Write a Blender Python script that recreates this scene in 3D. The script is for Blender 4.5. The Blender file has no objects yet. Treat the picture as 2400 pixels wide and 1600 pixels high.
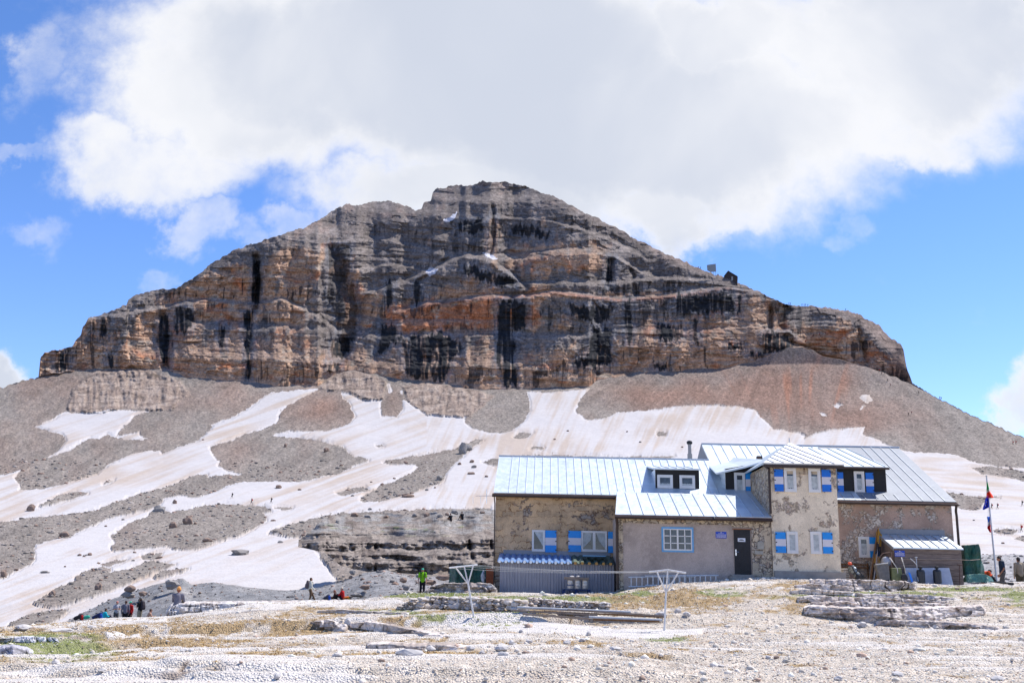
EXPO = 0.6; CLV = 0.67; SKYMUL = (1.10, .96, 1.06)
import bpy, math, random
import numpy as np
from mathutils import Vector, Matrix
random.seed(7)
RS = np.random.RandomState(11)
S = bpy.context.scene
C = S.collection
# ------------------------------------------------------------------ camera model (eye at the origin, z is height over the eye)
F = 2500.0
PITCH = math.atan(550 / F)
ROLL = 0.011
fw = np.array([0, math.cos(PITCH), math.sin(PITCH)])
r0 = np.array([1.0, 0, 0]); u0 = np.array([0, -math.sin(PITCH), math.cos(PITCH)])
rt = r0 * math.cos(ROLL) + u0 * math.sin(ROLL)
up = -r0 * math.sin(ROLL) + u0 * math.cos(ROLL)

def ray(u, v):
    """direction through a point of the photograph, scaled to y = 1"""
    u = np.asarray(u, float); v = np.asarray(v, float)
    d = fw + ((u - 1200) / F)[..., None] * rt + ((800 - v) / F)[..., None] * up
    return d / d[..., 1:2]
def at(u, v, Y):
    return ray(u, v) * np.asarray(Y, float)[..., None]
def proj(P):
    P = np.asarray(P, float)
    w = P @ fw
    return 1200 + F * (P @ rt) / w, 800 - F * (P @ up) / w

# ------------------------------------------------------------------ noise
def _h(ix, iy, seed):
    n = (ix.astype(np.int64) * 374761393 + iy.astype(np.int64) * 668265263 + seed * 2147483647 * 31) & 0xffffffff
    n = ((n ^ (n >> 13)) * 1274126177) & 0xffffffff
    n = (n ^ (n >> 16)) & 0xffff
    return n / 65535.0
def vn(x, y, seed=0):
    """value noise, -1 to 1"""
    x = np.asarray(x, float); y = np.asarray(y, float)
    x, y = np.broadcast_arrays(x, y)
    xi = np.floor(x); yi = np.floor(y)
    fx = x - xi; fy = y - yi
    fx = fx * fx * (3 - 2 * fx); fy = fy * fy * (3 - 2 * fy)
    a = _h(xi, yi, seed); b = _h(xi + 1, yi, seed); c = _h(xi, yi + 1, seed); d = _h(xi + 1, yi + 1, seed)
    return (a * (1 - fx) + b * fx) * (1 - fy) * 2 + (c * (1 - fx) + d * fx) * fy * 2 - 1
def fbm(x, y, seed=0, o=4, g=0.5):
    t = 0; a = 1.0; n = 0
    for k in range(o):
        t = t + a * vn(x * 2 ** k + 17.3 * k, y * 2 ** k + 9.1 * k, seed + k); n += a; a *= g
    return t / n
def ridged(x, y, seed=0, o=3):
    t = 0; a = 1.0; n = 0
    for k in range(o):
        t = t + a * (1 - np.abs(vn(x * 2 ** k + 3.3 * k, y * 2 ** k, seed + k))); n += a; a *= .5
    return t / n
def sstep(a, b, x):
    t = np.clip((x - a) / (b - a), 0, 1)
    return t * t * (3 - 2 * t)
def sdp(U, V, poly, m=14.0):
    """signed distance to a polygon, positive inside, clipped at -m outside"""
    poly = np.array(poly, float)
    out = np.full(U.shape, -m)
    lo = poly.min(0) - m; hi = poly.max(0) + m
    sel = (U > lo[0]) & (U < hi[0]) & (V > lo[1]) & (V < hi[1])
    if not sel.any(): return out
    x = U[sel]; y = V[sel]
    dist = np.full(x.shape, 1e9); ins = np.zeros(x.shape, bool)
    n = len(poly)
    for i in range(n):
        x1, y1 = poly[i]; x2, y2 = poly[(i + 1) % n]
        ex, ey = x2 - x1, y2 - y1
        t = np.clip(((x - x1) * ex + (y - y1) * ey) / (ex * ex + ey * ey + 1e-9), 0, 1)
        dist = np.minimum(dist, np.hypot(x - x1 - t * ex, y - y1 - t * ey))
        if y1 != y2:
            c = ((y1 > y) != (y2 > y)) & (x < (x2 - x1) * (y - y1) / (y2 - y1) + x1)
            ins ^= c
    out[sel] = np.maximum(np.where(ins, dist, -dist), -m)
    return out
def pl(U, pts):
    p = np.array(pts, float)
    return np.interp(U, p[:, 0], p[:, 1])

# ------------------------------------------------------------------ object helpers
def tag(o, label=None, cat=None, group=None, kind=None):
    if label: o['label'] = label
    if cat: o['category'] = cat
    if group: o['group'] = group
    if kind: o['kind'] = kind
    elif cat: o['kind'] = 'thing'
    return o
def empty(name, loc, label, cat, group=None):
    o = bpy.data.objects.new(name, None); C.objects.link(o)
    o.location = [float(c) for c in loc]; o.empty_display_size = .2
    return tag(o, label, cat, group)
def wloc(o):
    p = np.zeros(3)
    while o is not None:
        p = p + np.array(o.location); o = o.parent
    return p
def fast_mesh(name, verts, faces, smooth=False):
    me = bpy.data.meshes.new(name)
    verts = np.asarray(verts, np.float32)
    if isinstance(faces, np.ndarray):
        k = faces.shape[1]; nf = len(faces)
        me.vertices.add(len(verts)); me.vertices.foreach_set('co', verts.ravel())
        me.loops.add(nf * k); me.loops.foreach_set('vertex_index', faces.astype(np.int32).ravel())
        me.polygons.add(nf); me.polygons.foreach_set('loop_start', np.arange(0, nf * k, k, dtype=np.int32))
        me.update(calc_edges=True)
    else:
        me.from_pydata(verts.tolist(), [], faces); me.update()
    if smooth: me.polygons.foreach_set('use_smooth', np.ones(len(me.polygons), bool))
    return me
class MB:
    """collects shapes given in world coordinates"""
    def __init__(s): s.v = []; s.f = []
    def add(s, v, f):
        b = len(s.v); s.v += [tuple(map(float, p)) for p in v]; s.f += [tuple(b + i for i in q) for q in f]; return s
    def hexa(s, p):
        return s.add(p, [(0, 3, 2, 1), (4, 5, 6, 7), (0, 1, 5, 4), (1, 2, 6, 5), (2, 3, 7, 6), (3, 0, 4, 7)])
    def box(s, a, b, fr=None):
        (x0, y0, z0), (x1, y1, z1) = a, b
        p = [(x0, y0, z0), (x1, y0, z0), (x1, y1, z0), (x0, y1, z0), (x0, y0, z1), (x1, y0, z1), (x1, y1, z1), (x0, y1, z1)]
        if fr: p = [fr(*q) for q in p]
        return s.hexa(p)
    def prism(s, poly, off):
        """polygon (3d points) extruded by a vector"""
        n = len(poly); off = np.array(off, float)
        v = [np.array(p, float) for p in poly] + [np.array(p, float) + off for p in poly]
        f = [tuple(range(n))[::-1], tuple(range(n, 2 * n))] + [(i, (i + 1) % n, n + (i + 1) % n, n + i) for i in range(n)]
        return s.add(v, f)
    def tube(s, pts, r, n=8, r2=None, cap=True):
        pts = [np.array(p, float) for p in pts]; m = len(pts)
        v = []; prev = None
        for i, p in enumerate(pts):
            t = pts[min(i + 1, m - 1)] - pts[max(i - 1, 0)]; t = t / (np.linalg.norm(t) + 1e-12)
            if prev is None:
                a = np.array([0, 0, 1.0]) if abs(t[2]) < .9 else np.array([1.0, 0, 0])
                nrm = np.cross(t, a)
            else: nrm = prev - t * np.dot(prev, t)
            nrm /= np.linalg.norm(nrm) + 1e-12; prev = nrm; b = np.cross(t, nrm)
            rr = r if r2 is None else r + (r2 - r) * i / (m - 1)
            for k in range(n):
                an = 2 * math.pi * k / n
                v.append(p + rr * (math.cos(an) * nrm + math.sin(an) * b))
        f = []
        for i in range(m - 1):
            for k in range(n):
                k2 = (k + 1) % n
                f.append((i * n + k, i * n + k2, (i + 1) * n + k2, (i + 1) * n + k))
        if cap: f += [tuple(range(n))[::-1], tuple(range((m - 1) * n, m * n))]
        return s.add(v, f)
    def lathe(s, c, prof, n=20, axis=(0, 0, 1)):
        """profile [(r, h)] turned about an axis through c"""
        ax = np.array(axis, float); ax /= np.linalg.norm(ax)
        a = np.cross(ax, [0, 1, 0] if abs(ax[1]) < .9 else [1, 0, 0]); a /= np.linalg.norm(a); b = np.cross(ax, a)
        c = np.array(c, float); v = []
        for r, h in prof:
            for k in range(n):
                t = 2 * math.pi * k / n
                v.append(c + ax * h + r * (math.cos(t) * a + math.sin(t) * b))
        f = []
        for i in range(len(prof) - 1):
            for k in range(n):
                k2 = (k + 1) % n
                f.append((i * n + k, i * n + k2, (i + 1) * n + k2, (i + 1) * n + k))
        f += [tuple(range(n))[::-1], tuple(range((len(prof) - 1) * n, len(prof) * n))]
        return s.add(v, f)
    def blob(s, c, r, seed=0, sub=2, rough=.25, axes=None):
        v, f = ICO[sub]
        v = v.copy(); rs = np.random.RandomState(seed)
        k = 1 + rough * (vn(v[:, 0] * 1.3 + seed * 7.1 + v[:, 2] * 2.1, v[:, 1] * 1.3 + v[:, 2] * 1.7, seed) + .4 * vn(v[:, 0] * 3 + seed + 4 * v[:, 2], v[:, 1] * 3 - 3 * v[:, 2], seed + 5))
        v = v * k[:, None] * np.array(r)
        a = rs.rand() * 6.28 if axes is None else axes
        R = np.array([[math.cos(a), -math.sin(a), 0], [math.sin(a), math.cos(a), 0], [0, 0, 1]])
        return s.add(v @ R.T + np.array(c), f.tolist())
    def build(s, name, mat, parent=None, base=None, smooth=False, bevel=0):
        v = np.array(s.v)
        if parent is not None: o0 = wloc(parent)
        elif base is not None: o0 = np.array(base, float)
        else:
            lo = v.min(0); hi = v.max(0); o0 = np.array([(lo[0] + hi[0]) / 2, (lo[1] + hi[1]) / 2, lo[2]])
        me = fast_mesh(name, v - o0, s.f, smooth); me.materials.append(mat)
        import bmesh
        bm = bmesh.new(); bm.from_mesh(me); bmesh.ops.recalc_face_normals(bm, faces=bm.faces)
        if bevel: bmesh.ops.bevel(bm, geom=bm.edges[:], offset=bevel, segments=1, affect='EDGES', profile=.5)
        bm.to_mesh(me); bm.free()
        o = bpy.data.objects.new(name, me); C.objects.link(o)
        if parent is not None: o.parent = parent
        else: o.location = o0
        return o
def _ico(sub):
    import bmesh
    bm = bmesh.new(); bmesh.ops.create_icosphere(bm, subdivisions=sub, radius=1)
    v = np.array([x.co[:] for x in bm.verts]); f = np.array([[q.index for q in x.verts] for x in bm.faces]); bm.free()
    return v, f
ICO = {k: _ico(k) for k in (1, 2, 3)}
def merge_in(o, mb, mat):
    """more of the same part in a second material"""
    import bmesh
    t_ = mb.build('tmp', mat, base=wloc(o)); bm = bmesh.new(); bm.from_mesh(o.data); n0 = len(bm.faces); bm.from_mesh(t_.data); bm.faces.ensure_lookup_table()
    k = len(o.data.materials)
    for i in range(n0, len(bm.faces)): bm.faces[i].material_index = k
    bm.to_mesh(o.data); bm.free(); o.data.materials.append(mat); bpy.data.objects.remove(t_)
def copy_tree(o, parent=None):
    c = o.copy(); C.objects.link(c)
    if parent is not None:
        c.parent = parent
        c.matrix_parent_inverse = o.matrix_parent_inverse.copy()
    for ch in [x for x in bpy.data.objects if x.parent == o]:
        copy_tree(ch, c)
    return c

# ------------------------------------------------------------------ materials
class NT:
    def __init__(s, name, world=False):
        if world: s.m = None
        else:
            s.m = bpy.data.materials.new(name); s.m.use_nodes = True
            s.t = s.m.node_tree; s.b = s.t.nodes['Principled BSDF']
    def n(s, typ, ins=None, **kw):
        x = s.t.nodes.new(typ)
        for k, v in kw.items(): setattr(x, k, v)
        for k, v in (ins or {}).items(): s.put(x.inputs[k], v)
        return x
    def put(s, sock, v):
        if isinstance(v, bpy.types.NodeSocket): s.t.links.new(v, sock)
        else: sock.default_value = v
    def math(s, op, a, b=0.0, c=None, clamp=False):
        x = s.t.nodes.new('ShaderNodeMath'); x.operation = op; x.use_clamp = clamp
        s.put(x.inputs[0], a); s.put(x.inputs[1], b)
        if c is not None: s.put(x.inputs[2], c)
        return x.outputs[0]
    def vm(s, op, a, b):
        x = s.t.nodes.new('ShaderNodeVectorMath'); x.operation = op
        s.put(x.inputs[0], a); s.put(x.inputs[1], b)
        return x.outputs['Value'] if op in ('LENGTH', 'DOT_PRODUCT') else x.outputs[0]
    def mix(s, f, a, b, bt='MIX'):
        x = s.t.nodes.new('ShaderNodeMix'); x.data_type = 'RGBA'; x.blend_type = bt
        s.put(x.inputs[0], f); s.put(x.inputs[6], col(a)); s.put(x.inputs[7], col(b))
        return x.outputs[2]
    def noise(s, vec, scale, det=4, rough=.55, dist=0.0):
        x = s.n('ShaderNodeTexNoise', {'Scale': scale, 'Detail': det, 'Roughness': rough, 'Distortion': dist})
        if vec is not None: s.t.links.new(vec, x.inputs['Vector'])
        return x.outputs[0]
    def ramp(s, fac, a, b, lo=0.0, hi=1.0):
        x = s.t.nodes.new('ShaderNodeMapRange'); x.interpolation_type = 'SMOOTHSTEP'
        s.put(x.inputs[0], fac); s.put(x.inputs[1], a); s.put(x.inputs[2], b); s.put(x.inputs[3], lo); s.put(x.inputs[4], hi)
        return x.outputs[0]
    def co(s, sc=(1, 1, 1), rot=(0, 0, 0), kind='Object'):
        t = s.n('ShaderNodeTexCoord'); m = s.n('ShaderNodeMapping')
        m.inputs['Scale'].default_value = sc; m.inputs['Rotation'].default_value = rot
        s.t.links.new(t.outputs[kind], m.inputs[0]); return m.outputs[0]
    def bump(s, h, st=.3, dist=.02, nrm=None):
        x = s.n('ShaderNodeBump', {'Strength': st, 'Distance': dist, 'Height': h})
        if nrm is not None: s.t.links.new(nrm, x.inputs['Normal'])
        return x.outputs[0]
    def out(s, color=None, rough=None, metal=None, nrm=None, spec=None):
        if color is not None: s.put(s.b.inputs['Base Color'], col(color))
        if rough is not None: s.put(s.b.inputs['Roughness'], rough)
        if metal is not None: s.put(s.b.inputs['Metallic'], metal)
        if nrm is not None: s.put(s.b.inputs['Normal'], nrm)
        if spec is not None: s.put(s.b.inputs['Specular IOR Level'], spec)
        return s.m
def col(c):
    if isinstance(c, (tuple, list)) and len(c) == 3: return (*c, 1.0)
    return c
_M = {}
def plain(name, c, rough=.6, metal=0.0, var=.15, sc=8.0, spec=.4, bump=.0):
    """a paint, cloth or metal of one colour with slight wear"""
    if name in _M: return _M[name]
    t = NT(name); v = t.co()
    n = t.noise(v, sc, 5)
    f = t.ramp(n, .3, .7)
    c2 = tuple(x * (1 - var) for x in c)
    m = t.out(t.mix(f, c, c2), rough, metal, t.bump(n, bump, .01) if bump else None, spec)
    _M[name] = m
    return m
# ================================================================== MOUNTAIN AND SLOPES
SIL = [(-1500, 1500), (-700, 1180), (-200, 960), (0, 910), (50, 893), (92, 882), (95, 835), (103, 828), (138, 818), (168, 813), (176, 800), (190, 786), (194, 766), (207, 745), (240, 736), (275, 722), (296, 714), (301, 702), (319, 689), (367, 678), (408, 677), (434, 663), (477, 635), (495, 618), (546, 587), (612, 565), (679, 542), (714, 533), (758, 509), (786, 488), (811, 480), (839, 481), (872, 471), (908, 471), (946, 481), (974, 492), (988, 492), (993, 477), (1000, 472), (1010, 472), (1014, 453), (1020, 444), (1066, 434), (1109, 433), (1130, 425), (1183, 427), (1232, 437), (1318, 469), (1367, 497), (1423, 522), (1451, 538), (1528, 579), (1594, 608), (1637, 628), (1681, 645), (1732, 663), (1783, 687), (1844, 713), (1900, 717), (1960, 724), (2009, 734), (2024, 744), (2060, 762), (2091, 795), (2111, 807), (2118, 820), (2121, 840), (2125, 860), (2139, 898), (2206, 937), (2259, 964), (2336, 999), (2400, 1025), (2600, 1085), (3000, 1230), (3900, 1420)]
FOOT = [(-1500, 1501), (-200, 961), (0, 911), (92, 884), (160, 872), (225, 865), (330, 862), (400, 868), (440, 885), (520, 890), (580, 893), (640, 903), (745, 905), (790, 872), (830, 868), (950, 890), (1000, 894), (1130, 914), (1240, 910), (1380, 906), (1400, 892), (1500, 872), (1560, 870), (1700, 862), (1780, 845), (1850, 815), (1880, 811), (1900, 820), (1930, 835), (2000, 850), (2060, 870), (2100, 885), (2139, 899), (2206, 938), (2400, 1026), (3900, 1421)]
UPPER = [(-200, 900), (92, 845), (207, 762), (300, 728), (480, 660), (600, 600), (700, 590), (800, 565), (1000, 530), (1150, 490), (1300, 505), (1450, 565), (1560, 625), (1700, 672), (1790, 705), (1850, 722), (2000, 765), (2139, 900)]
DTAB = [(560, 640), (700, 632), (850, 615), (900, 590), (950, 550), (1000, 505), (1050, 452), (1100, 402), (1150, 350), (1200, 295), (1250, 240), (1300, 190), (1350, 152), (1400, 128), (1480, 104), (1560, 95)]

us = np.concatenate([np.linspace(-1500, -60, 60)[:-1], np.arange(-60, 2462, 1.7), np.linspace(2462, 3900, 60)[1:]])
NU = len(us)
sil = pl(us, SIL) + 2.2 * vn(us / 9, us * 0, 3) + 1.4 * vn(us / 3.5, us * 0, 4)
foot = np.maximum(pl(us, FOOT) + 2.5 * vn(us / 14, us * 0, 8), sil + 1.0)
NS, NC = 360, 350
tt = np.linspace(0, 1, NS)
bot = 1530.0
Vs = bot + (foot[None, :] - bot) * tt[:, None] ** .9
tc = np.linspace(0, 1, NC + 1)[1:]
Vc = foot[None, :] + (sil - foot)[None, :] * tc[:, None]
VV = np.vstack([Vs, Vc]); UU = np.broadcast_to(us, VV.shape).copy()
iscl = np.zeros(VV.shape, bool); iscl[NS:] = True
dt = np.array(DTAB, float)
def slopeD(u, v):
    h = 0.0105 * (u - 1200)
    return np.interp(v - h * 0.5, dt[:, 0], dt[:, 1])
# ---- cliff recession per pixel of height
m = np.full(Vc.shape, 0.035)
Uc = UU[NS:]
m += .05 * np.maximum(0, fbm(Uc / 120, Vc / 60, 21, 3))
UcW = Uc + 34 * fbm(Uc / 85 + Vc / 150, Vc / 75 - Uc / 200, 29, 3)
wv = Vc + 16 * fbm(UcW / 260 + Vc / 500, Vc / 400, 30, 3) + 5 * fbm(Uc / 60, Vc / 80, 33, 2) + .05 * np.abs(Uc - 1150)
for per, amp, sd in ((24, .55, 41), (11, .38, 43), (6, .2, 45)):
    n = vn(wv / per, Uc / 900 + vn(Uc / 200, Vc / 200, sd + 7) * .35, sd)
    m += amp * np.maximum(0, n - .25)
LEDGES = [([(190, 752), (300, 738), (380, 722), (470, 708), (600, 714), (660, 705), (690, 716), (740, 742), (800, 782)], 5, 1.4, 190, 800),
          ([(850, 690), (950, 665), (1010, 640), (1060, 612), (1100, 602), (1150, 612), (1210, 655), (1230, 680)], 6, 1.5, 850, 1235),
          ([(930, 735), (1000, 715), (1060, 708), (1130, 699), (1200, 697), (1300, 686), (1450, 704), (1560, 698), (1700, 676), (1790, 692)], 5, 1.8, 930, 1790),
          ([(1160, 600), (1230, 596), (1290, 590), (1400, 592), (1440, 602), (1500, 640), (1560, 655), (1700, 665)], 5, 1.3, 1160, 1700),
          ([(1160, 668), (1270, 664), (1380, 668), (1500, 660), (1560, 650)], 5, 1.2, 1160, 1560),
          ([(1010, 566), (1080, 535), (1130, 520), (1160, 508), (1240, 512), (1310, 524), (1420, 560), (1520, 610)], 4, 1.2, 1010, 1520),
          ([(700, 565), (760, 568), (860, 560), (960, 575), (1020, 590)], 5, 1.0, 700, 1020),
          ([(840, 632), (900, 622), (960, 628), (1010, 640)], 4, 1.2, 840, 1010),
          ([(1780, 778), (1850, 781), (1880, 800)], 5, 1.5, 1775, 1880),
          ([(1480, 762), (1560, 760), (1700, 752), (1770, 758)], 2.5, .5, 1440, 1775)]
for pts, w, a, ua, ub in LEDGES:
    lv = pl(us, pts)[None, :] + 3 * fbm(Uc / 40, Vc * 0, int(w * 9 + ua), 2)
    fade = sstep(ua - 15, ua + 25, Uc) * (1 - sstep(ub - 25, ub + 15, Uc))
    d = (Vc - lv)
    m += .62 * a * np.exp(-((d + w * .8) / (w * .8)) ** 2) * fade
upz = sstep(0, 40, pl(us, UPPER)[None, :] - Vc)
bandy = .55 + .6 * vn(wv / 15, Uc / 500, 61)
m += upz * np.clip(bandy, .1, 1.2) * (.75 + .25 * fbm(Uc / 70, Vc / 40, 62, 2))
m += sstep(1380, 1700, Uc) * upz * .5
# slabs right above the scree cone are pushed back (the knob stands behind it)
knob = sstep(1855, 1900, Uc)
Df = slopeD(us, foot) + 45 * sstep(1840, 1900, us) * (1 - sstep(2080, 2140, us))
# knob: rounded rock
m = m * (1 - .25 * knob)
dv = -np.diff(np.vstack([foot[None, :], Vc]), axis=0)
Dc = Df[None, :] + np.cumsum(m * dv, axis=0)
steep = np.exp(-m / .28)
# ---- relief on the rock
X = (Uc - 1200) * .256; Z = (1350 - Vc) * .256
wx = X + 9 * fbm(X / 33 + Z / 50, Z / 27 - X / 70, 70, 3)
rel = 7.0 * fbm(wx / 33 + .3 * Z / 31, Z / 52 + wx / 120, 71, 2)
rel += 2.2 * fbm(wx / 13, Z / 16, 73, 2)
rel += 1.5 * fbm(wx / 5.5, Z / 5.5, 75, 3)
bl = np.floor(Z / 1.6 + 1.2 * vn(X / 25, Z / 40, 77)); rel += .85 * vn(np.floor(wx / 1.9 + bl * .37) * 3.7, bl * 1.37, 78)
bl2 = np.floor(Z / 4.6 + 1.3 * vn(X / 60, Z / 60, 81) + .02 * X); rel += 1.7 * vn(np.floor(wx / 6.5 + .8 * vn(Z / 5, X / 9, 83) + bl2 * .41) * 2.3, bl2 * 1.7, 82) + .9 * vn(X / 40, bl2 * 2.9, 84)
rel += .8 * (vn(wv / 7, X / 90, 79)) + .5 * vn(wv / 3.2, X / 45, 80)
GUL = [([(600, 600), (606, 620), (604, 660), (598, 725)], 8, 9), ([(775, 575), (795, 620), (800, 660), (832, 700), (838, 740), (815, 790), (790, 860)], 18, 9),
       ([(1153, 480), (1155, 540), (1150, 600)], 5, 7), ([(1432, 600), (1428, 640), (1422, 668)], 10, 8), ([(378, 730), (392, 780), (388, 870)], 9, 6),
       ([(583, 730), (588, 800), (582, 890)], 6, 4), ([(1480, 620), (1488, 690)], 6, 5), ([(1806, 720), (1803, 770)], 6, 10), ([(1845, 715), (1832, 760), (1850, 800), (1880, 812)], 14, 12),
       ([(2010, 750), (2015, 790), (2030, 850)], 5, 5), ([(800, 790), (812, 850)], 16, 8), ([(1060, 600), (1000, 640), (985, 660)], 9, 5)]
gul = np.zeros(Vc.shape)
for pts, w, a in GUL:
    p = np.array(pts, float); gu = np.interp(Vc, p[:, 1], p[:, 0]) + 3 * vn(Vc / 12, Vc * 0, int(w * 31))
    fade = sstep(p[0, 1] - 14, p[0, 1] + 10, Vc) * (1 - sstep(p[-1, 1] - 5, p[-1, 1] + 14, Vc))
    g = np.exp(-((Uc - gu) / w) ** 2) * fade
    rel += a * g; gul = np.maximum(gul, g)
edge = sstep(0, .05, tc)[:, None]
thin = sstep(3, 14, foot - sil)[None, :]
rel = rel * (.45 + .55 * steep) * edge * thin
# the ridge notch: pinnacle stands free
Dc = Dc + rel
Ds = slopeD(UU[:NS], Vs)
DD = np.vstack([Ds, Dc])
# blend the step where cliff meets slope
P = ray(UU, VV) * DD[..., None]
# ---- snow and scree masks
S1 = [(82, 998), (120, 981), (153, 963), (217, 966), (255, 958), (306, 961), (350, 964), (314, 975), (304, 992), (283, 1005), (276, 1020), (306, 1016), (329, 1012), (330, 1023), (349, 1027), (332, 1032), (300, 1031), (270, 1025), (250, 1017), (232, 1030), (212, 1028), (179, 1043), (163, 1055), (130, 1066), (107, 1074), (138, 1053), (153, 1033), (143, 1020), (120, 1013), (84, 1000)]
S2 = [(745, 911), (690, 914), (640, 918), (620, 924), (600, 941), (584, 954), (548, 977), (492, 995), (497, 1000), (464, 1033), (418, 1048), (380, 1064), (375, 1054), (339, 1056), (306, 1064), (258, 1087), (227, 1110), (171, 1128), (110, 1143), (46, 1147), (48, 1135), (33, 1117), (51, 1101), (0, 1112), (-150, 1130), (-1400, 1330), (-1400, 1440), (-150, 1250), (0, 1222), (80, 1212), (145, 1205), (224, 1194), (250, 1186), (288, 1173), (329, 1156), (365, 1145), (408, 1135), (444, 1120), (485, 1112), (487, 1120), (536, 1112), (569, 1110), (531, 1102), (510, 1094), (518, 1084), (495, 1064), (492, 1046), (548, 1031), (577, 1015), (605, 1011), (648, 993), (656, 970), (677, 950), (715, 929), (743, 914)]
S34 = [(799, 919), (819, 924), (847, 937), (870, 940), (896, 939), (891, 955), (896, 975), (929, 978), (944, 960), (942, 937), (952, 939), (967, 950), (990, 965), (1003, 971), (1034, 974), (1092, 976), (1092, 988), (1110, 1003), (1148, 1013), (1182, 1013), (1215, 1000), (1243, 965), (1240, 940), (1235, 918), (1300, 920), (1383, 910), (1360, 935), (1350, 965), (1380, 985), (1410, 982), (1450, 965), (1530, 960), (1600, 950), (1680, 947), (1730, 950), (1770, 960), (1800, 992), (1813, 1004), (1838, 1006), (1874, 1012), (1889, 1020), (1884, 1027), (1912, 1012), (1953, 1004), (2009, 1002), (2027, 999), (2022, 1017), (2055, 1027), (2091, 1045), (2127, 1058), (2200, 1062), (2245, 1066), (2275, 1080), (2330, 1092), (2420, 1100), (2600, 1130), (3800, 1440), (3800, 1500), (2600, 1300), (2400, 1306), (2235, 1303), (1160, 1300), (1165, 1202), (900, 1235), (720, 1262), (840, 1420), (-150, 1540), (-1400, 1540), (-1400, 1500), (-150, 1400), (8, 1350), (25, 1339), (71, 1321), (82, 1306), (79, 1296), (82, 1275), (122, 1263), (163, 1258), (191, 1242), (230, 1224), (255, 1212), (306, 1201), (347, 1194), (375, 1184), (383, 1171), (418, 1163), (454, 1168), (505, 1153), (531, 1138), (571, 1125), (580, 1128), (649, 1125), (682, 1130), (723, 1125), (759, 1115), (790, 1110), (830, 1091), (850, 1085), (865, 1078), (830, 1072), (817, 1062), (804, 1047), (776, 1039), (743, 1030), (677, 1026), (633, 1021), (677, 1011), (728, 1011), (766, 1010), (794, 1003), (822, 990), (831, 975), (824, 960), (817, 944), (804, 937)]
S34 = [p for p in S34 if p != (80, 1250)]
SMALL = [[(2012, 930), (2020, 925), (2040, 925), (2045, 935), (2035, 945), (2025, 940)], [(2015, 955), (2025, 948), (2030, 952), (2018, 960)], [(1948, 950), (1965, 945), (1983, 948), (1975, 955), (1958, 955)], [(1920, 968), (1935, 970), (1938, 977), (1925, 975)],
         [(1037, 515), (1056, 508), (1065, 500), (1072, 494), (1070, 505), (1062, 518), (1045, 522)], [(998, 638), (1005, 628), (1027, 630), (1020, 640), (1008, 649)], [(1130, 592), (1145, 594), (1167, 606), (1155, 608), (1140, 601)], [(905, 900), (915, 900), (921, 920), (912, 923)], [(937, 916), (943, 915), (942, 925), (938, 926)]]
ISL = [[(92, 1186), (143, 1158), (179, 1150), (209, 1153), (166, 1168), (127, 1180)], [(240, 1134), (268, 1124), (255, 1132)],
       [(79, 1410), (102, 1397), (128, 1379), (179, 1359), (176, 1351), (217, 1331), (245, 1325), (260, 1331), (253, 1343), (306, 1331), (352, 1311), (413, 1322), (383, 1333), (332, 1351), (301, 1364), (255, 1382), (204, 1399), (153, 1415), (122, 1420), (94, 1415)],
       [(349, 1199), (352, 1209), (306, 1224), (278, 1242), (258, 1255), (270, 1270), (258, 1281), (265, 1291), (332, 1286), (393, 1279), (408, 1288), (459, 1288), (510, 1268), (561, 1253), (591, 1237), (626, 1217), (611, 1201), (636, 1199), (621, 1186), (598, 1184), (560, 1184), (525, 1181), (480, 1186), (434, 1196), (393, 1201), (383, 1194)],
       [(332, 1300), (345, 1296), (380, 1295), (375, 1305), (350, 1310), (335, 1308)], [(235, 1319), (270, 1309), (300, 1308), (285, 1317), (255, 1325)], [(357, 1353), (380, 1340), (420, 1335), (445, 1330), (425, 1340), (385, 1352)],
       [(899, 1084), (922, 1077), (981, 1069), (1032, 1056), (1070, 1048), (1121, 1029), (1131, 1031), (1098, 1056), (1070, 1082), (1045, 1107), (1040, 1128), (1006, 1138), (981, 1148), (935, 1163), (887, 1176), (851, 1176), (843, 1171), (853, 1161), (892, 1140), (930, 1125), (968, 1105), (981, 1092), (968, 1087), (930, 1089)],
       [(787, 1154), (815, 1145), (853, 1140), (869, 1150), (841, 1153), (805, 1162)], [(631, 1245), (670, 1227), (723, 1217), (760, 1206), (800, 1200), (1150, 1190), (1150, 1240), (760, 1262), (720, 1256), (680, 1256)], [(642, 1190), (662, 1187), (687, 1189), (670, 1194)],
       [(1130, 1082), (1160, 1074), (1230, 1066), (1300, 1063), (1420, 1071), (1480, 1069), (1580, 1070), (1570, 1078), (1400, 1087), (1160, 1092)], [(1240, 1050), (1250, 1044), (1275, 1047), (1270, 1052)], [(1205, 1024), (1215, 1015), (1250, 1014), (1240, 1020), (1215, 1027)], [(1537, 1015), (1545, 1010), (1563, 1012), (1560, 1020), (1543, 1021)],
       [(882, 1042), (895, 1040), (900, 1044), (888, 1046)], [(2275, 1098), (2294, 1096), (2337, 1096), (2400, 1108), (2560, 1130), (2560, 1165), (2400, 1128), (2355, 1118), (2306, 1112)], [(2218, 1152), (2250, 1160), (2310, 1162), (2345, 1165), (2310, 1170), (2300, 1185), (2290, 1193), (2250, 1190), (2225, 1170)],
       [(2325, 1242), (2365, 1238), (2385, 1242), (2372, 1252), (2345, 1252)], [(2375, 1262), (2400, 1254), (2500, 1260), (2500, 1275), (2400, 1268)], [(18, 1462), (60, 1443), (110, 1430), (160, 1428), (145, 1440), (125, 1455), (100, 1466)], [(0, 1290), (60, 1300), (79, 1300), (71, 1319), (8, 1350), (-10, 1345)]]
wu = UU + 4.5 * fbm(UU / 15, VV / 8, 90, 4, .62); wvv = VV + 3.4 * fbm(UU / 13, VV / 6, 91, 4, .62)
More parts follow.
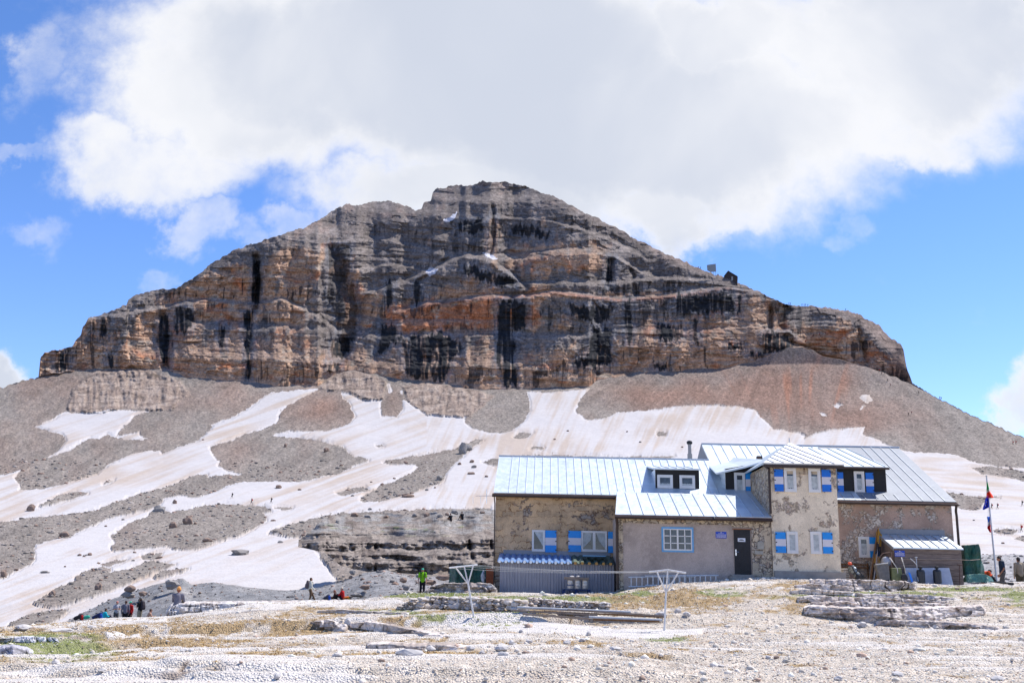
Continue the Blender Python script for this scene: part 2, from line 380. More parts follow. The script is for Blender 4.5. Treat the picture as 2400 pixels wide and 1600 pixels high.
sn = np.maximum.reduce([sdp(wu, wvv, p) for p in [S1, S2, S34] + SMALL])
isl = np.maximum.reduce([sdp(wu, wvv, p) for p in ISL])
sn = np.minimum(sn, -isl)
# little stones poking through near the edges
sn = sn - 9 * np.maximum(0, vn(UU / 5, VV / 2.6, 93) - .72 - .02 * np.clip(sn, 0, 14) + 0) / .28 * sstep(14, 2, sn)
snow = (sn > 0)
# slabs of grey limestone under the wall
SLAB = [[(155, 958), (170, 915), (205, 880), (235, 860), (330, 860), (420, 890), (445, 920), (400, 960), (350, 963), (290, 955), (230, 970)], [(740, 908), (770, 885), (790, 868), (850, 868), (905, 893), (900, 935), (870, 942), (830, 925), (800, 918)], [(940, 905), (1000, 893), (1130, 915), (1160, 930), (1140, 945), (1100, 977), (1040, 977), (1000, 972), (960, 945)]]
slab = np.maximum.reduce([sdp(wu, wvv, p, 10) for p in SLAB]); slabw = sstep(-2, 3, slab)
# surface relief of the slopes (metres, along z)
Xw, Yw = P[..., 0], P[..., 1]
nz = .9 * fbm(Xw / 22, Yw / 22, 100, 3) + .55 * np.maximum(0, fbm(Xw / 5, Yw / 5, 104, 3)) + .3 * fbm(Xw / 1.8, Yw / 1.8, 106, 2)
nz *= np.clip(DD / 420, .15, 1)
smz = (.8 * fbm(Xw / 28, Yw / 40, 108, 3) + .55 * sstep(0, 6, sn)) * np.clip(DD / 420, .2, 1) - .25
fadef = np.where(iscl, 0, 1) * np.clip((VV - foot[None, :]) / 10, 0, 1)
P[..., 2] += np.where(snow, smz, nz) * fadef
# slabs: push like rock
P += (ray(UU, VV) * (slabw * fadef * (3.0 * fbm(UU / 17, VV / 24, 110, 3) + 1.4 * vn(UU / 7, VV / 30, 113) + .9 * vn((VV + 3 * fbm(UU / 30, VV / 30, 179, 2)) / 4.5, UU / 60, 180) + .5 * vn(UU / 3, VV / 3, 114) - 2.5))[..., None])

# ---- colours (albedo)
def lerp(a, b, t): return a + (b - a) * t[..., None]
def c3(*c): return np.array(c, float)
GR = c3(.172, .143, .128); GL = c3(.245, .206, .184); TAN = c3(.47, .280, .172); ORG = c3(.46, .17, .07); BLK = c3(.022, .023, .027); BRN = c3(.25, .18, .15)
Ua, Va = Uc, Vc
cc = lerp(np.broadcast_to(GR, Ua.shape + (3,)), GL, sstep(-.2, .6, fbm(Ua / 30, Va / 18, 120, 4)))
hv = (foot[None, :] - Va)
warm = .55 * fbm(UcW / 55, Va / 45 + UcW / 160, 122, 4) + .35 * fbm(Ua / 12, Va / 40, 125, 3) + .55 * np.exp(-(hv / 80) ** 2) + .12 + .15 * (steep - .6)
EL = [(520, 690, 110, 60, .35), (680, 680, 60, 80, .4), (420, 840, 110, 45, .35), (640, 840, 130, 55, .45), (560, 660, 60, 60, .3), (1010, 740, 150, 45, .6), (1110, 750, 70, 60, .45), (1255, 730, 25, 60, .5), (1300, 600, 130, 35, .5), (1150, 565, 18, 30, .6), (1130, 665, 60, 20, .4),
      (1620, 820, 170, 50, .6), (1500, 840, 60, 40, .5), (1240, 880, 130, 25, .35), (960, 860, 60, 35, .35), (1120, 850, 40, 30, .6), (1650, 760, 150, 14, .45), (1750, 730, 40, 50, .35), (1420, 625, 60, 14, .4), (2010, 830, 50, 40, .3), (1420, 690, 300, 8, .45), (835, 760, 30, 60, .35), (840, 690, 60, 60, .3)]
for x, y, a, b, k in EL: warm = warm + k * np.exp(-(((Ua - x) / a) ** 2 + ((Va - y) / b) ** 2) ** 1.3)
GE = [(1400, 780, 90, 60, .4), (1190, 790, 60, 50, .45), (880, 800, 30, 45, .5), (300, 790, 110, 40, .15), (1100, 600, 120, 25, .3), (940, 600, 90, 60, .3), (1600, 660, 180, 20, .5), (1480, 640, 80, 50, .4), (2000, 790, 160, 60, .1)]
for x, y, a, b, k in GE: warm = warm - k * np.exp(-(((Ua - x) / a) ** 2 + ((Va - y) / b) ** 2))
warm = warm - .45 * upz
wm = sstep(.14, .42, warm) * (.35 + .65 * steep)
tanc = lerp(np.broadcast_to(TAN, Ua.shape + (3,)), ORG, sstep(.1, .6, fbm(Ua / 40, Va / 26, 130, 3) + .9 * np.exp(-(((Ua - 1050) / 210) ** 2 + ((Va - 735) / 45) ** 2)) - .05))
tanc = lerp(tanc, c3(.46, .36, .27), sstep(.1, .7, fbm(Ua / 18, Va / 9, 133, 3)))
cc = lerp(cc, tanc, wm * .92)
cc = lerp(cc, BRN, sstep(.05, .5, fbm(Ua / 24, Va / 14, 135, 3)) * upz * .55)
cc = lerp(cc, c3(.20, .14, .115), upz * sstep(1330, 1560, Ua) * .7)
cc = lerp(cc, c3(.33, .16, .11), np.exp(-((Va - pl(us, LEDGES[2][0])[None, :]) / 4) ** 2) * .7 * sstep(930, 1000, Ua) * (1 - sstep(1600, 1800, Ua)))
# black water streaks, running down from the ledges; dark gullies; painted foot overhang shade
st = vn(Ua / 6.0 + .9 * vn(Va / 30, Ua / 50, 140), Va / 80 + Ua / 37, 141) + .7 * vn(Ua / 2.9, Va / 42, 142) + .25 * vn(Ua / 1.6, Va / 16, 145)
pot = fbm(UcW / 75, Va / 42 + UcW / 210, 143, 3)
blk = sstep(.58, .70, st * .66 + pot * 1.0 + .07) * steep
BL = [[(893, 758), (929, 763), (929, 786), (957, 791), (983, 786), (1034, 779), (1074, 794), (1082, 827), (1057, 835), (1054, 863), (1044, 893), (952, 883), (947, 842), (939, 804), (916, 802), (893, 832), (881, 832), (893, 797)],
      [(1165, 705), (1235, 705), (1238, 760), (1205, 770), (1205, 850), (1215, 905), (1185, 905), (1165, 850)], [(1329, 716), (1438, 716), (1430, 747), (1402, 760), (1380, 750), (1339, 742)], [(1385, 770), (1433, 770), (1438, 852), (1400, 862), (1380, 860), (1345, 855), (1350, 840), (1378, 830)],
      [(1581, 712), (1594, 691), (1655, 687), (1719, 689), (1719, 737), (1680, 732), (1650, 731), (1617, 735), (1581, 740)], [(1727, 689), (1736, 689), (1736, 737), (1727, 737)], [(1543, 760), (1563, 760), (1604, 765), (1604, 796), (1558, 801), (1543, 793)], [(1698, 804), (1744, 801), (1744, 819), (1709, 821)],
      [(1530, 853), (1568, 853), (1568, 866), (1530, 868)], [(1785, 778), (1848, 781), (1868, 802), (1848, 826), (1790, 828)], [(1752, 827), (1797, 829), (1792, 842), (1757, 844)], [(1465, 700), (1485, 700), (1480, 810), (1470, 800)], [(1624, 746), (1636, 746), (1634, 805), (1626, 805)],  # first outline here: overhang shade at the cliff foot, painted black
      [(413, 722), (446, 722), (457, 748), (434, 783), (408, 783)], [(570, 730), (592, 730), (587, 888), (577, 888)], [(510, 763), (530, 763), (525, 815), (512, 815)], [(380, 735), (396, 735), (402, 790), (395, 862), (384, 855), (365, 800)], [(240, 742), (256, 742), (250, 795), (236, 790)], [(130, 822), (165, 815), (160, 868), (128, 872)],
      [(770, 578), (818, 578), (815, 650), (800, 670), (770, 662)], [(597, 609), (613, 609), (610, 710), (588, 715)], [(905, 657), (923, 657), (920, 720), (905, 715)], [(967, 665), (985, 665), (980, 715), (968, 712)], [(770, 662), (830, 665), (838, 720), (832, 800), (800, 800), (790, 740), (768, 700)],
      [(779, 799), (819, 794), (819, 827), (802, 842), (776, 837)], [(766, 853), (802, 855), (799, 868), (766, 878)], [(1089, 617), (1130, 630), (1170, 640), (1210, 650), (1205, 670), (1165, 665), (1120, 650), (1090, 640)], [(1200, 528), (1245, 530), (1290, 545), (1285, 560), (1250, 555), (1205, 550)], [(1150, 505), (1158, 505), (1155, 575), (1148, 590)], [(1420, 610), (1440, 605), (1437, 665), (1420, 660)], [(1075, 520), (1130, 510), (1130, 545), (1080, 545)], [(1183, 855), (1190, 855), (1190, 905), (1180, 905)], [(250, 830), (270, 835), (268, 862), (252, 860)]]
wbu = Ua + 8 * fbm(Ua / 9, Va / 30, 150, 3); wbv = Va + 15 * fbm(Ua / 4.5, Va / 60, 152, 3)
bs = np.maximum.reduce([sdp(wbu, wbv, p, 16) for p in BL])
blk = np.maximum(blk * .9, sstep(-2, 2, bs) * np.where((np.abs(Ua - 800) < 40) & (Va < 790), .66, .97) * (.9 + .14 * sstep(-.6, .1, st)) * sstep(-1.25, -.55, st + .3 * vn(Ua / 3, Va / 9, 155)))
blk = np.maximum(blk, gul * .22)  # carved gullies tinted darker too
# rust on gaps in the streaks
cc = lerp(cc, BLK, np.clip(blk, 0, 1) * (1 - .6 * upz))
# blue grey wash at the rims of the streaks
cc = lerp(cc, c3(.17, .175, .195), sstep(-16, -3, bs) * (1 - sstep(-4, 3, bs)) * .55)
# thin dark cracks: beds and joints
bedn = np.minimum(np.abs(vn(wv / 6.5, Ua / 80, 160)), .6 * np.abs(vn(wv / 15, Ua / 160, 168)) + .03); jn = np.abs(vn(Ua / 4 + .8 * vn(Va / 12, Ua / 9, 161), np.floor(wv / 7) * 1.7 + Va / 60, 162))
crk = np.maximum(1 - sstep(0, .13, bedn), (1 - sstep(0, .09, jn)) * .8) * (.4 + .6 * sstep(-.2, .3, fbm(Ua / 20, Va / 20, 163, 2)))
cc *= (1 - .52 * crk * (1 - .4 * upz))[..., None]
cc *= (1 + .22 * vn(Ua / 2.5, Va / 2.2, 165) + .16 * vn(Ua / 5.2, Va / 3.1, 166))[..., None]
cc = lerp(cc, c3(.235, .20, .175) * np.ones(cc.shape), (1 - thin) * np.ones(Ua.shape))
# slopes
Uq, Vq = UU[:NS], Vs
sxs = np.where(Uq < 1000, (Vq + .55 * Uq) / 9, (Uq - 1880) / np.clip((Vq - 640) / 260, .3, 3) / 9); sys_ = np.where(Uq < 1000, Uq / 70, Vq / 60)
sc_ = np.broadcast_to(c3(.225, .194, .168), Uq.shape + (3,))
red = np.zeros(Uq.shape)
for x, y, a, b, k in [(1850, 900, 190, 90, 1.0), (1560, 930, 190, 40, .9), (740, 965, 80, 50, .9), (2000, 980, 150, 40, .6), (520, 930, 130, 45, .5), (150, 900, 120, 60, .45), (920, 940, 30, 40, .5), (560, 1060, 50, 30, .3), (100, 1020, 140, 60, .3), (1150, 960, 60, 30, .2)]:
    red += k * np.exp(-(((Uq - x) / a) ** 2 + ((Vq - y) / b) ** 2))
red = np.clip(red + .35 * fbm(Uq / 60, Vq / 50, 170, 3), 0, 1)
sc_ = lerp(sc_, c3(.22, .135, .102), red * .95)
fan = vn(Uq / 14 + (Vq - 850) * (Uq - 1880) / 260 / 14, Vq / 90, 172)
sc_ = lerp(sc_, c3(.34, .155, .095), sstep(.1, .8, fan) * np.exp(-(((Uq - 1880) / 130) ** 2 + ((Vq - 900) / 70) ** 2)) * .8)
sc_ = sc_ * (1 + .20 * vn(Uq / 3.3, Vq / 2.0, 174) + .17 * vn(Uq / 1.9, Vq / 1.2, 187) + .13 * fbm(Uq / 40, Vq / 14, 175, 3) + .25 * np.maximum(0, vn(Uq / 2.2, Vq / 1.6, 176) - .45))[..., None]
rn_ = fbm(sxs, sys_, 184, 3); sc_ = sc_ * (1 + .22 * rn_)[..., None]
rk = lerp(np.broadcast_to(c3(.25, .19, .155), Uq.shape + (3,)), c3(.36, .285, .235), sstep(-.3, .5, fbm(Uq / 16, Vq / 6, 178, 3)))
rk = rk * (1 - .45 * (1 - sstep(0, .16, np.abs(vn((Vq + 3 * fbm(Uq / 30, Vq / 30, 179, 2)) / 4.5, Uq / 60, 180)))))[..., None] * (1 - .3 * (1 - sstep(0, .14, np.abs(vn(Uq / 9, Vq / 22, 181)))))[..., None]
sc_ = lerp(sc_, rk, slabw[:NS])
# dirty snow: melt streaks along the fall line
ang = np.interp(Uq, [0, 500, 900, 1300, 1800, 2400], [-.36, -.42, -.7, -2.2, 3.5, .12])
along = (Uq + Vq / np.where(np.abs(ang) < .1, .1, ang))
sx = np.where(Uq < 1000, (Vq + .36 * Uq) / 6.5, np.where(Uq < 2050, (Uq + (Vq - 1000) * .45) / 9, (Vq - .05 * Uq) / 6.5))
sy = np.where(Uq < 1000, Uq / 160, np.where(Uq < 2050, Vq / 70, Uq / 120))
dirt = vn(sx, sy, 190) * .5 + vn(sx * 2.2, sy * 2, 191) * .3 + .8 * fbm(Uq / 110, Vq / 45, 192, 3)
dirt = sstep(-.35, .85, dirt)
clean = np.exp(-(((Uq - 640) / 190) ** 2 + ((Vq - 1335) / 50) ** 2) ** 2) + .5 * np.exp(-(((Uq - 900) / 200) ** 2 + ((Vq - 990) / 60) ** 2))
dirt = np.clip(dirt * (1 - .6 * clean) + .12, 0, 1)
sw = lerp(np.broadcast_to(c3(.505, .48, .475), Uq.shape + (3,)), c3(.43, .35, .29), dirt * .95)
sw = sw * (1 + .03 * vn(Uq / 3, Vq / 1.7, 195))[..., None]
mor = sstep(-.2, .3, fbm(Uq / 10, Vq / 4, 196, 2))
sc_ = np.where(snow[:NS][..., None], sw, sc_)
colr = np.vstack([sc_, np.where(snow[NS:][..., None], c3(.56, .55, .60), cc)])
colr = np.clip(colr, .004, .9)

def rockmat(name, sc1, sc2, bst, dist, rough=.95):
    t = NT(name); a = t.n('ShaderNodeVertexColor', layer_name='Col').outputs[0]; v = t.co()
    n1 = t.noise(v, sc1, 6, .6); n2 = t.noise(v, sc2, 5, .6)
    k = t.math('MULTIPLY', t.ramp(n1, .25, .75, .72, 1.28), t.ramp(n2, .3, .7, .8, 1.2))
    c = t.vm('MULTIPLY', a, t.n('ShaderNodeCombineXYZ', {0: k, 1: k, 2: k}).outputs[0])
    h = t.math('ADD', n1, t.math('MULTIPLY', n2, .5))
    t.out(rough=rough, nrm=t.bump(h, bst, dist), spec=.15); t.t.links.new(c, t.b.inputs['Base Color'])
    return t.m
MROCK = rockmat('cliff_rock', .30, 1.1, .35, .8)
MSCREE = rockmat('scree', .8, 2.6, .7, .5)
def snowmat():
    t = NT('old_snow'); a = t.n('ShaderNodeVertexColor', layer_name='Col').outputs[0]
    v = t.co((.25, .25, .25)); n1 = t.noise(v, 1.5, 5, .6); n2 = t.noise(t.co(), 1.8, 3)
    k = t.ramp(n1, .3, .7, .95, 1.04)
    c = t.vm('MULTIPLY', a, t.n('ShaderNodeCombineXYZ', {0: k, 1: k, 2: k}).outputs[0])
    t.out(rough=.8, nrm=t.bump(t.math('ADD', n1, n2), .5, .25), spec=.2); t.t.links.new(c, t.b.inputs['Base Color'])
    return t.m
MSNOW = snowmat()
def sub_mesh(name, Pv, cv, faces, mat, kind='structure', smooth=True):
    used = np.unique(faces); rm = np.full(len(Pv), -1); rm[used] = np.arange(len(used))
    me = fast_mesh(name, Pv[used], rm[faces], smooth)
    if cv is not None:
        at_ = me.color_attributes.new('Col', 'FLOAT_COLOR', 'POINT')
        at_.data.foreach_set('color', np.hstack([cv[used], np.ones((len(used), 1))]).astype(np.float32).ravel())
    me.materials.append(mat)
    o = bpy.data.objects.new(name, me); C.objects.link(o)
    if kind: o['kind'] = kind
    return o
# back side of the mountain: three more rows going down behind the crest
top = P[-1]
back = []
for dy, dz in ((12, -3), (60, -28), (260, -150), (600, -420)):
    b = top * 1.0; b[:, 1] += dy; b[:, 0] += top[:, 0] / top[:, 1] * dy; b[:, 2] += dz; back.append(b)
Pall = np.concatenate([P, np.array(back)]); NR = Pall.shape[0]
call = np.concatenate([colr, np.repeat(colr[-1:], 4, 0)])
idx = np.arange(NR * NU).reshape(NR, NU)
q = np.stack([idx[:-1, :-1], idx[:-1, 1:], idx[1:, 1:], idx[1:, :-1]], -1)
snf = np.zeros(q.shape[:2], bool); sb = snow.astype(int)
snf[:NS + NC - 1] = (sb[:-1, :-1] + sb[:-1, 1:] + sb[1:, 1:] + sb[1:, :-1]) >= 2
rowi = np.arange(NR - 1)[:, None] >= NS - 1
Pf = Pall.reshape(-1, 3); cf = call.reshape(-1, 3)
o = sub_mesh('mountain', Pf, cf, q[(rowi & ~snf)], MROCK, smooth=False); tag(o, 'banded rock mountain with black streaked cliffs')
o = sub_mesh('scree_slope', Pf, cf, q[(~rowi & ~snf)], MSCREE); tag(o, 'grey and reddish scree slopes below the cliffs')
o = sub_mesh('snowfield', Pf, cf, q[snf], MSNOW); tag(o, 'dirty old snow lying between the scree strips')
colk = us; Vcol = VV; Pgrid = P
def TP(u, v):
    """the point of the slope seen at (u, v)"""
    j = int(np.argmin(np.abs(us - u))); i = int(np.argmin(np.abs(VV[:, j] - v)))
    return P[i, j].copy()
# ================================================================== NEAR GROUND (one sheet from under the eye to the snow)
# knots: list of (u, v or None, Y): height given by where the ground meets the view ray
def kn(Y, pts, z=None):
    """pts (u, v) -> tables of a = x / y and e = z / y at distance Y(u)"""
    return pts
us_g = np.concatenate([np.linspace(-2600, -40, 90)[:-1], np.arange(-40, 2442, 3.1), np.linspace(2442, 5000, 90)[1:]])
A = ray(us_g, np.full(us_g.shape, 1450.0))[:, 0]
def ecurve(pts):
    p = np.array(pts, float); r = ray(p[:, 0], p[:, 1]); o_ = np.argsort(r[:, 0])
    return np.interp(A, r[o_, 0], r[o_, 2])
def ucurve(pts):
    p = np.array(pts, float); r = ray(p[:, 0], np.full(len(p), 1450.0))
    return np.interp(A, r[:, 0], p[:, 1])
GK = []      # (Y array, z array)
one = np.ones(len(A))
GK.append((one * 1.5, one * -1.62)); GK.append((one * 9, one * -1.60))
def addk(Yp, vp):
    Y = ucurve(Yp); GK.append((Y, ecurve(vp) * Y))
addk([(0, 17)], [(0, 1598), (1200, 1602), (2400, 1604)])
addk([(0, 25), (2400, 26)], [(-100, 1530), (0, 1528), (800, 1512), (1300, 1502), (1700, 1505), (2400, 1505)])
addk([(0, 31), (1200, 33), (2400, 34)], [(-100, 1492), (0, 1488), (400, 1478), (900, 1455), (1200, 1440), (1400, 1436), (1700, 1432), (2100, 1436), (2400, 1435)])
addk([(0, 37), (400, 39), (700, 41), (960, 43), (1440, 43.2), (1700, 43.4), (2400, 43.5)],
     [(-100, 1474), (0, 1471), (150, 1462), (240, 1450), (385, 1446), (480, 1432), (600, 1414), (720, 1410), (850, 1405), (900, 1396), (960, 1388), (1160, 1388), (1300, 1391), (1440, 1386), (1500, 1374), (1600, 1363), (1700, 1357), (1800, 1352), (1900, 1355), (1960, 1358), (2060, 1362), (2250, 1372), (2330, 1366), (2400, 1363), (2600, 1360)])
z43 = GK[-1][1]
Lw = np.interp(A, ray(np.array([850., 980.]), np.array([1400., 1400.]))[:, 0], [1, 0])     # 1 on the left, where it drops away
Rw = np.interp(A, ray(np.array([2235., 2300.]), np.array([1400., 1400.]))[:, 0], [0, 1])
def zi(pts):
    p = np.array(pts, float); r = ray(p[:, 0], np.full(len(p), 1400.0)); return np.interp(A, r[:, 0], p[:, 1])
GK.append((one * 46.5, z43 - .08 - .55 * Lw))
GK.append((one * 55, zi([(0, -3.3), (250, -2.95), (400, -2.7), (480, -2.3), (600, -1.95), (700, -1.85), (850, -1.75), (960, -1.3), (1160, -1.0), (1400, -.7), (1700, -.4), (2100, -.6), (2300, -.9), (2400, -.9)])))
GK.append((one * 73, zi([(0, -4.5), (150, -4.0), (200, -3.5), (250, -3.5), (331, -3.5), (400, -2.9), (560, -2.4), (600, -2.25), (650, -2.05), (725, -1.98), (800, -1.95), (880, -1.6), (993, -1.4), (1160, -1.2), (1700, -.5), (2100, -.6), (2300, -.4), (2400, -.35)])))
GK.append((one * 92, ecurve([(-500, 1520), (0, 1475), (150, 1458), (200, 1430), (300, 1388), (370, 1366), (430, 1353), (450, 1368), (500, 1363), (600, 1378), (680, 1388), (740, 1382), (800, 1366), (850, 1346), (900, 1336), (960, 1345), (1160, 1348), (1500, 1352), (2000, 1330), (2235, 1310), (2300, 1298), (2400, 1302), (2600, 1302)]) * 92))
GK.append((one * 97, GK[-1][1] - .6)); GK.append((one * 112, GK[-1][1] - 5))
Ys = np.concatenate([np.linspace(1.5, 14, 26)[:-1], np.arange(14, 48, .085), np.linspace(48, 112, 190)])
kY = np.array([k[0] for k in GK]); kz = np.array([k[1] for k in GK])
GZ = np.empty((len(Ys), len(A)))
for j in range(len(A)):
    y_, z_ = kY[:, j], kz[:, j]
    # monotone-ish smooth interpolation
    h = np.diff(y_); s = np.diff(z_) / h; mm_ = np.zeros(len(y_)); mm_[1:-1] = np.where(s[:-1] * s[1:] > 0, 2 * s[:-1] * s[1:] / (s[:-1] + s[1:] + 1e-12), 0); mm_[0] = s[0]; mm_[-1] = s[-1]
    i = np.clip(np.searchsorted(y_, Ys) - 1, 0, len(y_) - 2); t = (Ys - y_[i]) / h[i]
    GZ[:, j] = (2 * t ** 3 - 3 * t ** 2 + 1) * z_[i] + (t ** 3 - 2 * t ** 2 + t) * h[i] * mm_[i] + (-2 * t ** 3 + 3 * t ** 2) * z_[i + 1] + (t ** 3 - t ** 2) * h[i] * mm_[i + 1]
GX = A[None, :] * Ys[:, None]; GY = np.broadcast_to(Ys[:, None], GX.shape)
GU, GV = proj(np.stack([GX, GY, GZ], -1))
near = 1 - sstep(43.2, 47, GY)
# ledges: thin beds standing proud, cut off along ragged lines
def strata(x, y):
    w = y + 1.4 * fbm(x / 7, y / 3, 200, 3) + .03 * x
    b = vn(w / 2.3, x / 16, 201)
    st_ = sstep(.12, .2, b) * .16 + sstep(.38, .44, b) * .12
    return st_
calm = 1 - sstep(30, 40, GY) * sstep(880, 1000, GU) * (1 - sstep(2300, 2420, GU))
calm2 = 1 - .75 * sstep(1500, 1700, GU)
rel_ = (strata(GX, GY) - .06) * near * sstep(15, 19, GY) * (1 - sstep(30, 36, GY)) * calm2
mound = np.exp(-(((GU - 1530) / 210) ** 2 + ((GV - 1398) / 26) ** 2)) * near
rel_ += (.14 * fbm(GX / .6, GY / .6, 205, 3) - .05) * mound
rel_ += .02 * fbm(GX / .5, GY / .5, 207, 3) * near + .05 * fbm(GX / 3, GY / 3, 208, 2) * near * (1 - sstep(30, 36, GY)) - .03 * near
far = 1 - near
rel_ += far * (.30 * fbm(GX / 7, GY / 5, 209, 3) + .12 * np.maximum(0, fbm(GX / 1.5, GY / 1.5, 210, 2))) * sstep(60, 70, GY)
GZ = GZ + rel_
# colours
WHT = c3(.65, .56, .46); 
gn = fbm(GX / 1.6, GY / 1.1, 220, 4)
base = lerp(np.broadcast_to(WHT, GX.shape + (3,)), c3(.50, .42, .36), sstep(0, .6, gn) * .45)
base = base * (1 + .22 * vn(GX / .12, GY / .12, 222) + .12 * vn(GX / .33, GY / .3, 223))[..., None]
MOSS = [(330, 1470, 420, 14, .7), (300, 1500, 330, 14, .8), (120, 1520, 170, 26, .95), (640, 1462, 240, 20, .65), (900, 1430, 260, 12, .6), (300, 1530, 280, 14, .6), (1000, 1392, 150, 7, 1.1), (1240, 1402, 160, 7, 1.2), (1100, 1448, 160, 12, 1.0), (1290, 1432, 130, 10, .7), (1530, 1400, 220, 24, .9), (800, 1545, 420, 14, .5), (1100, 1500, 260, 10, .45), (1340, 1496, 130, 7, .6), (1560, 1490, 90, 6, .7), (2080, 1392, 190, 10, .9), (2260, 1378, 110, 5, 1.0), (1900, 1368, 120, 8, .5), (1870, 1400, 40, 30, .6), (2390, 1392, 40, 12, .7), (2140, 1412, 90, 6, .6), (2380, 1420, 40, 22, .45), (160, 1495, 120, 8, .7), (1420, 1545, 160, 6, .5)]
mo = np.zeros(GX.shape)
for x, y, a, b, k in MOSS: mo = np.maximum(mo, k * np.exp(-(((GU - x) / a) ** 2 + ((GV - y) / b) ** 2)))
mo = mo * 1.25 + .20 * sstep(15, 20, GY) * (GV < 1560)
mo = mo * near + .0
nm = fbm(GX / .9, GY / .7, 225, 4)
moss = sstep(.02, .5, mo - .36 + .85 * nm + .35 * vn(GX / .16, GY / .16, 226)) * near
GRN = [(120, 1530, 150, 30), (1000, 1392, 150, 10), (1240, 1402, 200, 12), (1100, 1448, 170, 16), (2080, 1392, 260, 12), (2280, 1378, 130, 8), (1560, 1490, 60, 8), (1700, 1385, 60, 10), (2390, 1395, 60, 20), (1480, 1385, 60, 6), (900, 1432, 90, 6)]
gg = np.zeros(GX.shape)
for x, y, a, b in GRN: gg = np.maximum(gg, np.exp(-(((GU - x) / a) ** 2 + ((GV - y) / b) ** 2)))
gsel = sstep(.2, .6, gg + .25 * fbm(GX / .8, GY / .8, 227, 2))
mcol = lerp(np.broadcast_to(c3(.40, .265, .12), GX.shape + (3,)), c3(.22, .25, .07), gsel)
mcol = mcol * (1 + .35 * vn(GX / .1, GY / .1, 228))[..., None]
base = lerp(base, mcol, moss * .85)
SLABS = [[(1040, 1455), (1240, 1448), (1420, 1462), (1650, 1472), (1640, 1484), (1500, 1490), (1380, 1482), (1250, 1478), (1060, 1466)], [(240, 1500), (330, 1495), (330, 1503), (250, 1508)], [(0, 1470), (240, 1452), (390, 1446), (390, 1456), (200, 1466), (0, 1478)], [(380, 1418), (720, 1408), (870, 1404), (860, 1412), (600, 1422), (400, 1426)]]
sn_ = fbm(GX / 4.5 + 3, GY / .75, 232, 4) - .25 * sstep(1000, 1500, GU)
sl = np.maximum.reduce([sdp(GU + 4 * fbm(GX * 2, GY * 2, 231, 2), GV, p, 8) for p in SLABS])
slm = np.maximum(sstep(-1, 1.5, sl), .85 * sstep(.02, .12, sn_) * (1 - moss)) * near
base = lerp(base, c3(.76, .70, .64) * np.ones(GX.shape + (1,)) * (1 - .16 * np.clip(fbm(GX / .5, GY / .12, 233, 3), 0, 1))[..., None], slm)
GZ += .05 * slm
cz_ = GX + .8 * fbm(GX / 2, GY / .8, 240, 3); cy_ = GY + .35 * fbm(GX / 1.5, GY / .7, 241, 3)
crev = (1 - sstep(0, .10, np.abs(vn(cz_ / 2.2, cy_ / .5, 242)))) * sstep(-.05, .3, fbm(GX / 3, GY / 1.2, 243, 2)) * near * (GY > 16) * (1 - .6 * sstep(1150, 1400, GU))
crev = np.maximum(crev, (1 - sstep(0, .08, np.abs(vn(cz_ / .9, cy_ / .22, 244)))) * .5 * near * (1 - slm) * sstep(-.2, .3, fbm(GX / 2, GY / 1, 245, 2)))
base = lerp(base, c3(.20, .125, .08) * np.ones(GX.shape + (1,)), crev * .8); GZ -= .07 * crev
grav = lerp(np.broadcast_to(c3(.255, .25, .25), GX.shape + (3,)), c3(.36, .335, .315), sstep(-.3, .5, fbm(GX / 5, GY / 4, 235, 3)))
grav = lerp(grav, c3(.33, .31, .30), sstep(850, 980, GU)); grav = lerp(grav, c3(.40, .38, .37), sstep(2230, 2260, GU))
grav = grav * (1 + .3 * vn(GX / .3, GY / .35, 237) + .25 * np.maximum(0, vn(GX / .6, GY / .9, 238)))[..., None]
base = lerp(base, grav, far)
base = np.clip(base, .01, .85)
GP = np.stack([GX, GY, GZ], -1)
gi = np.arange(GP.shape[0] * GP.shape[1]).reshape(GP.shape[:2])
gq = np.stack([gi[:-1, :-1], gi[:-1, 1:], gi[1:, 1:], gi[1:, :-1]], -1).reshape(-1, 4)
def groundmat():
    t = NT('pebble_ground'); a = t.n('ShaderNodeVertexColor', layer_name='Col').outputs[0]; v = t.co()
    vo = t.n('ShaderNodeTexVoronoi', {'Scale': 26.0, 'Randomness': 1.0}); t.t.links.new(v, vo.inputs['Vector'])
    n1 = t.noise(v, 26, 4, .6); n2 = t.noise(v, 3.5, 4, .6)
    k = t.math('MULTIPLY', t.ramp(n1, .3, .7, .78, 1.15), t.ramp(vo.outputs[0], .3, .6, 1.06, .84))
    k = t.math('MULTIPLY', k, t.ramp(n2, .3, .7, .88, 1.1))
    c = t.vm('MULTIPLY', a, t.n('ShaderNodeCombineXYZ', {0: k, 1: k, 2: k}).outputs[0])
    h = t.math('ADD', t.math('MULTIPLY', vo.outputs[0], -2.0), n1)
    t.out(rough=.9, nrm=t.bump(h, .7, .03), spec=.15); t.t.links.new(c, t.b.inputs['Base Color'])
    return t.m
MGROUND = groundmat()
o = sub_mesh('ground', GP.reshape(-1, 3), base.reshape(-1, 3), gq, MGROUND); tag(o, 'white pebbly ground with patches of moss')
def gz(x, y):
    """height of the near ground"""
    y = float(np.clip(y, Ys[0], Ys[-1])); a = x / y
    i = min(int(np.searchsorted(Ys, y)), len(Ys) - 1); i = max(i, 1)
    j = min(max(int(np.searchsorted(A, a)), 1), len(A) - 1)
    ty = (y - Ys[i - 1]) / (Ys[i] - Ys[i - 1]); ta = (a - A[j - 1]) / (A[j] - A[j - 1])
    return float((GZ[i - 1, j - 1] * (1 - ta) + GZ[i - 1, j] * ta) * (1 - ty) + (GZ[i, j - 1] * (1 - ta) + GZ[i, j] * ta) * ty)
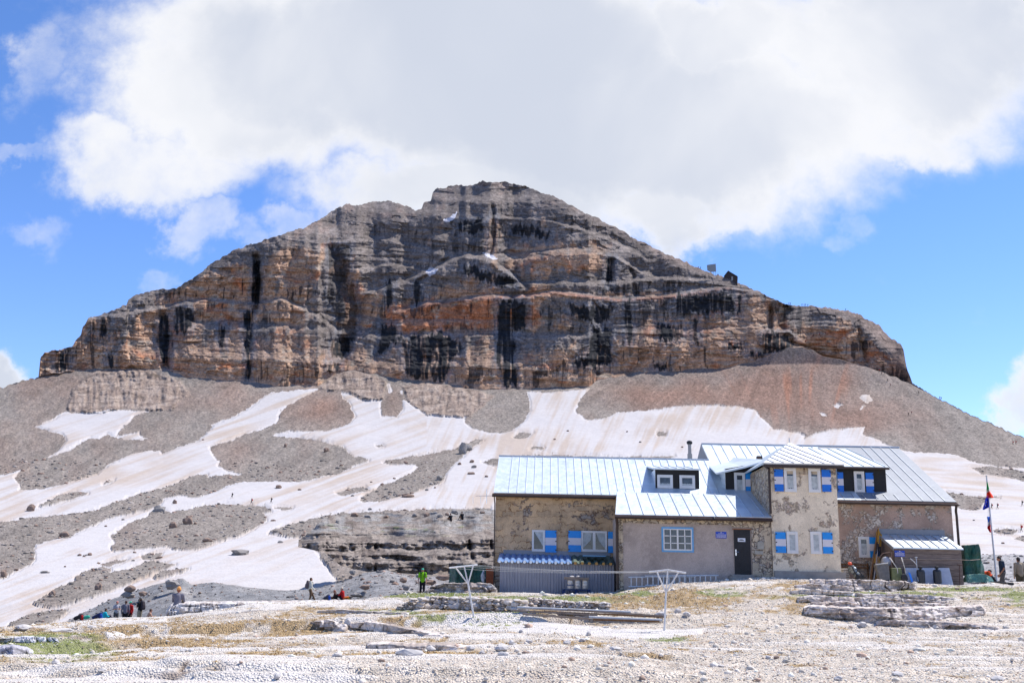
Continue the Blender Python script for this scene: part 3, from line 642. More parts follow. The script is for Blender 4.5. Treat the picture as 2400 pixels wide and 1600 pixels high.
def GH(u, v, y0=15.0, y1=46.0):
    """where the view ray through (u, v) meets the near ground"""
    r = ray(u, v); prev = y0
    for y in np.arange(y0, y1, .1):
        if r[2] * y <= gz(r[0] * y, y): return np.array([r[0] * y, y, gz(r[0] * y, y)])
        prev = y
    return np.array([r[0] * y1, y1, gz(r[0] * y1, y1)])

# ------------------------------------------------------------------ loose pebbles, one mass
def stones(name, n, pick, size, colr_fn, mat, seed, sub=1, flat=.6):
    rs = np.random.RandomState(seed)
    pts, sz = pick(n, rs)
    n = len(pts)
    v0, f0 = ICO[sub]; nv = len(v0)
    k = 1 + rs.uniform(-.28, .28, (n, nv, 1))
    sx = sz[:, None, None] * np.stack([rs.uniform(.8, 1.5, n), rs.uniform(.7, 1.1, n), rs.uniform(.45, .85, n)], -1)[:, None, :]
    V = v0[None] * k * sx
    a = rs.rand(n) * 6.28; ca, sa = np.cos(a)[:, None], np.sin(a)[:, None]
    x = V[..., 0] * ca - V[..., 1] * sa; y = V[..., 0] * sa + V[..., 1] * ca
    V = np.stack([x, y, V[..., 2]], -1) + pts[:, None, :]
    Fc = (f0[None] + (np.arange(n) * nv)[:, None, None]).reshape(-1, 3)
    cv = np.repeat(colr_fn(pts, rs), nv, 0)
    return sub_mesh(name, V.reshape(-1, 3), cv, Fc, mat, kind='stuff', smooth=False)
def pick_near(n, rs):
    # density roughly even in the picture
    y = 15.5 + 29.5 * rs.rand(n) ** 1.25; uu = rs.uniform(-80, 2480, n)
    a = np.interp(uu, us_g, A); x = a * y
    i = np.clip(np.searchsorted(Ys, y), 1, len(Ys) - 1); j = np.clip(np.searchsorted(A, a), 1, len(A) - 1)
    z = GZ[i, j]; ms = moss[i, j]; sm = slm[i, j]; md = mound[i, j]
    keep = (rs.rand(n) > np.maximum(ms * .6, crev[i, j] * .8)) & (rs.rand(n) > sm * .95)
    s = .007 + .030 * rs.rand(n) ** 3.5 * .7 + .08 * (rs.rand(n) > .993) * rs.rand(n)
    s = s * np.where((uu > 1150) & (y < 30), 1.15, 1) * (.30 + y / 42)
    p = np.stack([x, y, z + s * .15], -1)
    return p[keep], s[keep]
def col_near(p, rs):
    n = len(p); c = np.array([.76, .68, .58])[None] * rs.uniform(.72, 1.18, (n, 1))
    w = rs.rand(n, 1) < .16
    c = np.where(w, np.array([.52, .37, .28])[None] * rs.uniform(.7, 1.2, (n, 1)), c)
    return np.clip(c, .05, .82)
MSTONE = rockmat('pebble', 9, 30, .5, .01)
o = stones('pebbles', 120000, pick_near, 0, col_near, MSTONE, 5); tag(o, 'white limestone pebbles strewn over the ground')
def pick_scree(n, rs):
    i = rs.randint(10, NS - 25, n * 3); j = rs.randint(55, NU - 55, n * 3)
    ok = (~snow[i, j]) & (DD[i, j] < 420) ; i, j = i[ok][:n], j[ok][:n]
    s = (.10 + .42 * rs.rand(len(i)) ** 4) * np.clip(DD[i, j] / 230, .5, 1.6)
    return P[i, j] + np.array([0, 0, .05]), s
def col_scree(p, rs):
    n = len(p); c = np.array([.28, .245, .22])[None] * rs.uniform(.6, 1.35, (n, 1))
    w = rs.rand(n, 1) < .25
    return np.where(w, np.array([.34, .23, .18])[None] * rs.uniform(.7, 1.2, (n, 1)), c)
o = stones('scree_blocks', 9000, pick_scree, 0, col_scree, MSCREE, 6); tag(o, 'small grey and brown blocks covering the scree')
def pick_bank(n, rs):
    y = rs.uniform(56, 97, n); uu = rs.uniform(60, 2450, n); a = np.interp(uu, us_g, A)
    i = np.clip(np.searchsorted(Ys, y), 1, len(Ys) - 1); j = np.clip(np.searchsorted(A, a), 1, len(A) - 1)
    s = .035 + .22 * rs.rand(n) ** 7 * np.where(uu > 830, 1.0, .6)
    return np.stack([a * y, y, GZ[i, j]], -1), s
o = stones('gravel', 9000, pick_bank, 0, col_scree, MSCREE, 8); tag(o, 'grey gravel stones on the bank behind the crest')
# moss and short grass tufts, one mass
def grass():
    rs = np.random.RandomState(9); n = 60000
    y = 16 + 28 * rs.rand(n); uu = rs.uniform(-60, 2460, n); a = np.interp(uu, us_g, A)
    i = np.clip(np.searchsorted(Ys, y), 1, len(Ys) - 1); j = np.clip(np.searchsorted(A, a), 1, len(A) - 1)
    keep = rs.rand(n) < moss[i, j] * .55 - .10
    x, y, i, j = (a * y)[keep], y[keep], i[keep], j[keep]; n = len(x)
    z = GZ[i, j]; g = gsel[i, j]
    B = 5
    an = rs.rand(n, B) * 6.28; r = rs.uniform(.02, .06, (n, B)); hgt = rs.uniform(.015, .045, (n, B))
    cx = x[:, None] + rs.uniform(-.05, .05, (n, B)); cy = y[:, None] + rs.uniform(-.05, .05, (n, B)); cz = z[:, None]
    w = .012
    p0 = np.stack([cx - w * np.sin(an), cy + w * np.cos(an), cz + 0 * cx], -1); p1 = np.stack([cx + w * np.sin(an), cy - w * np.cos(an), cz + 0 * cx], -1)
    p2 = np.stack([cx + r * np.cos(an), cy + r * np.sin(an), cz + hgt], -1)
    V = np.stack([p0, p1, p2], 2).reshape(-1, 3); Fc = np.arange(len(V)).reshape(-1, 3)
    c = (np.array([.48, .33, .15])[None] * (1 - g[:, None]) + np.array([.27, .31, .08])[None] * g[:, None]) * rs.uniform(.7, 1.25, (n, 1))
    o = sub_mesh('grass', V, np.repeat(c, B * 3, 0), Fc, MGRASS, kind='stuff', smooth=False)
    tag(o, 'short green and rusty brown moss and grass between the pebbles')
t = NT('grass'); a_ = t.n('ShaderNodeVertexColor', layer_name='Col').outputs[0]; t.out(rough=.9, spec=.1); t.t.links.new(a_, t.b.inputs['Base Color']); MGRASS = t.m
grass()

# ------------------------------------------------------------------ rock beds and outcrops
def rock_bed(name, label, top, bottom, Y, back, seed, col1=(.64, .56, .50), col2=(.33, .26, .22), amp=.10, step=1.2, rows=40, rowh=.045, group=None, crackw=16, rise=0.0, cat='rock', shade=.5):
    """a bed of rock with a ragged face: top and bottom edges as seen, then a top surface running back into the slope"""
    t_ = np.array(top, float); b_ = np.array(bottom, float)
    uu = np.arange(max(t_[0, 0], b_[0, 0]), min(t_[-1, 0], b_[-1, 0]) + .1, step)
    vt = np.interp(uu, t_[:, 0], t_[:, 1]) + .9 * vn(uu / 7, uu * 0, seed); vb = np.interp(uu, b_[:, 0], b_[:, 1]) + 2
    vb = np.maximum(vb, vt + .6)
    gb = [GH(q_[0], np.interp(q_[0], b_[:, 0], b_[:, 1])) for q_ in (b_[0], b_[len(b_) // 2], b_[-1])] if Y is None else None
    if gb: Y = list(zip([b_[0, 0], b_[len(b_) // 2, 0], b_[-1, 0]], [g_[1] for g_ in gb])); mid = b_[len(b_) // 2, 0]; gt_ = GH(mid, np.interp(mid, t_[:, 0], t_[:, 1])); back = float(np.clip(gt_[1] - gb[1][1], .5, back * 1.6))
    Yr = (Y if np.isscalar(Y) else np.interp(uu, *zip(*Y)))
    Yr = Yr * np.ones(len(uu)); Ym = float(Yr.mean()); sc_m = Ym / F
    f = np.linspace(0, 1, rows)
    V_ = vb[None, :] + (vt - vb)[None, :] * f[:, None]; U_ = np.broadcast_to(uu, V_.shape)
    hh = (vb - vt)[None, :] * sc_m * f[:, None]
    xm = U_ * sc_m; zm = V_ * sc_m
    jx = xm + .22 * fbm(xm / .5, zm / .3, seed + 2, 2); bk_ = np.floor(zm / .16 + .7 * vn(xm / 1.1, zm * 0, seed + 3))
    n = amp * (.55 * fbm(xm / .13, zm / .07, seed + 21, 3) + 1.3 * fbm(xm / .5, zm / .35, seed + 1, 4) + 1.5 * vn(bk_ * 3.1, np.floor(jx / .45 + bk_ * .37) * 1.7, seed + 4) + 1.0 * vn(bk_ * 2.3, xm / 3, seed + 5) + 1.3 * (1 - sstep(0, .2, np.abs(vn(jx / (crackw * .03), zm / .8, seed + 6)))))
    ends = np.minimum(sstep(uu[0] - 1, uu[0] + 5, U_ + 3 * vn(V_ / 3, U_ * 0, seed)), 1 - sstep(uu[-1] - 5, uu[-1] + 1, U_))
    Dp = Yr[None, :] + .25 * hh + n + (1 - ends) * amp * 3 + amp * 2.2 * (1 - sstep(0, .3, f))[:, None] * sstep(-.3, .3, vn(xm / .9, zm * 0, seed + 7))
    Pq = ray(U_, V_) * Dp[..., None]
    cz = [Pq]
    tp = Pq[-1]
    for k, bb in enumerate(np.linspace(.12, 1, 9)):
        q_ = tp.copy(); dy = back * bb; q_[:, 1] += dy; q_[:, 0] += tp[:, 0] / tp[:, 1] * dy
        q_[:, 2] += rise * bb + (.35 * amp * fbm(q_[:, 0] / .3, q_[:, 1] / .3, seed + 9, 3)) - (0.25 * amp + .2 * back * .1) * bb ** 3 * (1 if k < 8 else 6)
        cz.append(q_[None])
    Pq = np.concatenate(cz); H, W = Pq.shape[:2]
    ii = np.arange(H * W).reshape(H, W); qq = np.stack([ii[:-1, :-1], ii[:-1, 1:], ii[1:, 1:], ii[1:, :-1]], -1).reshape(-1, 4)
    X_, Z_ = Pq[..., 0], Pq[..., 2]; 
    ky = np.zeros((H, W)); ky[:rows] = V_ * sc_m; ky[rows:] = Pq[rows:, :, 1] * .35
    c = lerp(np.broadcast_to(c3(*col1), (H, W, 3)), c3(*col2), sstep(-.25, .35, fbm(X_ / .7, ky / .35, seed + 11, 4)) * .8)
    crk_ = np.maximum(1 - sstep(0, .13, np.abs(vn(ky / .12, X_ / 1.6, seed + 13))), (1 - sstep(0, .1, np.abs(vn(X_ / (crackw * .022), ky / .8, seed + 15)))))
    crk_[rows + 1:] *= .4
    c = c * (1 - shade * crk_)[..., None] * (1 + .28 * vn(X_ / .07, ky / .07, seed + 17) + .15 * vn(X_ / .2, ky / .12, seed + 18))[..., None]
    o = sub_mesh(name, Pq.reshape(-1, 3), np.clip(c.reshape(-1, 3), .01, .8), qq, MSTONE, kind=None, smooth=False)
    # seat the object at its own base
    lo = Pq.reshape(-1, 3).min(0); hi = Pq.reshape(-1, 3).max(0); b0 = Vector(((lo[0] + hi[0]) / 2, (lo[1] + hi[1]) / 2, lo[2]))
    o.data.transform(Matrix.Translation(-b0)); o.location = b0
    return tag(o, label, cat, group)
BG = 'beds of pale rock in front of the hut'
rock_bed('rock_ledge', 'long pale rock bed with a dark cleft, tallest of the stepped beds before the hut', [(1884, 1424), (1900, 1420), (1960, 1424), (2050, 1426), (2180, 1424), (2300, 1420), (2312, 1432)], [(1884, 1442), (1900, 1449), (1960, 1452), (2010, 1454), (2060, 1462), (2100, 1456), (2200, 1452), (2312, 1440)], None, 2.6, 301, amp=.13, group=BG)
rock_bed('rock_ledge', 'low pale rock bed running under the tallest bed to its right end', [(2050, 1456), (2090, 1452), (2200, 1456), (2300, 1464), (2345, 1472)], [(2050, 1464), (2100, 1470), (2200, 1472), (2300, 1482), (2345, 1478)], None, 1.8, 307, amp=.1, group=BG)
rock_bed('rock_ledge', 'pale rounded rock bed just above the tallest one, with green moss at its right end', [(1868, 1400), (1900, 1394), (2000, 1400), (2120, 1404), (2225, 1408)], [(1868, 1412), (1900, 1419), (2000, 1412), (2120, 1414), (2225, 1414)], None, 2.0, 311, amp=.1, group=BG)
rock_bed('rock_ledge', 'narrow cracked rock bed, second from the hut wall', [(1852, 1384), (1900, 1380), (1980, 1386), (2060, 1394)], [(1852, 1392), (1900, 1393), (1980, 1396), (2060, 1401)], None, 1.8, 313, amp=.08, group=BG)
rock_bed('rock_ledge', 'broad slanting rock slab closest to the hut, below the tower and the shed', [(1900, 1358), (1960, 1357), (2060, 1359), (2120, 1362), (2150, 1370)], [(1900, 1376), (1980, 1380), (2060, 1386), (2120, 1388), (2150, 1382)], None, 2.2, 317, amp=.14, group=BG, crackw=9)
rock_bed('rock_ledge', 'flat topped white rock bed that the person in the orange hat sits on', [(388, 1440), (400, 1424), (420, 1415), (520, 1414), (700, 1412), (860, 1409)], [(388, 1450), (430, 1452), (520, 1450), (600, 1440), (700, 1424), (860, 1412)], [(380, 41.5), (860, 42.5)], 9.5, 321, col1=(.60, .56, .53), amp=.13, crackw=6, shade=.35)
rock_bed('rock_ledge', 'short pale rock bed left, between the slanting slab by the hut and the cracked bed', [(1862, 1372), (1900, 1367), (1990, 1372), (2030, 1378)], [(1862, 1379), (1900, 1383), (1990, 1385), (2030, 1384)], None, 2.0, 351, amp=.10, group=BG)
rock_bed('rock_ledge', 'pale rock bed in the right half, just above the mossy rounded bed', [(2010, 1392), (2100, 1391), (2200, 1396), (2240, 1402)], [(2010, 1401), (2100, 1403), (2200, 1406), (2240, 1407)], None, 2.0, 353, amp=.10, group=BG)
rock_bed('rock_ledge', 'thin pale rock bed directly on top of the tallest bed', [(1900, 1412), (2000, 1409), (2120, 1413), (2230, 1415)], [(1900, 1420), (2000, 1421), (2120, 1423), (2230, 1421)], None, 1.8, 355, amp=.10, group=BG)
LG = 'broken rock edges in the pebble ground'
rock_bed('rock_edge', 'dark broken rock edge, longest one in the middle of the pebble ground', [(810, 1462), (860, 1456), (920, 1466), (1000, 1482), (1060, 1492)], [(810, 1466), (860, 1474), (920, 1484), (1000, 1492), (1060, 1496)], None, 1.4, 331, col2=(.22, .17, .14), amp=.11, group=LG)
rock_bed('rock_edge', 'pale rock edge with a rusty rim left of the longest dark edge', [(725, 1458), (770, 1452), (810, 1462), (822, 1470)], [(725, 1465), (770, 1478), (810, 1480), (822, 1474)], None, 1.3, 335, col2=(.22, .17, .14), amp=.11, group=LG)
rock_bed('rock_edge', 'thin rock edge behind the others, level with the foot of the first drying post', [(745, 1430), (800, 1428), (880, 1433), (960, 1436)], [(745, 1436), (790, 1442), (880, 1440), (960, 1439)], None, 1.4, 337, col2=(.24, .19, .16), amp=.08, group=LG)
rock_bed('rock_edge', 'rounded rock edge nearest the viewer below the longest dark edge', [(860, 1512), (900, 1508), (960, 1514), (1050, 1512), (1100, 1520)], [(860, 1520), (900, 1526), (960, 1526), (1050, 1522), (1100, 1524)], None, 1.2, 341, col2=(.30, .24, .2), amp=.07, group=LG)
rock_bed('rock_edge', 'white toothed rock edge at the far left of the pebble ground', [(-20, 1496), (60, 1492), (130, 1494), (145, 1500)], [(-20, 1504), (60, 1506), (130, 1505), (145, 1504)], None, 1.2, 343, col1=(.62, .6, .62), col2=(.3, .28, .32), amp=.09, group=LG, crackw=5)
rock_bed('rock_edge', 'bluish rock edge beside the green moss at the far left', [(-20, 1522), (30, 1518), (80, 1526)], [(-20, 1532), (30, 1534), (80, 1530)], None, 1.2, 345, col1=(.55, .53, .56), col2=(.28, .26, .3), amp=.08, group=LG)
# the big dark outcrop behind the hut
OT = [(705, 1262), (722, 1250), (760, 1214), (820, 1206), (900, 1203), (960, 1204), (1040, 1199), (1100, 1196), (1200, 1192), (1260, 1192)]
OB = [(705, 1278), (760, 1290), (800, 1322), (860, 1335), (930, 1338), (1000, 1342), (1100, 1345), (1200, 1348), (1260, 1348)]
def outcrop():
    uu = np.arange(700, 1300, 1.5); rows = 120
    vt = pl(uu, OT) + 2.2 * vn(uu / 6, uu * 0, 401) + 1.2 * vn(uu / 2.5, uu * 0, 402); vb = pl(uu, OB) + 4
    f = np.linspace(0, 1, rows)
    V_ = vb[None] + (vt - vb)[None] * f[:, None]; U_ = np.broadcast_to(uu, V_.shape)
    wv_ = V_ + 5 * fbm(U_ / 70, V_ / 50, 403, 2)
    vts = pl(uu, OT); face = sstep(0, 9, (vb + (vts - vb) * .52)[None] + 3 * fbm(U_ / 40, V_ * 0, 399, 2) - V_)
    mm2 = .02 + .75 * np.maximum(0, vn(wv_ / 9, U_ / 300, 404) - .2) + .14 * face + .9 * face * np.maximum(0, vn(wv_ / 4.5, U_ / 90, 405) - .1)
    D_ = 96 + np.cumsum(mm2 * (vb - vt)[None] / rows, 0)
    D_ += (1.1 * fbm(U_ / 34, V_ / 40, 406, 3) * 1.9 + .75 * fbm(U_ / 11, V_ / 9, 407, 3)) * (1 - .55 * face) + .35 * vn(wv_ / 3.4, U_ / 60, 408) + 1.1 * (1 - sstep(0, .25, np.abs(vn(U_ / 45, V_ / 90, 409)))) * (1 - face) 
    D_ += 2.5 * (1 - sstep(700, 760, U_))
    Pq = ray(U_, V_) * D_[..., None]
    tp = Pq[-1]; ex = []
    hc = (vb - vt) / F * 96
    for dy, dz in ((1.5, .02), (6, .08), (14, .5)):
        b = tp.copy(); b[:, 1] += dy; b[:, 0] += tp[:, 0] / tp[:, 1] * dy; b[:, 2] -= dz * hc; ex.append(b[None])
    Pq = np.concatenate([Pq] + ex); H, W = Pq.shape[:2]
    ii = np.arange(H * W).reshape(H, W); qq = np.stack([ii[:-1, :-1], ii[:-1, 1:], ii[1:, 1:], ii[1:, :-1]], -1).reshape(-1, 4)
    V2 = np.vstack([V_, np.repeat(V_[-1:], 3, 0)]); U2 = np.broadcast_to(uu, V2.shape); w2 = V2 + 5 * fbm(U2 / 70, V2 / 50, 403, 2)
    c = lerp(np.broadcast_to(c3(.40, .335, .285), V2.shape + (3,)), c3(.24, .19, .16), sstep(-.2, .5, fbm(U2 / 22, V2 / 12, 411, 4)))
    c = lerp(c, c3(.40, .385, .37), sstep(1262, 1240, V2) * sstep(-.3, .3, fbm(U2 / 20, V2 / 6, 412, 3)) * .8)
    c = lerp(c, c3(.05, .045, .045), np.clip(sstep(.25, .6, fbm(U2 / 28, V2 / 20, 413, 3) + .2 * vn(U2 / 7, V2 / 12, 414)) * sstep(1232, 1255, V2), 0, 1) * .5)
    ck = np.maximum(1 - sstep(0, .14, np.abs(vn(w2 / 4.5, U2 / 60, 415))), .8 * (1 - sstep(0, .1, np.abs(vn(U2 / 8, V2 / 14, 416)))))
    c = c * .62 * (1 - .5 * ck)[..., None] * (1 + .2 * vn(U2 / 2, V2 / 2, 417))[..., None]
    c = lerp(c, c3(.16, .19, .06), .6 * sstep(.45, .7, fbm(U2 / 30, V2 / 5, 418, 2)) * np.exp(-((V2 - 1240) / 14) ** 2))
    o = sub_mesh('rock_outcrop', Pq.reshape(-1, 3), np.clip(c.reshape(-1, 3), .01, .6), qq, MSTONE2, kind=None, smooth=False)
    b0 = Vector(Pq[0, W // 2]); o.data.transform(Matrix.Translation(-b0)); o.location = b0
    tag(o, 'long dark layered rock outcrop rising from the gravel behind the left end of the hut', 'rock')
    return Pq, U_, V_
MSTONE2 = rockmat('outcrop_rock', 1.2, 4.5, .7, .12)
OP, OU, OV = outcrop()
def OPT(u, v):
    j = int(np.argmin(np.abs(OU[0] - u))); i = int(np.argmin(np.abs(OV[:, j] - v))); return OP[i, j].copy()
# ------------------------------------------------------------------ boulders one can tell apart
MB1 = plain('brown_boulder', (.30, .215, .17), .95, var=.3, sc=1.5, spec=.1, bump=.4)
MB2 = plain('grey_boulder', (.31, .285, .265), .95, var=.3, sc=1.5, spec=.1, bump=.4)
MB3 = plain('white_boulder', (.60, .56, .53), .95, var=.25, sc=5, spec=.1, bump=.4)
def boulder(u, v, w, h, mat, label, group=None, P0=None, seed=0, name='boulder'):
    """w, h: size in pixels of the photograph"""
    p = TP(u, v) if P0 is None else P0
    k = p[1] / F
    r = (w * k / 2, w * k / 2 * .8, h * k * .62)
    b = MB().blob(p + np.array([0, 0, h * k * .28]), r, seed, 2, .3)
    o = b.build(name, mat, base=p); return tag(o, label, 'rock', group)
boulder(72, 1196, 20, 17, MB1, 'brown block standing upright on the scree strip at the far left', seed=1)
boulder(372, 1200, 32, 18, MB2, 'large grey boulder at the top left corner of the wide scree island', seed=2)
boulder(405, 1238, 20, 17, MB1, 'brown boulder with a sunlit face in the middle of the wide scree island', seed=3)
boulder(440, 1228, 24, 18, MB1, 'pinkish brown boulder upper middle of the wide scree island', seed=4)
boulder(486, 1270, 26, 10, MB1, 'flat tan boulder at the lower rim of the wide scree island', seed=5)
boulder(150, 1256, 22, 13, MB1, 'brown wedge of rock on the snow edge below the left scree strip', seed=6)
boulder(1086, 1062, 22, 26, MB2, 'rounded beige boulder at the upper end of the narrow scree tongue', seed=7)
boulder(1092, 1052, 30, 16, MB2, 'grey block behind the rounded beige boulder', seed=8)
boulder(230, 1382, 18, 17, MB1, 'brown block on the scree strip above the resting group', seed=9)
boulder(122, 1397, 18, 15, MB1, 'brown boulder at the left end of the lowest scree strip', seed=10)
boulder(410, 1183, 12, 10, MB1, 'small brown block alone on the snow above the wide scree island', seed=11)
boulder(563, 1300, 44, 15, MB2, 'flat brown rock half sunk in the snow above the clean snow patch', seed=12)
boulder(652, 1146, 18, 9, MB1, 'brown rock alone on the snow left of the small scree patch', seed=13)
boulder(955, 1168, 28, 9, MB1, 'flat brown rock on the snow right of the tongue end', seed=14)
boulder(1030, 1126, 18, 12, MB2, 'pointed grey block at the right rim of the narrow scree tongue', seed=15)
boulder(765, 1060, 15, 12, MB1, 'brown block near the right end of the big upper scree island', seed=16)
boulder(670, 1046, 9, 9, MB1, 'small brown block near the top of the big upper scree island', seed=17)
boulder(8, 1350, 16, 18, MB1, 'dark brown boulder cut by the left edge of the photo', seed=18)
MG = 'small rocks lying on the snow'
k_ = 30
for (u_, v_, w_, h_) in [(186, 1301, 11, 6), (196, 1303, 7, 5), (202, 1300, 6, 5), (211, 1300, 10, 7), (248, 1235, 7, 4), (288, 1217, 8, 4), (316, 1295, 9, 5), (152, 1326, 6, 4), (105, 1341, 22, 6), (374, 1306, 17, 6), (230, 1318, 9, 5), (312, 1314, 10, 4), (702, 1148, 9, 4), (640, 1219, 14, 4), (658, 1271, 15, 6), (896, 1136, 11, 6), (965, 1156, 11, 5), (1000, 1148, 8, 5), (1078, 1090, 10, 6), (1104, 1111, 16, 6), (1112, 1096, 14, 7), (1140, 1117, 9, 5), (1107, 1084, 13, 7), (867, 1194, 10, 6), (1020, 1142, 6, 4), (925, 1121, 8, 4), (826, 1165, 8, 4), (870, 1131, 7, 3), (475, 1033, 6, 3), (60, 1236, 12, 5), (1330, 1010, 7, 3), (1300, 1030, 6, 3), (1500, 1035, 7, 4), (1600, 1050, 6, 3), (1470, 1011, 6, 3), (2283, 1220, 7, 3), (2350, 1275, 9, 4)]:
    k_ += 1
    boulder(u_, v_ + 1, w_, h_, MB1 if k_ % 3 else MB2, 'small brown or grey rock lying alone on the old snow', MG, seed=k_, name='snow_rock')
RG = 'rocks along the top of the dark outcrop'
for (u_, v_, w_, h_) in [(790, 1222, 12, 8), (832, 1207, 22, 9), (862, 1210, 16, 8), (905, 1210, 16, 7), (972, 1208, 14, 9), (1000, 1207, 14, 10), (1032, 1208, 16, 7), (1048, 1205, 10, 9), (1066, 1201, 20, 11), (1130, 1199, 14, 6)]:
    k_ += 1; boulder(u_, v_, w_, h_, MB1 if k_ % 2 else MB2, 'pinkish block perched on the upper rim of the dark outcrop', RG, P0=OPT(u_, v_ + 3), seed=k_, name='rim_rock')
BK = 'rocks on the grey gravel bank'
for (u_, v_, w_, h_) in [(404, 1367, 34, 17), (305, 1378, 24, 12), (300, 1392, 28, 12), (335, 1390, 26, 9), (385, 1407, 26, 6), (468, 1388, 10, 4), (827, 1339, 14, 9), (822, 1352, 10, 6), (838, 1392, 44, 10), (856, 1374, 28, 10), (952, 1375, 20, 11), (945, 1358, 18, 9), (978, 1348, 10, 7), (1010, 1362, 30, 10), (350, 1432, 14, 4), (1040, 1352, 40, 10)]:
    k_ += 1
    boulder(u_, v_, w_, h_, MB1 if k_ % 2 else MB2, 'rock lying on the grey gravel between the crest and the dark outcrop', BK, P0=at(u_, v_ + h_ * .4, 84 if u_ < 820 else 76), seed=k_, name='gravel_rock')
NGP = 'larger loose stones on the pebble ground'
for (u_, v_, w_, h_) in [(130, 1552, 18, 12), (145, 1477, 66, 9), (55, 1470, 40, 9), (215, 1468, 24, 5), (430, 1524, 20, 9), (448, 1524, 14, 7), (1010, 1521, 22, 11), (1103, 1520, 22, 11), (1175, 1521, 34, 17), (1180, 1532, 28, 10), (1130, 1530, 14, 8), (960, 1530, 64, 14), (790, 1536, 22, 8), (1040, 1546, 18, 6), (1200, 1508, 18, 12), (1240, 1503, 16, 9), (1330, 1505, 20, 10), (1365, 1500, 18, 9), (1440, 1520, 30, 9), (1222, 1478, 12, 7), (1380, 1486, 14, 10), (2022, 1464, 26, 12), (2192, 1470, 14, 9), (2262, 1470, 12, 7), (1965, 1592, 20, 10), (2105, 1580, 30, 12), (2340, 1590, 34, 10), (1690, 1560, 20, 6), (240, 1575, 22, 8), (650, 1588, 16, 12), (1800, 1540, 14, 7), (1550, 1440, 26, 12), (1610, 1440, 20, 10), (1588, 1432, 16, 10), (815, 1464, 18, 16), (1955, 1427, 30, 12)]:
    k_ += 1; p_ = GH(u_, v_ + h_ * .3)
    boulder(u_, v_, w_, h_, MB3, 'pale loose stone bigger than the pebbles around it', NGP, P0=p_, seed=k_, name='loose_stone')
# ================================================================== THE HUT
AN = -math.radians(2.1)
E1 = np.array([math.cos(AN), math.sin(AN), 0]); E2 = np.array([-math.sin(AN), math.cos(AN), 0]); O0 = np.array([0, 44.3, 0])
TILT = .012; EX = E1 - np.array([0, 0, .012])      # the old house leans a little
def BF(s, d, z): return O0 + E1 * s + E2 * d + np.array([0, 0, z - TILT * (s - 10)])
def Q(u, v, d):
    """(s, z) on the plane at depth d behind the front wall"""
    r = ray(u, v); t_ = (d + O0 @ E2) / (r @ E2); p = r * t_
    s_ = float((p - O0) @ E1); return s_, float(p[2]) + TILT * (s_ - 10)
def bx(mb, s0, s1, d0, d1, z0, z1): return mb.box((s0, d0, z0), (s1, d1, z1), BF)
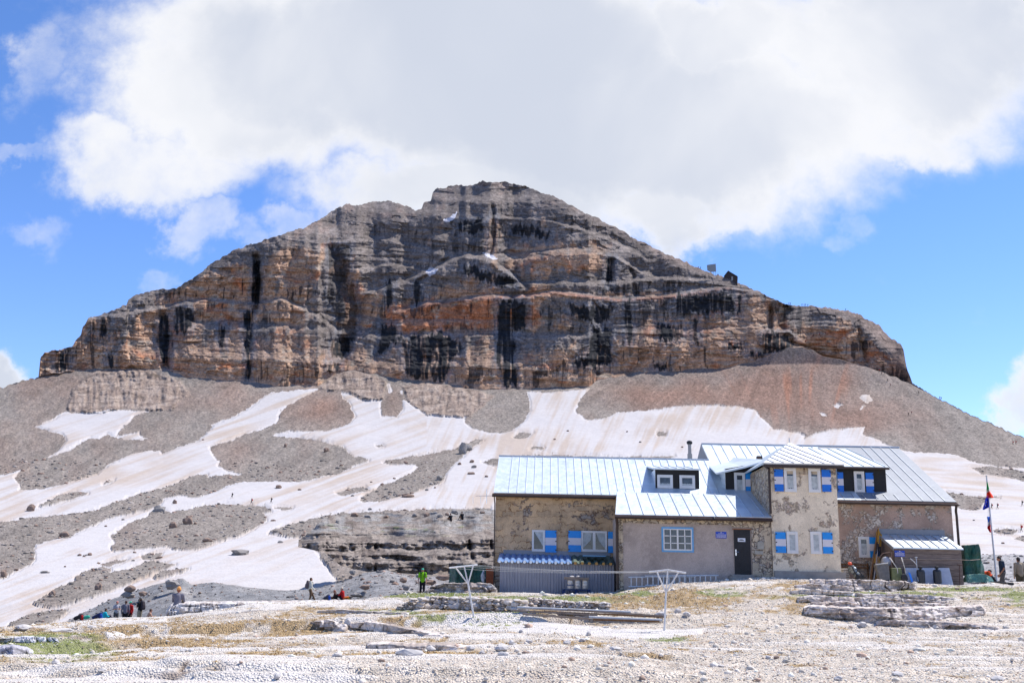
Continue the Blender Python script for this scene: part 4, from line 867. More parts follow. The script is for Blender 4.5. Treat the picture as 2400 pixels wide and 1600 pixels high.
# ---- materials
def wallmat(name, plaster, stone1, stone2, cover, sc=1.0, seedv=0.0, band=None, joint=(.12, .085, .065), blocks=(1.6, 2.6), patch=1.2, ashlar=0.0):
    """weathered plaster over rubble or ashlar: plaster stays where the noise is high"""
    t = NT(name); tc = t.n('ShaderNodeTexCoord'); m = t.n('ShaderNodeMapping'); m.inputs['Location'].default_value = (seedv, seedv * 2, seedv); t.t.links.new(tc.outputs['Object'], m.inputs[0]); v = m.outputs[0]
    vw = t.vm('ADD', v, t.vm('MULTIPLY', t.vm('SUBTRACT', t.n('ShaderNodeTexNoise', {'Scale': 4.0, 'Vector': v, 'Detail': 5.0}).outputs['Color'], (.5, .5, .5)), (.5, .5, .5)))
    ms = t.n('ShaderNodeMapping', {'Vector': vw}); ms.inputs['Scale'].default_value = (blocks[0], 1.0, blocks[1])
    vo = t.n('ShaderNodeTexVoronoi', {'Scale': 1.0 * sc, 'Vector': ms.outputs[0], 'Randomness': .85}); ve = t.n('ShaderNodeTexVoronoi', {'Scale': 1.0 * sc, 'Vector': ms.outputs[0], 'Randomness': .85}, feature='DISTANCE_TO_EDGE')
    sp_ = t.n('ShaderNodeSeparateColor', {0: vo.outputs['Color']})
    st_ = t.mix(t.ramp(sp_.outputs[0], .2, .8), stone1, stone2)
    st_ = t.mix(t.ramp(sp_.outputs[1], .6, 1.0, 0, .6), st_, (.42, .27, .17))
    jn = t.ramp(ve.outputs[0], .01, .09, 1.0, 0.0)
    st_ = t.mix(t.math('MULTIPLY', jn, .85), st_, joint)
    n1 = t.noise(v, patch, 7, .62, .3); n2 = t.noise(v, 9, 5, .65); n3 = t.noise(v, 28, 4, .6)
    key = t.math('ADD', t.math('MULTIPLY', t.math('SUBTRACT', n1, .5), 2.4), t.math('MULTIPLY', t.math('SUBTRACT', n2, .5), .5))
    if band is not None:
        sx = t.n('ShaderNodeSeparateXYZ', {0: tc.outputs['Object']})
        for ax_, a, b, k in band:
            key = t.math('ADD', key, t.ramp(sx.outputs[ax_], a, b, 0.0, k))
    mask = t.ramp(key, cover - .05, cover + .05, 1.0, 0.0)
    pc = t.mix(t.ramp(t.noise(v, .8, 5, .6), .35, .68), plaster, tuple(c * .72 for c in plaster))
    pc = t.mix(t.ramp(t.noise(v, 4.5, 5, .6), .45, .75, 0, .5), pc, tuple(c * 1.15 for c in plaster))
    if ashlar:
        sv = t.n('ShaderNodeSeparateXYZ', {0: vw}); bv = t.n('ShaderNodeCombineXYZ', {0: sv.outputs[0], 1: sv.outputs[2], 2: 0.0}).outputs[0]
        bk = t.n('ShaderNodeTexBrick', {'Vector': bv, 'Scale': 1.0, 'Mortar Size': .022, 'Mortar Smooth': .6, 'Brick Width': .52, 'Row Height': .27, 'Color1': (1.12, 1.08, 1.0, 1), 'Color2': (.74, .78, .84, 1), 'Mortar': (.42, .30, .22, 1)}, offset=.4, squash=1.4)
        pc = t.mix(t.math('MULTIPLY', t.ramp(t.noise(v, 1.6, 5, .6), .40, .60), ashlar), pc, t.vm('MULTIPLY', pc, bk.outputs['Color']))
    rim = t.math('MULTIPLY', t.ramp(key, cover - .02, cover + .03, 0.0, 1.0), t.ramp(key, cover + .10, cover + .03, 0.0, 1.0))
    c = t.mix(mask, st_, pc)
    c = t.mix(t.math('MULTIPLY', rim, .45), c, joint)
    g = t.ramp(n3, .3, .7, .86, 1.12)
    c = t.vm('MULTIPLY', c, t.n('ShaderNodeCombineXYZ', {0: g, 1: g, 2: g}).outputs[0])
    h = t.math('ADD', t.math('MULTIPLY', mask, .9), t.math('ADD', t.math('MULTIPLY', t.math('SUBTRACT', 1.0, jn), t.math('MULTIPLY', t.math('SUBTRACT', 1.0, mask), 1.0)), t.math('MULTIPLY', n2, .25)))
    t.out(rough=.95, nrm=t.bump(h, .8, .035), spec=.1); t.t.links.new(c, t.b.inputs['Base Color'])
    return t.m
WL = wallmat('left_wall_stone', (.62, .43, .26), (.46, .33, .21), (.33, .28, .235), -.02, 2.6, 3.1, patch=.9, joint=(.16, .10, .07), blocks=(1.1, 2.4), band=[(2, 1.0, 3.0, -.15)], ashlar=.95)
WM = wallmat('middle_plaster', (.50, .405, .345), (.48, .38, .28), (.36, .31, .26), 1.6, 2.2, 5.3, patch=1.1, blocks=(1.2, 2.2), band=[(2, 2.58, 2.68, .0)])
WT = wallmat('tower_plaster', (.82, .68, .50), (.52, .42, .35), (.56, .45, .32), .16, 7.0, 8.4, patch=1.9, blocks=(1.0, 1.3), joint=(.36, .29, .22))
WR = wallmat('right_wall_plaster', (.47, .33, .26), (.62, .54, .45), (.50, .44, .39), -.02, 5.5, 12.7, patch=1.1, blocks=(1.0, 1.4), joint=(.24, .17, .13))
WS = wallmat('rubble_stone', (.56, .45, .32), (.60, .49, .35), (.42, .36, .30), -.15, 4.0, 2.2, blocks=(1.0, 1.4))
def metal(name, c, rough=.35, met=.55, var=.08, sc=1.5):
    t = NT(name); v = t.co(); n = t.noise(v, sc, 5, .6); n2 = t.noise(t.co((1, 1, .2)), 6, 3)
    t.out(rough=t.ramp(n2, .3, .7, rough - .06, rough + .1), metal=met, spec=.5); t.t.links.new(t.mix(t.ramp(n, .3, .7), c, tuple(x * (1 - var) for x in c)), t.b.inputs['Base Color'])
    return t.m
MZ = metal('zinc_roof', (.70, .77, .82), .42, .45, .16); MZD = metal('dull_zinc_roof', (.24, .255, .28), .55, .15); MZB = metal('aluminium_shingle', (.86, .84, .80), .5, .2); MSEAM = metal('seam', (.52, .55, .59), .5, .5)
MGUT = plain('brown_gutter', (.055, .035, .028), .45, .3); MBLKW = plain('black_boards', (.018, .017, .018), .7, var=.3); MFASC = plain('rusty_fascia', (.22, .09, .05), .8, var=.5, sc=3)
MWHITE = plain('white_frame', (.74, .72, .69), .5, var=.08); MBLUE = plain('blue_paint', (.006, .27, .74), .45, var=.12); MBLUE2 = plain('deep_blue_paint', (.002, .15, .62), .45, var=.12); MSHW = plain('white_stripe', (.66, .62, .64), .5, var=.06)
MDOOR = plain('black_door', (.022, .020, .022), .6, var=.4, sc=5); MCONC = plain('concrete', (.34, .31, .28), .95, var=.25, sc=3, bump=.4); MCHR = plain('bright_steel', (.7, .7, .72), .25, .9); MLBLUE = plain('light_blue_paint', (.16, .42, .72), .6, var=.15)
MIRON = plain('dark_iron', (.03, .03, .032), .5, .5)
def glassmat():
    t = NT('window_glass'); n = t.noise(t.co(), 3, 3); t.out(t.mix(t.ramp(n, .35, .65), (.018, .022, .032), (.06, .075, .095)), .06, spec=.6); return t.m
MGLASS = glassmat()
MROOM = plain('dark_room', (.03, .032, .04), .9); MCURT = plain('net_curtain', (.52, .55, .54), .95, var=.3, sc=7)
def stripemat(name, blue, zlo, zhi):
    return None
HB = BF(12, 4, -1.6)
hut = empty('stone_hut', HB, 'long old stone hut with silvery roofs, a hipped tower and blue and white shutters', 'building')
hut.rotation_euler = (0, 0, 0)
def part(mb, name, mat, par=None, label=None, smooth=False, bevel=0):
    o = mb.build(name, mat, par or hut, smooth=smooth, bevel=bevel)
    if label: o['label'] = label
    return o
# ---- walls
DL = 3.4           # depth of the left and right wing walls behind the middle wall
ZE, SLP = 3.62, .444
sL = Q(1162, 1150, DL)[0]; sM = Q(1448, 1300, 0)[0]; sT0 = Q(1809, 1250, -.1)[0]; sT1 = Q(1964, 1200, -.1)[0]; sR = Q(2229, 1178, DL)[0]
sJ = 9.35
def gable(mb, s0, s1, d0, d1, zt, zr=None):
    """wall body with a roof shaped top under the slope"""
    zf = lambda d: ZE + SLP * (d - DL) - .12
    dm = d1
    poly = [(d0, -1.9), (dm, -1.9), (dm, ZE - .6), ((d0 + dm) / 2 if zr is None else zr, zf((d0 + dm) / 2 if zr is None else zr)), (d0, zf(d0))]
    mb.prism([BF(s0, d, z) for d, z in poly], EX * (s1 - s0))
w1 = MB(); gable(w1, sL, sJ - .02, DL, 12.4, 0, 7.9); part(w1, 'wall', WL, label='ochre ashlar wall of the left wing with missing mortar')
w2 = MB(); gable(w2, sJ, sR, DL, 17.2, 0, 10.3); part(w2, 'wall', WR, label='brown plastered wall of the right wing with bare patches')
w3 = MB(); bx(w3, sM, sT0 + .3, 0, DL + .4, -1.9, 2.38); part(w3, 'wall', WM, label='grey plastered middle wall with the door')
w3 = MB(); bx(w3, sM + .01, sT0 + .2, -.03, 0, 2.12, 2.36); bx(w3, sM + .01, sM + .22, -.028, 0, -1.9, 2.12)
s_a, z_a = Q(1718, 1236, 0); s_b, z_b = Q(1763, 1350, 0)
bx(w3, s_b + .02, sT0 - .02, -.03, 0, -1.9, 2.12); bx(w3, s_a - .06, s_b + .02, -.03, 0, z_a + .03, 2.12)
part(w3, 'stone_border', WS, label='bare stone bands round the door and along the top of the middle wall')
zTop = 4.62
w4 = MB(); bx(w4, sT0, sT1, -.12, 8.0, -1.9, zTop); part(w4, 'wall', WT, label='pale yellow plastered tower wall')
w4 = MB(); bx(w4, sT0 - .04, sT0, .0, 5.2, 2.1, zTop - .05); bx(w4, sT0 + .01, sT1 - .01, -.16, -.12, 4.22, zTop - .03); part(w4, 'stone_border', WS, label='bare rubble side of the tower')
w4 = MB(); s_, z_ = Q(1960, 1340, -.2); bx(w4, sT0 + .02, sT1 + .12, -.3, -.12, -1.9, z_ + .0); part(w4, 'plinth', MCONC)
# ---- roofs: slab, seams as a sub-part
def roof(poly, mat, seams=None, label=None, th=.07, seammat=None, name='roof', cross=()):
    mb = MB(); P_ = [BF(*p) for p in poly]; n = np.cross(P_[1] - P_[0], P_[2] - P_[0]); n /= np.linalg.norm(n)
    if n[2] < 0: n = -n
    mb.prism(P_, -n * th); r = part(mb, name, mat, label=label)
    if seams:
        sm = MB()
        for a, b in seams:
            a = BF(*a) + n * .0; b = BF(*b); dr = (b - a) / np.linalg.norm(b - a); sd = np.cross(dr, n) * .010
            sm.hexa([a - sd, a + sd, b + sd, b - sd, a - sd + n * .035, a + sd + n * .035, b + sd + n * .035, b - sd + n * .035])
        part(sm, 'seam', seammat or MSEAM, r)
    return r
zr = lambda d, e=0: ZE + SLP * (d - DL) + e
dE, dR1, dR2 = DL - .32, 7.9, 10.3
sm = [((s, dE + .02, zr(dE)), (s, dR1, zr(dR1))) for s in np.arange(sL + .58, sJ - .1, .372 * 1.0) if not (6.0 < s < 8.6)]
sm += [((s, dE + .9, zr(dE + .9)), (s, dR1, zr(dR1))) for s in ()]
sm += [((s, 6.95, zr(6.95)), (s, dR1, zr(dR1))) for s in np.arange(6.2, 8.5, .372)]
roof([(sL - .08, dE, zr(dE)), (sJ, dE, zr(dE)), (sJ, dR1, zr(dR1)), (sL - .08, dR1, zr(dR1))], MZ, sm, 'bright seamed metal roof of the left wing')
roof([(sL - .08, dR1, zr(dR1)), (sJ, dR1, zr(dR1)), (sJ, 12.7, ZE), (sL - .08, 12.7, ZE)], MZ, None, 'back slope of the left roof')
sSp = Q(2012, 1050, dR2)[0]
sSp = 15.2
sm = [((s, dE + .02, zr(dE)), (s, dR2, zr(dR2))) for s in np.arange(sJ + .5, sSp, .47)]
roof([(sJ, dE, zr(dE) + .004), (sSp, dE, zr(dE) + .004), (sSp, dR2, zr(dR2)), (sJ, dR2, zr(dR2))], MZ, [(a, b) for a, b in sm if a[0] < 11.4] + [((s, 8.6, zr(8.6)), (s, dR2, zr(dR2))) for s in np.arange(11.6, sSp, .47)], 'bright left part of the high main roof')
sm = [((s, dE + .02, zr(dE)), (s, dR2, zr(dR2))) for s in np.arange(sSp + .3, sR - .1, .47) if s > 17.1] + [((s, dE + .7, zr(dE + .7)), (s, dE + .02, zr(dE))) for s in np.arange(14.0, 17.1, .47)]
roof([(sSp, dE, zr(dE)), (sR + .12, dE, zr(dE)), (sR + .12, dR2, zr(dR2)), (sSp, dR2, zr(dR2))], MZD, [x for x in sm if True], 'duller grey right part of the high main roof')
roof([(sJ, dR2, zr(dR2)), (sR + .12, dR2, zr(dR2)), (sR + .12, 17.5, ZE), (sJ, 17.5, ZE)], MZD, None, 'back slope of the main roof')
mb = MB()
bx(mb, sJ, sR + .15, dR2 - .08, dR2 + .08, zr(dR2) - .02, zr(dR2) + .05); part(mb, 'ridge_cap', MSEAM)
mb = MB(); bx(mb, sL - .1, sJ, dR1 - .07, dR1 + .07, zr(dR1) - .02, zr(dR1) + .04); part(mb, 'ridge_cap', MSEAM)
mb = MB(); mb.prism([BF(sJ - .03, 7.95, zr(7.95) - .0), BF(sJ - .03, dR2, zr(dR2) - .03), BF(sJ - .03, 12.8, zr(7.95)), ], EX * .03); part(mb, 'gable_panel', MZD)
# lean-to roof over the middle wall
z0m, z1m = 2.45, ZE + .02; slm_ = (z1m - z0m) / (DL + .25)
zm_ = lambda d: z0m + slm_ * (d + .25)
dTop = DL - .1
sm = []
for i, s in enumerate(np.arange(4.95, 10.7, .49)): sm.append(((s, -.24, zm_(-.24)), (s, dTop, zm_(dTop))))
roof([(sM - .1, -.25, z0m), (sT0 - .01, -.25, z0m), (sT0 - .01, dTop + .3, zm_(dTop + .3)), (sM + .22, dTop + .3, zm_(dTop + .3))], MZ, sm, 'lower metal roof running over the middle wall')
# fascia and gutters
def gutter(p, q, r=.055, fas=True, zf=-.1):
    mb = MB(); a, b = BF(*p), BF(*q); mb.tube([a, b], r, 8); g = part(mb, 'gutter', MGUT)
    if fas:
        mb = MB(); s0, d0, z0 = p; s1, d1, z1 = q
        mb.hexa([BF(s0, d0 + .07, z0 + .03), BF(s1, d1 + .07, z1 + .03), BF(s1, d1 + .10, z1 + .03), BF(s0, d0 + .10, z0 + .03), BF(s0, d0 + .07, z0 + .10), BF(s1, d1 + .07, z1 + .10), BF(s1, d1 + .10, z1 + .10), BF(s0, d0 + .10, z0 + .10)])
        part(mb, 'fascia', MFASC, g)
gutter((sL - .14, dE - .06, zr(dE) - .14), (sM + .1, dE - .06, zr(dE) - .14))
gutter((sM - .12, -.33, z0m - .13), (sT0 + .0, -.33, z0m - .13))
gutter((sT1 + .02, dE - .06, zr(dE) - .14), (sR + .16, dE - .06, zr(dE) - .14))
def pipe(pts, r=.045):
    mb = MB(); mb.tube([BF(*p) for p in pts], r, 8); part(mb, 'downpipe', MGUT)
pipe([(sM - .06, -.3, z0m - .15), (sM - .02, -.15, z0m - .4), (sM - .03, -.1, z0m - .7), (sM - .03, -.1, -.55)], .06)
pipe([(sR + .08, dE - .05, zr(dE) - .17), (sR + .1, dE + .1, zr(dE) - .4), (sR + .16, DL - .1, 2.9), (sR + .16, DL - .1, .3)], .055)
pipe([(sT0 - .12, -.05, 4.5), (sT0 - .02, -.2, 4.4), (sT0 - .03, -.18, 4.3), (sT0 - .03, -.18, 2.6)], .05)
pipe([(sL - .05, dE + .0, zr(dE) - .17), (sL - .03, DL - .08, 3.0), (sL - .03, DL - .08, -.8)], .025)
# tower hip roof
ov = .28
a, b, c_, d_ = (sT0 - ov, -.12 - ov, 4.65), (sT1 + ov, -.12 - ov, 4.65), (sT1 + ov, 6.2, 4.8), (sT0 - ov, 6.2, 4.8)
sc0 = (sT0 + sT1) / 2; ap = (sc0, 2.05, 5.79); apb = (sc0, 8.2, 5.79)
def grid_lines(a, b, c, n):
    out = []
    a, b, c = map(np.array, (a, b, c))
    for i in range(1, n):
        t_ = i / n; p = a + (b - a) * t_
        # slanting lines parallel to both hips, clipped to the face
        out.append((tuple(p), tuple(c + (b - c) * t_))); out.append((tuple(p), tuple(c + (a - c) * (1 - t_))))
    return out
roof([a, b, ap], MZB, grid_lines(a, b, ap, 8), 'white front hip of the tower roof laid with diamond metal sheets', seammat=plain('thin_seam', (.62, .62, .64), .6, .1), name='tower_roof')
roof([b, (sT1 + ov, 8.2, 4.65), apb, ap], MZ, None, 'right side of the tower roof', name='tower_roof')
roof([(sT0 - ov, 8.2, 4.65), a, ap, apb], MZ, None, 'left side of the tower roof', name='tower_roof')
mb = MB(); bx(mb, sT0 - ov, sT1 + ov, -.12 - ov + .02, -.12, 4.53, 4.575); bx(mb, sT0 - ov + .01, sT1 + ov - .01, -.12 - ov - .02, -.12 - ov + .02, 4.46, 4.575); part(mb, 'eave', MGUT)
mb = MB(); mb.tube([BF(*ap) + np.array([0, 0, -.02]), BF(*ap) + np.array([0, 0, .2])], .02, 6); part(mb, 'finial', MSEAM)
# dormers
def dormer(u0, u1, d, vt, vb, roofpoly, seams, label, rmat=None, gut=True, cheekr=True):
    s0, zt = Q(u0, vt, d); s1, _ = Q(u1, vt, d); zb = zr(d) - .05
    mb = MB(); bx(mb, s0, s1, d, d + .08, zb, zt); w_ = part(mb, 'dormer_wall', MBLKW, label=label)
    back = d + (zt - zr(d)) / SLP
    for s in ((s0 - .015), (s1 - .015)):
        mb = MB(); mb.prism([BF(s, d + .08, zb), BF(s, d + .08, zt), BF(s, back, zt)], EX * .03); part(mb, 'cheek', MZ, w_)
    r = roof(roofpoly, rmat or MZ, seams, name='dormer_roof'); return s0, s1, zt
d1 = 4.0
s0, z0_ = Q(1532, 1096, d1 - .25); s1, _ = Q(1641, 1097, d1 - .25)
dormer(1536, 1638, d1, 1098, 1143, [(s0 - .03, d1 - .28, z0_), (s1 + .03, d1 - .28, z0_), (s1 + .03, 7.05, z0_ + .42), (s0 - .03, 7.05, z0_ + .42)], [((s, d1 - .25, z0_ + .004), (s, 7.0, z0_ + .414)) for s in np.arange(s0 + .3, s1, .36)], 'black boarded dormer front with two small windows')
d3 = 4.08
s0, z0_ = Q(1968, 1092, d3 - .25); s1, _ = Q(2079, 1092, d3 - .25)
dormer(1962, 2075, d3, 1095, 1156, [(sT1 + .0, d3 - .3, z0_), (s1 + .03, d3 - .3, z0_), (s1 - .0, 9.9, zr(9.9) + .02), (sT1, 9.9, zr(9.9) + .02)], [((s, d3 - .28, z0_ + .004), (s, 9.9, zr(9.9) + .03)) for s in np.arange(sT1 + .4, s1, .47)], 'black boarded dormer front right of the tower')
mb = MB(); mb.tube([BF(sT1 + .2, d3 - .36, z0_ - .08), BF(s1 + .06, d3 - .36, z0_ - .08)], .05, 8); part(mb, 'gutter', MGUT)
d2 = 4.0
s0, zl = Q(1678, 1108, d2 - .35); s1, zh = Q(1800, 1078, d2 - .35); sk, zk = Q(1742, 1094, d2 - .35)
sa, za = Q(1700, 1098, d2); sb_, zb_ = Q(1782, 1084, d2)
mb = MB(); mb.prism([BF(sa, d2, zr(d2) - .05), BF(sb_, d2, zr(d2) - .05), BF(sb_, d2, zb_), BF(sa, d2, za)], E2 * .08); w_ = part(mb, 'dormer_wall', MBLKW, label='black boarded dormer front between the lower roof and the tower')
mb = MB(); mb.prism([BF(sa - .02, d2 + .08, zr(d2) - .05), BF(sa - .02, d2 + .08, za), BF(sa - .02, d2 + (za - zr(d2)) / SLP, za)], EX * .03); part(mb, 'cheek', MZ, w_)
roof([(s0, d2 - .38, zl), (sk, d2 - .38, zk), (sk, 7.6, zr(7.6) + .02), (s0 + .2, 6.9, zr(6.9) + .02)], MZ, None, name='dormer_roof')
roof([(sk, d2 - .38, zk), (s1 - .05, d2 - .6, zh), (sT0 - .01, 8.2, zr(8.2) + .04), (sk, 7.6, zr(7.6) + .02)], MZ, None, name='dormer_roof')
# ---- windows
def window(u0, v0, u1, v1, d, shut=(), bars='single', curt='net', deep=None, fmat=None, label=None, dark=.0, shw=None):
    """outer frame corners as seen, on the wall at depth d"""
    sa, zt = Q(u0, v0, d); sb, zb = Q(u1, v1, d); ft = .085 * (1 if bars != 'grid' else .5)
    fr = MB(); o_ = .07
    for x0, x1, y0, y1 in ((sa, sb, zt - ft, zt), (sa, sb, zb, zb + ft * 1.2), (sa, sa + ft, zb + ft * 1.2, zt - ft), (sb - ft, sb, zb + ft * 1.2, zt - ft)):
        bx(fr, x0, x1, d - o_, d - .002, y0, y1)
    if bars == 'double': bx(fr, (sa + sb) / 2 - .06, (sa + sb) / 2 + .06, d - o_, d - .002, zb + ft * 1.2, zt - ft)
    if bars == 'sash':
        a = .035
        for x0, x1, y0, y1 in ((sa + ft, sb - ft, zt - ft - a, zt - ft), (sa + ft, sb - ft, zb + ft * 1.2, zb + ft * 1.2 + a), (sa + ft, sa + ft + a, zb + ft * 1.2 + a, zt - ft - a), (sb - ft - a, sb - ft, zb + ft * 1.2 + a, zt - ft - a)):
            bx(fr, x0, x1, d - o_ + .02, d - .004, y0, y1)
    if bars == 'grid':
        for i in (1, 2, 3):
            x = sa + (sb - sa) * i / 4; wd = .035 if i == 2 else .02; bx(fr, x - wd, x + wd, d - o_, d - .004, zb + ft, zt - ft)
        for i in (1, 2):
            y = zb + (zt - zb) * i / 3; 
            for j in range(4):
                xa = sa + (sb - sa) * j / 4 + .036; xb = sa + (sb - sa) * (j + 1) / 4 - .036; bx(fr, xa, xb, d - o_ + .003, d - .006, y - .018, y + .018)
    f = part(fr, 'window', fmat or MWHITE, label=label)
    if bars == 'grid':
        fo = MB()
        for x0, x1, y0, y1 in ((sa - .07, sb + .07, zt, zt + .07), (sa - .07, sb + .07, zb - .07, zb), (sa - .07, sa, zb, zt), (sb, sb + .07, zb, zt)): bx(fo, x0, x1, d - .04, d - .002, y0, y1)
        part(fo, 'frame', MLBLUE, f)
    g = MB(); bx(g, sa + ft * .8, sb - ft * .8, d - .030, d - .024, zb + ft * .8, zt - ft * .8); part(g, 'pane', MGLASS, f)
    xi0, xi1, yi0, yi1 = sa + ft, sb - ft, zb + ft * 1.2, zt - ft
    def sheet(pts):
        mb = MB(); mb.prism([BF(x, d - .040, y) for x, y in pts], E2 * .008); part(mb, 'curtain', MCURT, f)
    H_ = yi1 - yi0; W_ = xi1 - xi0
    if curt == 'net': sheet([(xi0, yi0 + .02), (xi0 + W_ * .2, yi0 + .02), (xi0 + W_ * .35, yi0 + H_ * .10), (xi0 + W_ * .5, yi0 + .03), (xi0 + W_ * .65, yi0 + H_ * .10), (xi0 + W_ * .8, yi0 + .02), (xi1, yi0 + .02), (xi1, yi1 - H_ * .30), (xi0, yi1 - H_ * .30)])
    if curt == 'full': sheet([(xi0, yi0 + .0), (xi1, yi0), (xi1, yi1), (xi0, yi1)])
    if curt == 'lace': sheet([(xi0, yi0)] + [(xi0 + W_ * k / 12, yi0 + H_ * (.22 + .09 * abs(math.sin(k * 1.3)))) for k in range(13)] + [(xi1, yi0)])
    if curt == 'swag':
        if bars == 'double':
            mid = (sa + sb) / 2
            sheet([(xi0, yi1), (mid - .1, yi1), (mid - .16, yi0 + H_ * .55), (xi0 + .1, yi0 + H_ * .22), (xi0, yi0 + .05)][::1])
            sheet([(mid + .1, yi1), (xi1, yi1), (xi1, yi0 + .05), (xi1 - .1, yi0 + H_ * .2), (mid + .2, yi0 + H_ * .55)])
        else: sheet([(xi0 + .02, yi1), (xi1, yi1), (xi1, yi0 + H_ * .15), (xi1 - W_ * .3, yi0 + H_ * .45)])
    for (p0, q0, p1, q1, deepb) in shut:
        xa, ya = Q(p0, q0, d - .08); xb, yb = Q(p1, q1, d - .08); hh = (ya - yb)
        sh = MB(); bx(sh, xa, xb, d - .10, d - .06, yb, ya)
        so = part(sh, 'shutter', MBLUE2 if deepb else MBLUE, f, 'blue shutter with a white middle stripe')
        st = MB(); bx(st, xa - .002, xb + .002, d - .103, d - .057, yb + hh * .325, yb + hh * .665)
        me2 = st.build('tmp', MSHW, hut).data
        # the stripe belongs to the shutter's own mesh
        bmj = __import__('bmesh').new(); bmj.from_mesh(so.data); n0 = len(bmj.faces); bmj.from_mesh(me2)
        for i_, f_ in enumerate(bmj.faces):
            if i_ >= n0: f_.material_index = 1
        # hinge pins
        bmj.to_mesh(so.data); bmj.free(); so.data.materials.append(MSHW)
        bpy.data.objects.remove([o for o in bpy.data.objects if o.data == me2][0])
        hp = MB()
        for k in (.1, .5, .9): bx(hp, (xb - .05) if p0 > u0 else xa, xb if p0 > u0 else xa + .05, d - .112, d - .1035, yb + hh * k - .015, yb + hh * k + .03)
        hpo = hp.build('tmp', MIRON, hut); bmj = __import__('bmesh').new(); bmj.from_mesh(so.data); n0 = len(bmj.faces); bmj.from_mesh(hpo.data)
        bmj.faces.ensure_lookup_table()
        for i_ in range(n0, len(bmj.faces)): bmj.faces[i_].material_index = 2
        bmj.to_mesh(so.data); bmj.free(); so.data.materials.append(MIRON); bpy.data.objects.remove(hpo)
    return f
window(1247, 1241, 1277, 1292, DL, [(1278, 1242, 1304, 1294, 0)], curt='swag')
window(1362, 1243, 1423, 1293, DL, [(1332, 1243, 1362, 1293, 0), (1425, 1245, 1445, 1295, 0)], bars='double', curt='swag')
window(1554, 1238, 1622, 1290, 0, bars='grid', curt='none', label='twelve pane window with a light blue surround')
window(1540, 1112, 1577, 1144, d1, curt='lace', bars='sash'); window(1592, 1113, 1629, 1145, d1, curt='lace', bars='sash')
window(1720, 1107, 1747, 1157, d2, [(1747, 1106, 1766, 1156, 0)], bars='sash')
TW = -.12
window(1836, 1096, 1867, 1153, TW, [(1814, 1099, 1837, 1151, 1)], bars='sash'); window(1893, 1097, 1924, 1154, TW, [(1925, 1100, 1949, 1152, 1)], bars='sash')
window(1842, 1245, 1871, 1297, TW, [(1817, 1246, 1843, 1295, 0)], curt='full', bars='sash'); window(1898, 1245, 1927, 1298, TW, [(1927, 1247, 1953, 1297, 0)], curt='full', bars='sash')
window(2000, 1104, 2027, 1154, d3, [(2028, 1107, 2049, 1154, 1), (1962, 1106, 1978, 1152, 1)], bars='sash')
window(2010, 1257, 2039, 1306, DL, [(2037, 1258, 2063, 1306, 0)], bars='sash')
# ---- door
sa, zt = Q(1719, 1240, 0); sb, zb = Q(1761, 1347, 0)
mb = MB(); bx(mb, sa, sb, -.05, -.002, zb, zt)
door = part(mb, 'door', MDOOR)
mb = MB()
for i in range(1, 6):
    x = sa + (sb - sa) * i / 6; bx(mb, x - .006, x + .006, -.054, -.051, zb + .02, zt - .02)
part(mb, 'board_joint', MIRON, door)
x_, z_ = Q(1724, 1294, 0); mb = MB(); bx(mb, x_ - .02, x_ + .03, -.062, -.051, z_ - .12, z_ + .12); mb.tube([BF(x_, -.06, z_ + .02), BF(x_, -.1, z_ + .02), BF(x_ + .12, -.1, z_ + .02)], .012, 6); part(mb, 'handle', MCHR, door)
mb = MB(); bx(mb, sa - .06, sb + .06, -.07, -.035, zt, zt + .035); part(mb, 'lintel_strip', plain('rust', (.42, .17, .07), .9, var=.3))
xa, ya = Q(1729, 1260, -.055); xb, yb = Q(1747, 1269, -.055); mb = MB(); bx(mb, xa, xb, -.062, -.055, yb, ya); nt = part(mb, 'notice', plain('paper', (.75, .76, .80), .8), door)
mb = MB(); bx(mb, xa + .05, xb - .05, -.064, -.0625, yb + .05, yb + .075); bx(mb, xa + .09, xb - .1, -.064, -.0625, ya - .07, ya - .05)
me_ = mb.build('tmp', MIRON, hut); bmj = __import__('bmesh').new(); bmj.from_mesh(nt.data); n0 = len(bmj.faces); bmj.from_mesh(me_.data); bmj.faces.ensure_lookup_table()
for i_ in range(n0, len(bmj.faces)): bmj.faces[i_].material_index = 1
bmj.to_mesh(nt.data); bmj.free(); nt.data.materials.append(MIRON); bpy.data.objects.remove(me_)
# steps, boxes, chimneys, lamp
sa, zt = Q(1717, 1350, -.5); sb, _ = Q(1815, 1352, -.5)
mb = MB(); bx(mb, sa - .1, sb + .1, -.55, -.002, -1.9, zt); bx(mb, sa, sa + .9, -.35, -.01, zt, zt + .08); part(mb, 'step', MCONC, bevel=.01)
for (a0, b0, a1, b1) in ((1774, 1269, 1790, 1287), (1768, 1290, 1788, 1299)):
    xa, ya = Q(a0, b0, -.03); xb, yb = Q(a1, b1, -.03); mb = MB(); bx(mb, xa, xb, -.12, -.03, yb, ya); part(mb, 'meter_box', plain('box_beige', (.42, .38, .31), .7), bevel=.008)
xa, ya = Q(1671, 1216, -.05); mb = MB(); mb.lathe(BF(xa, -.3, ya), [(.03, -.1), (.075, -.08), (.08, .05), (.02, .1)], 12, axis=-E2); part(mb, 'lamp', MIRON)
xa, za_ = Q(1617, 1075, 8.6); _, zc = Q(1617, 1040, 8.6)
mb = MB(); mb.tube([BF(xa, 8.6, za_ - .8), BF(xa, 8.6, zc)], .085, 12); mb.tube([BF(xa, 8.6, za_ - .2), BF(xa, 8.6, za_ + .25)], .12, 12); ch = part(mb, 'flue', plain('grey_flue', (.35, .32, .30), .6, .4))
mb = MB(); mb.lathe(BF(xa, 8.6, zc), [(.05, -.03), (.13, 0), (.15, .07), (.12, .14), (.04, .17)], 14); part(mb, 'cowl', MIRON, ch)
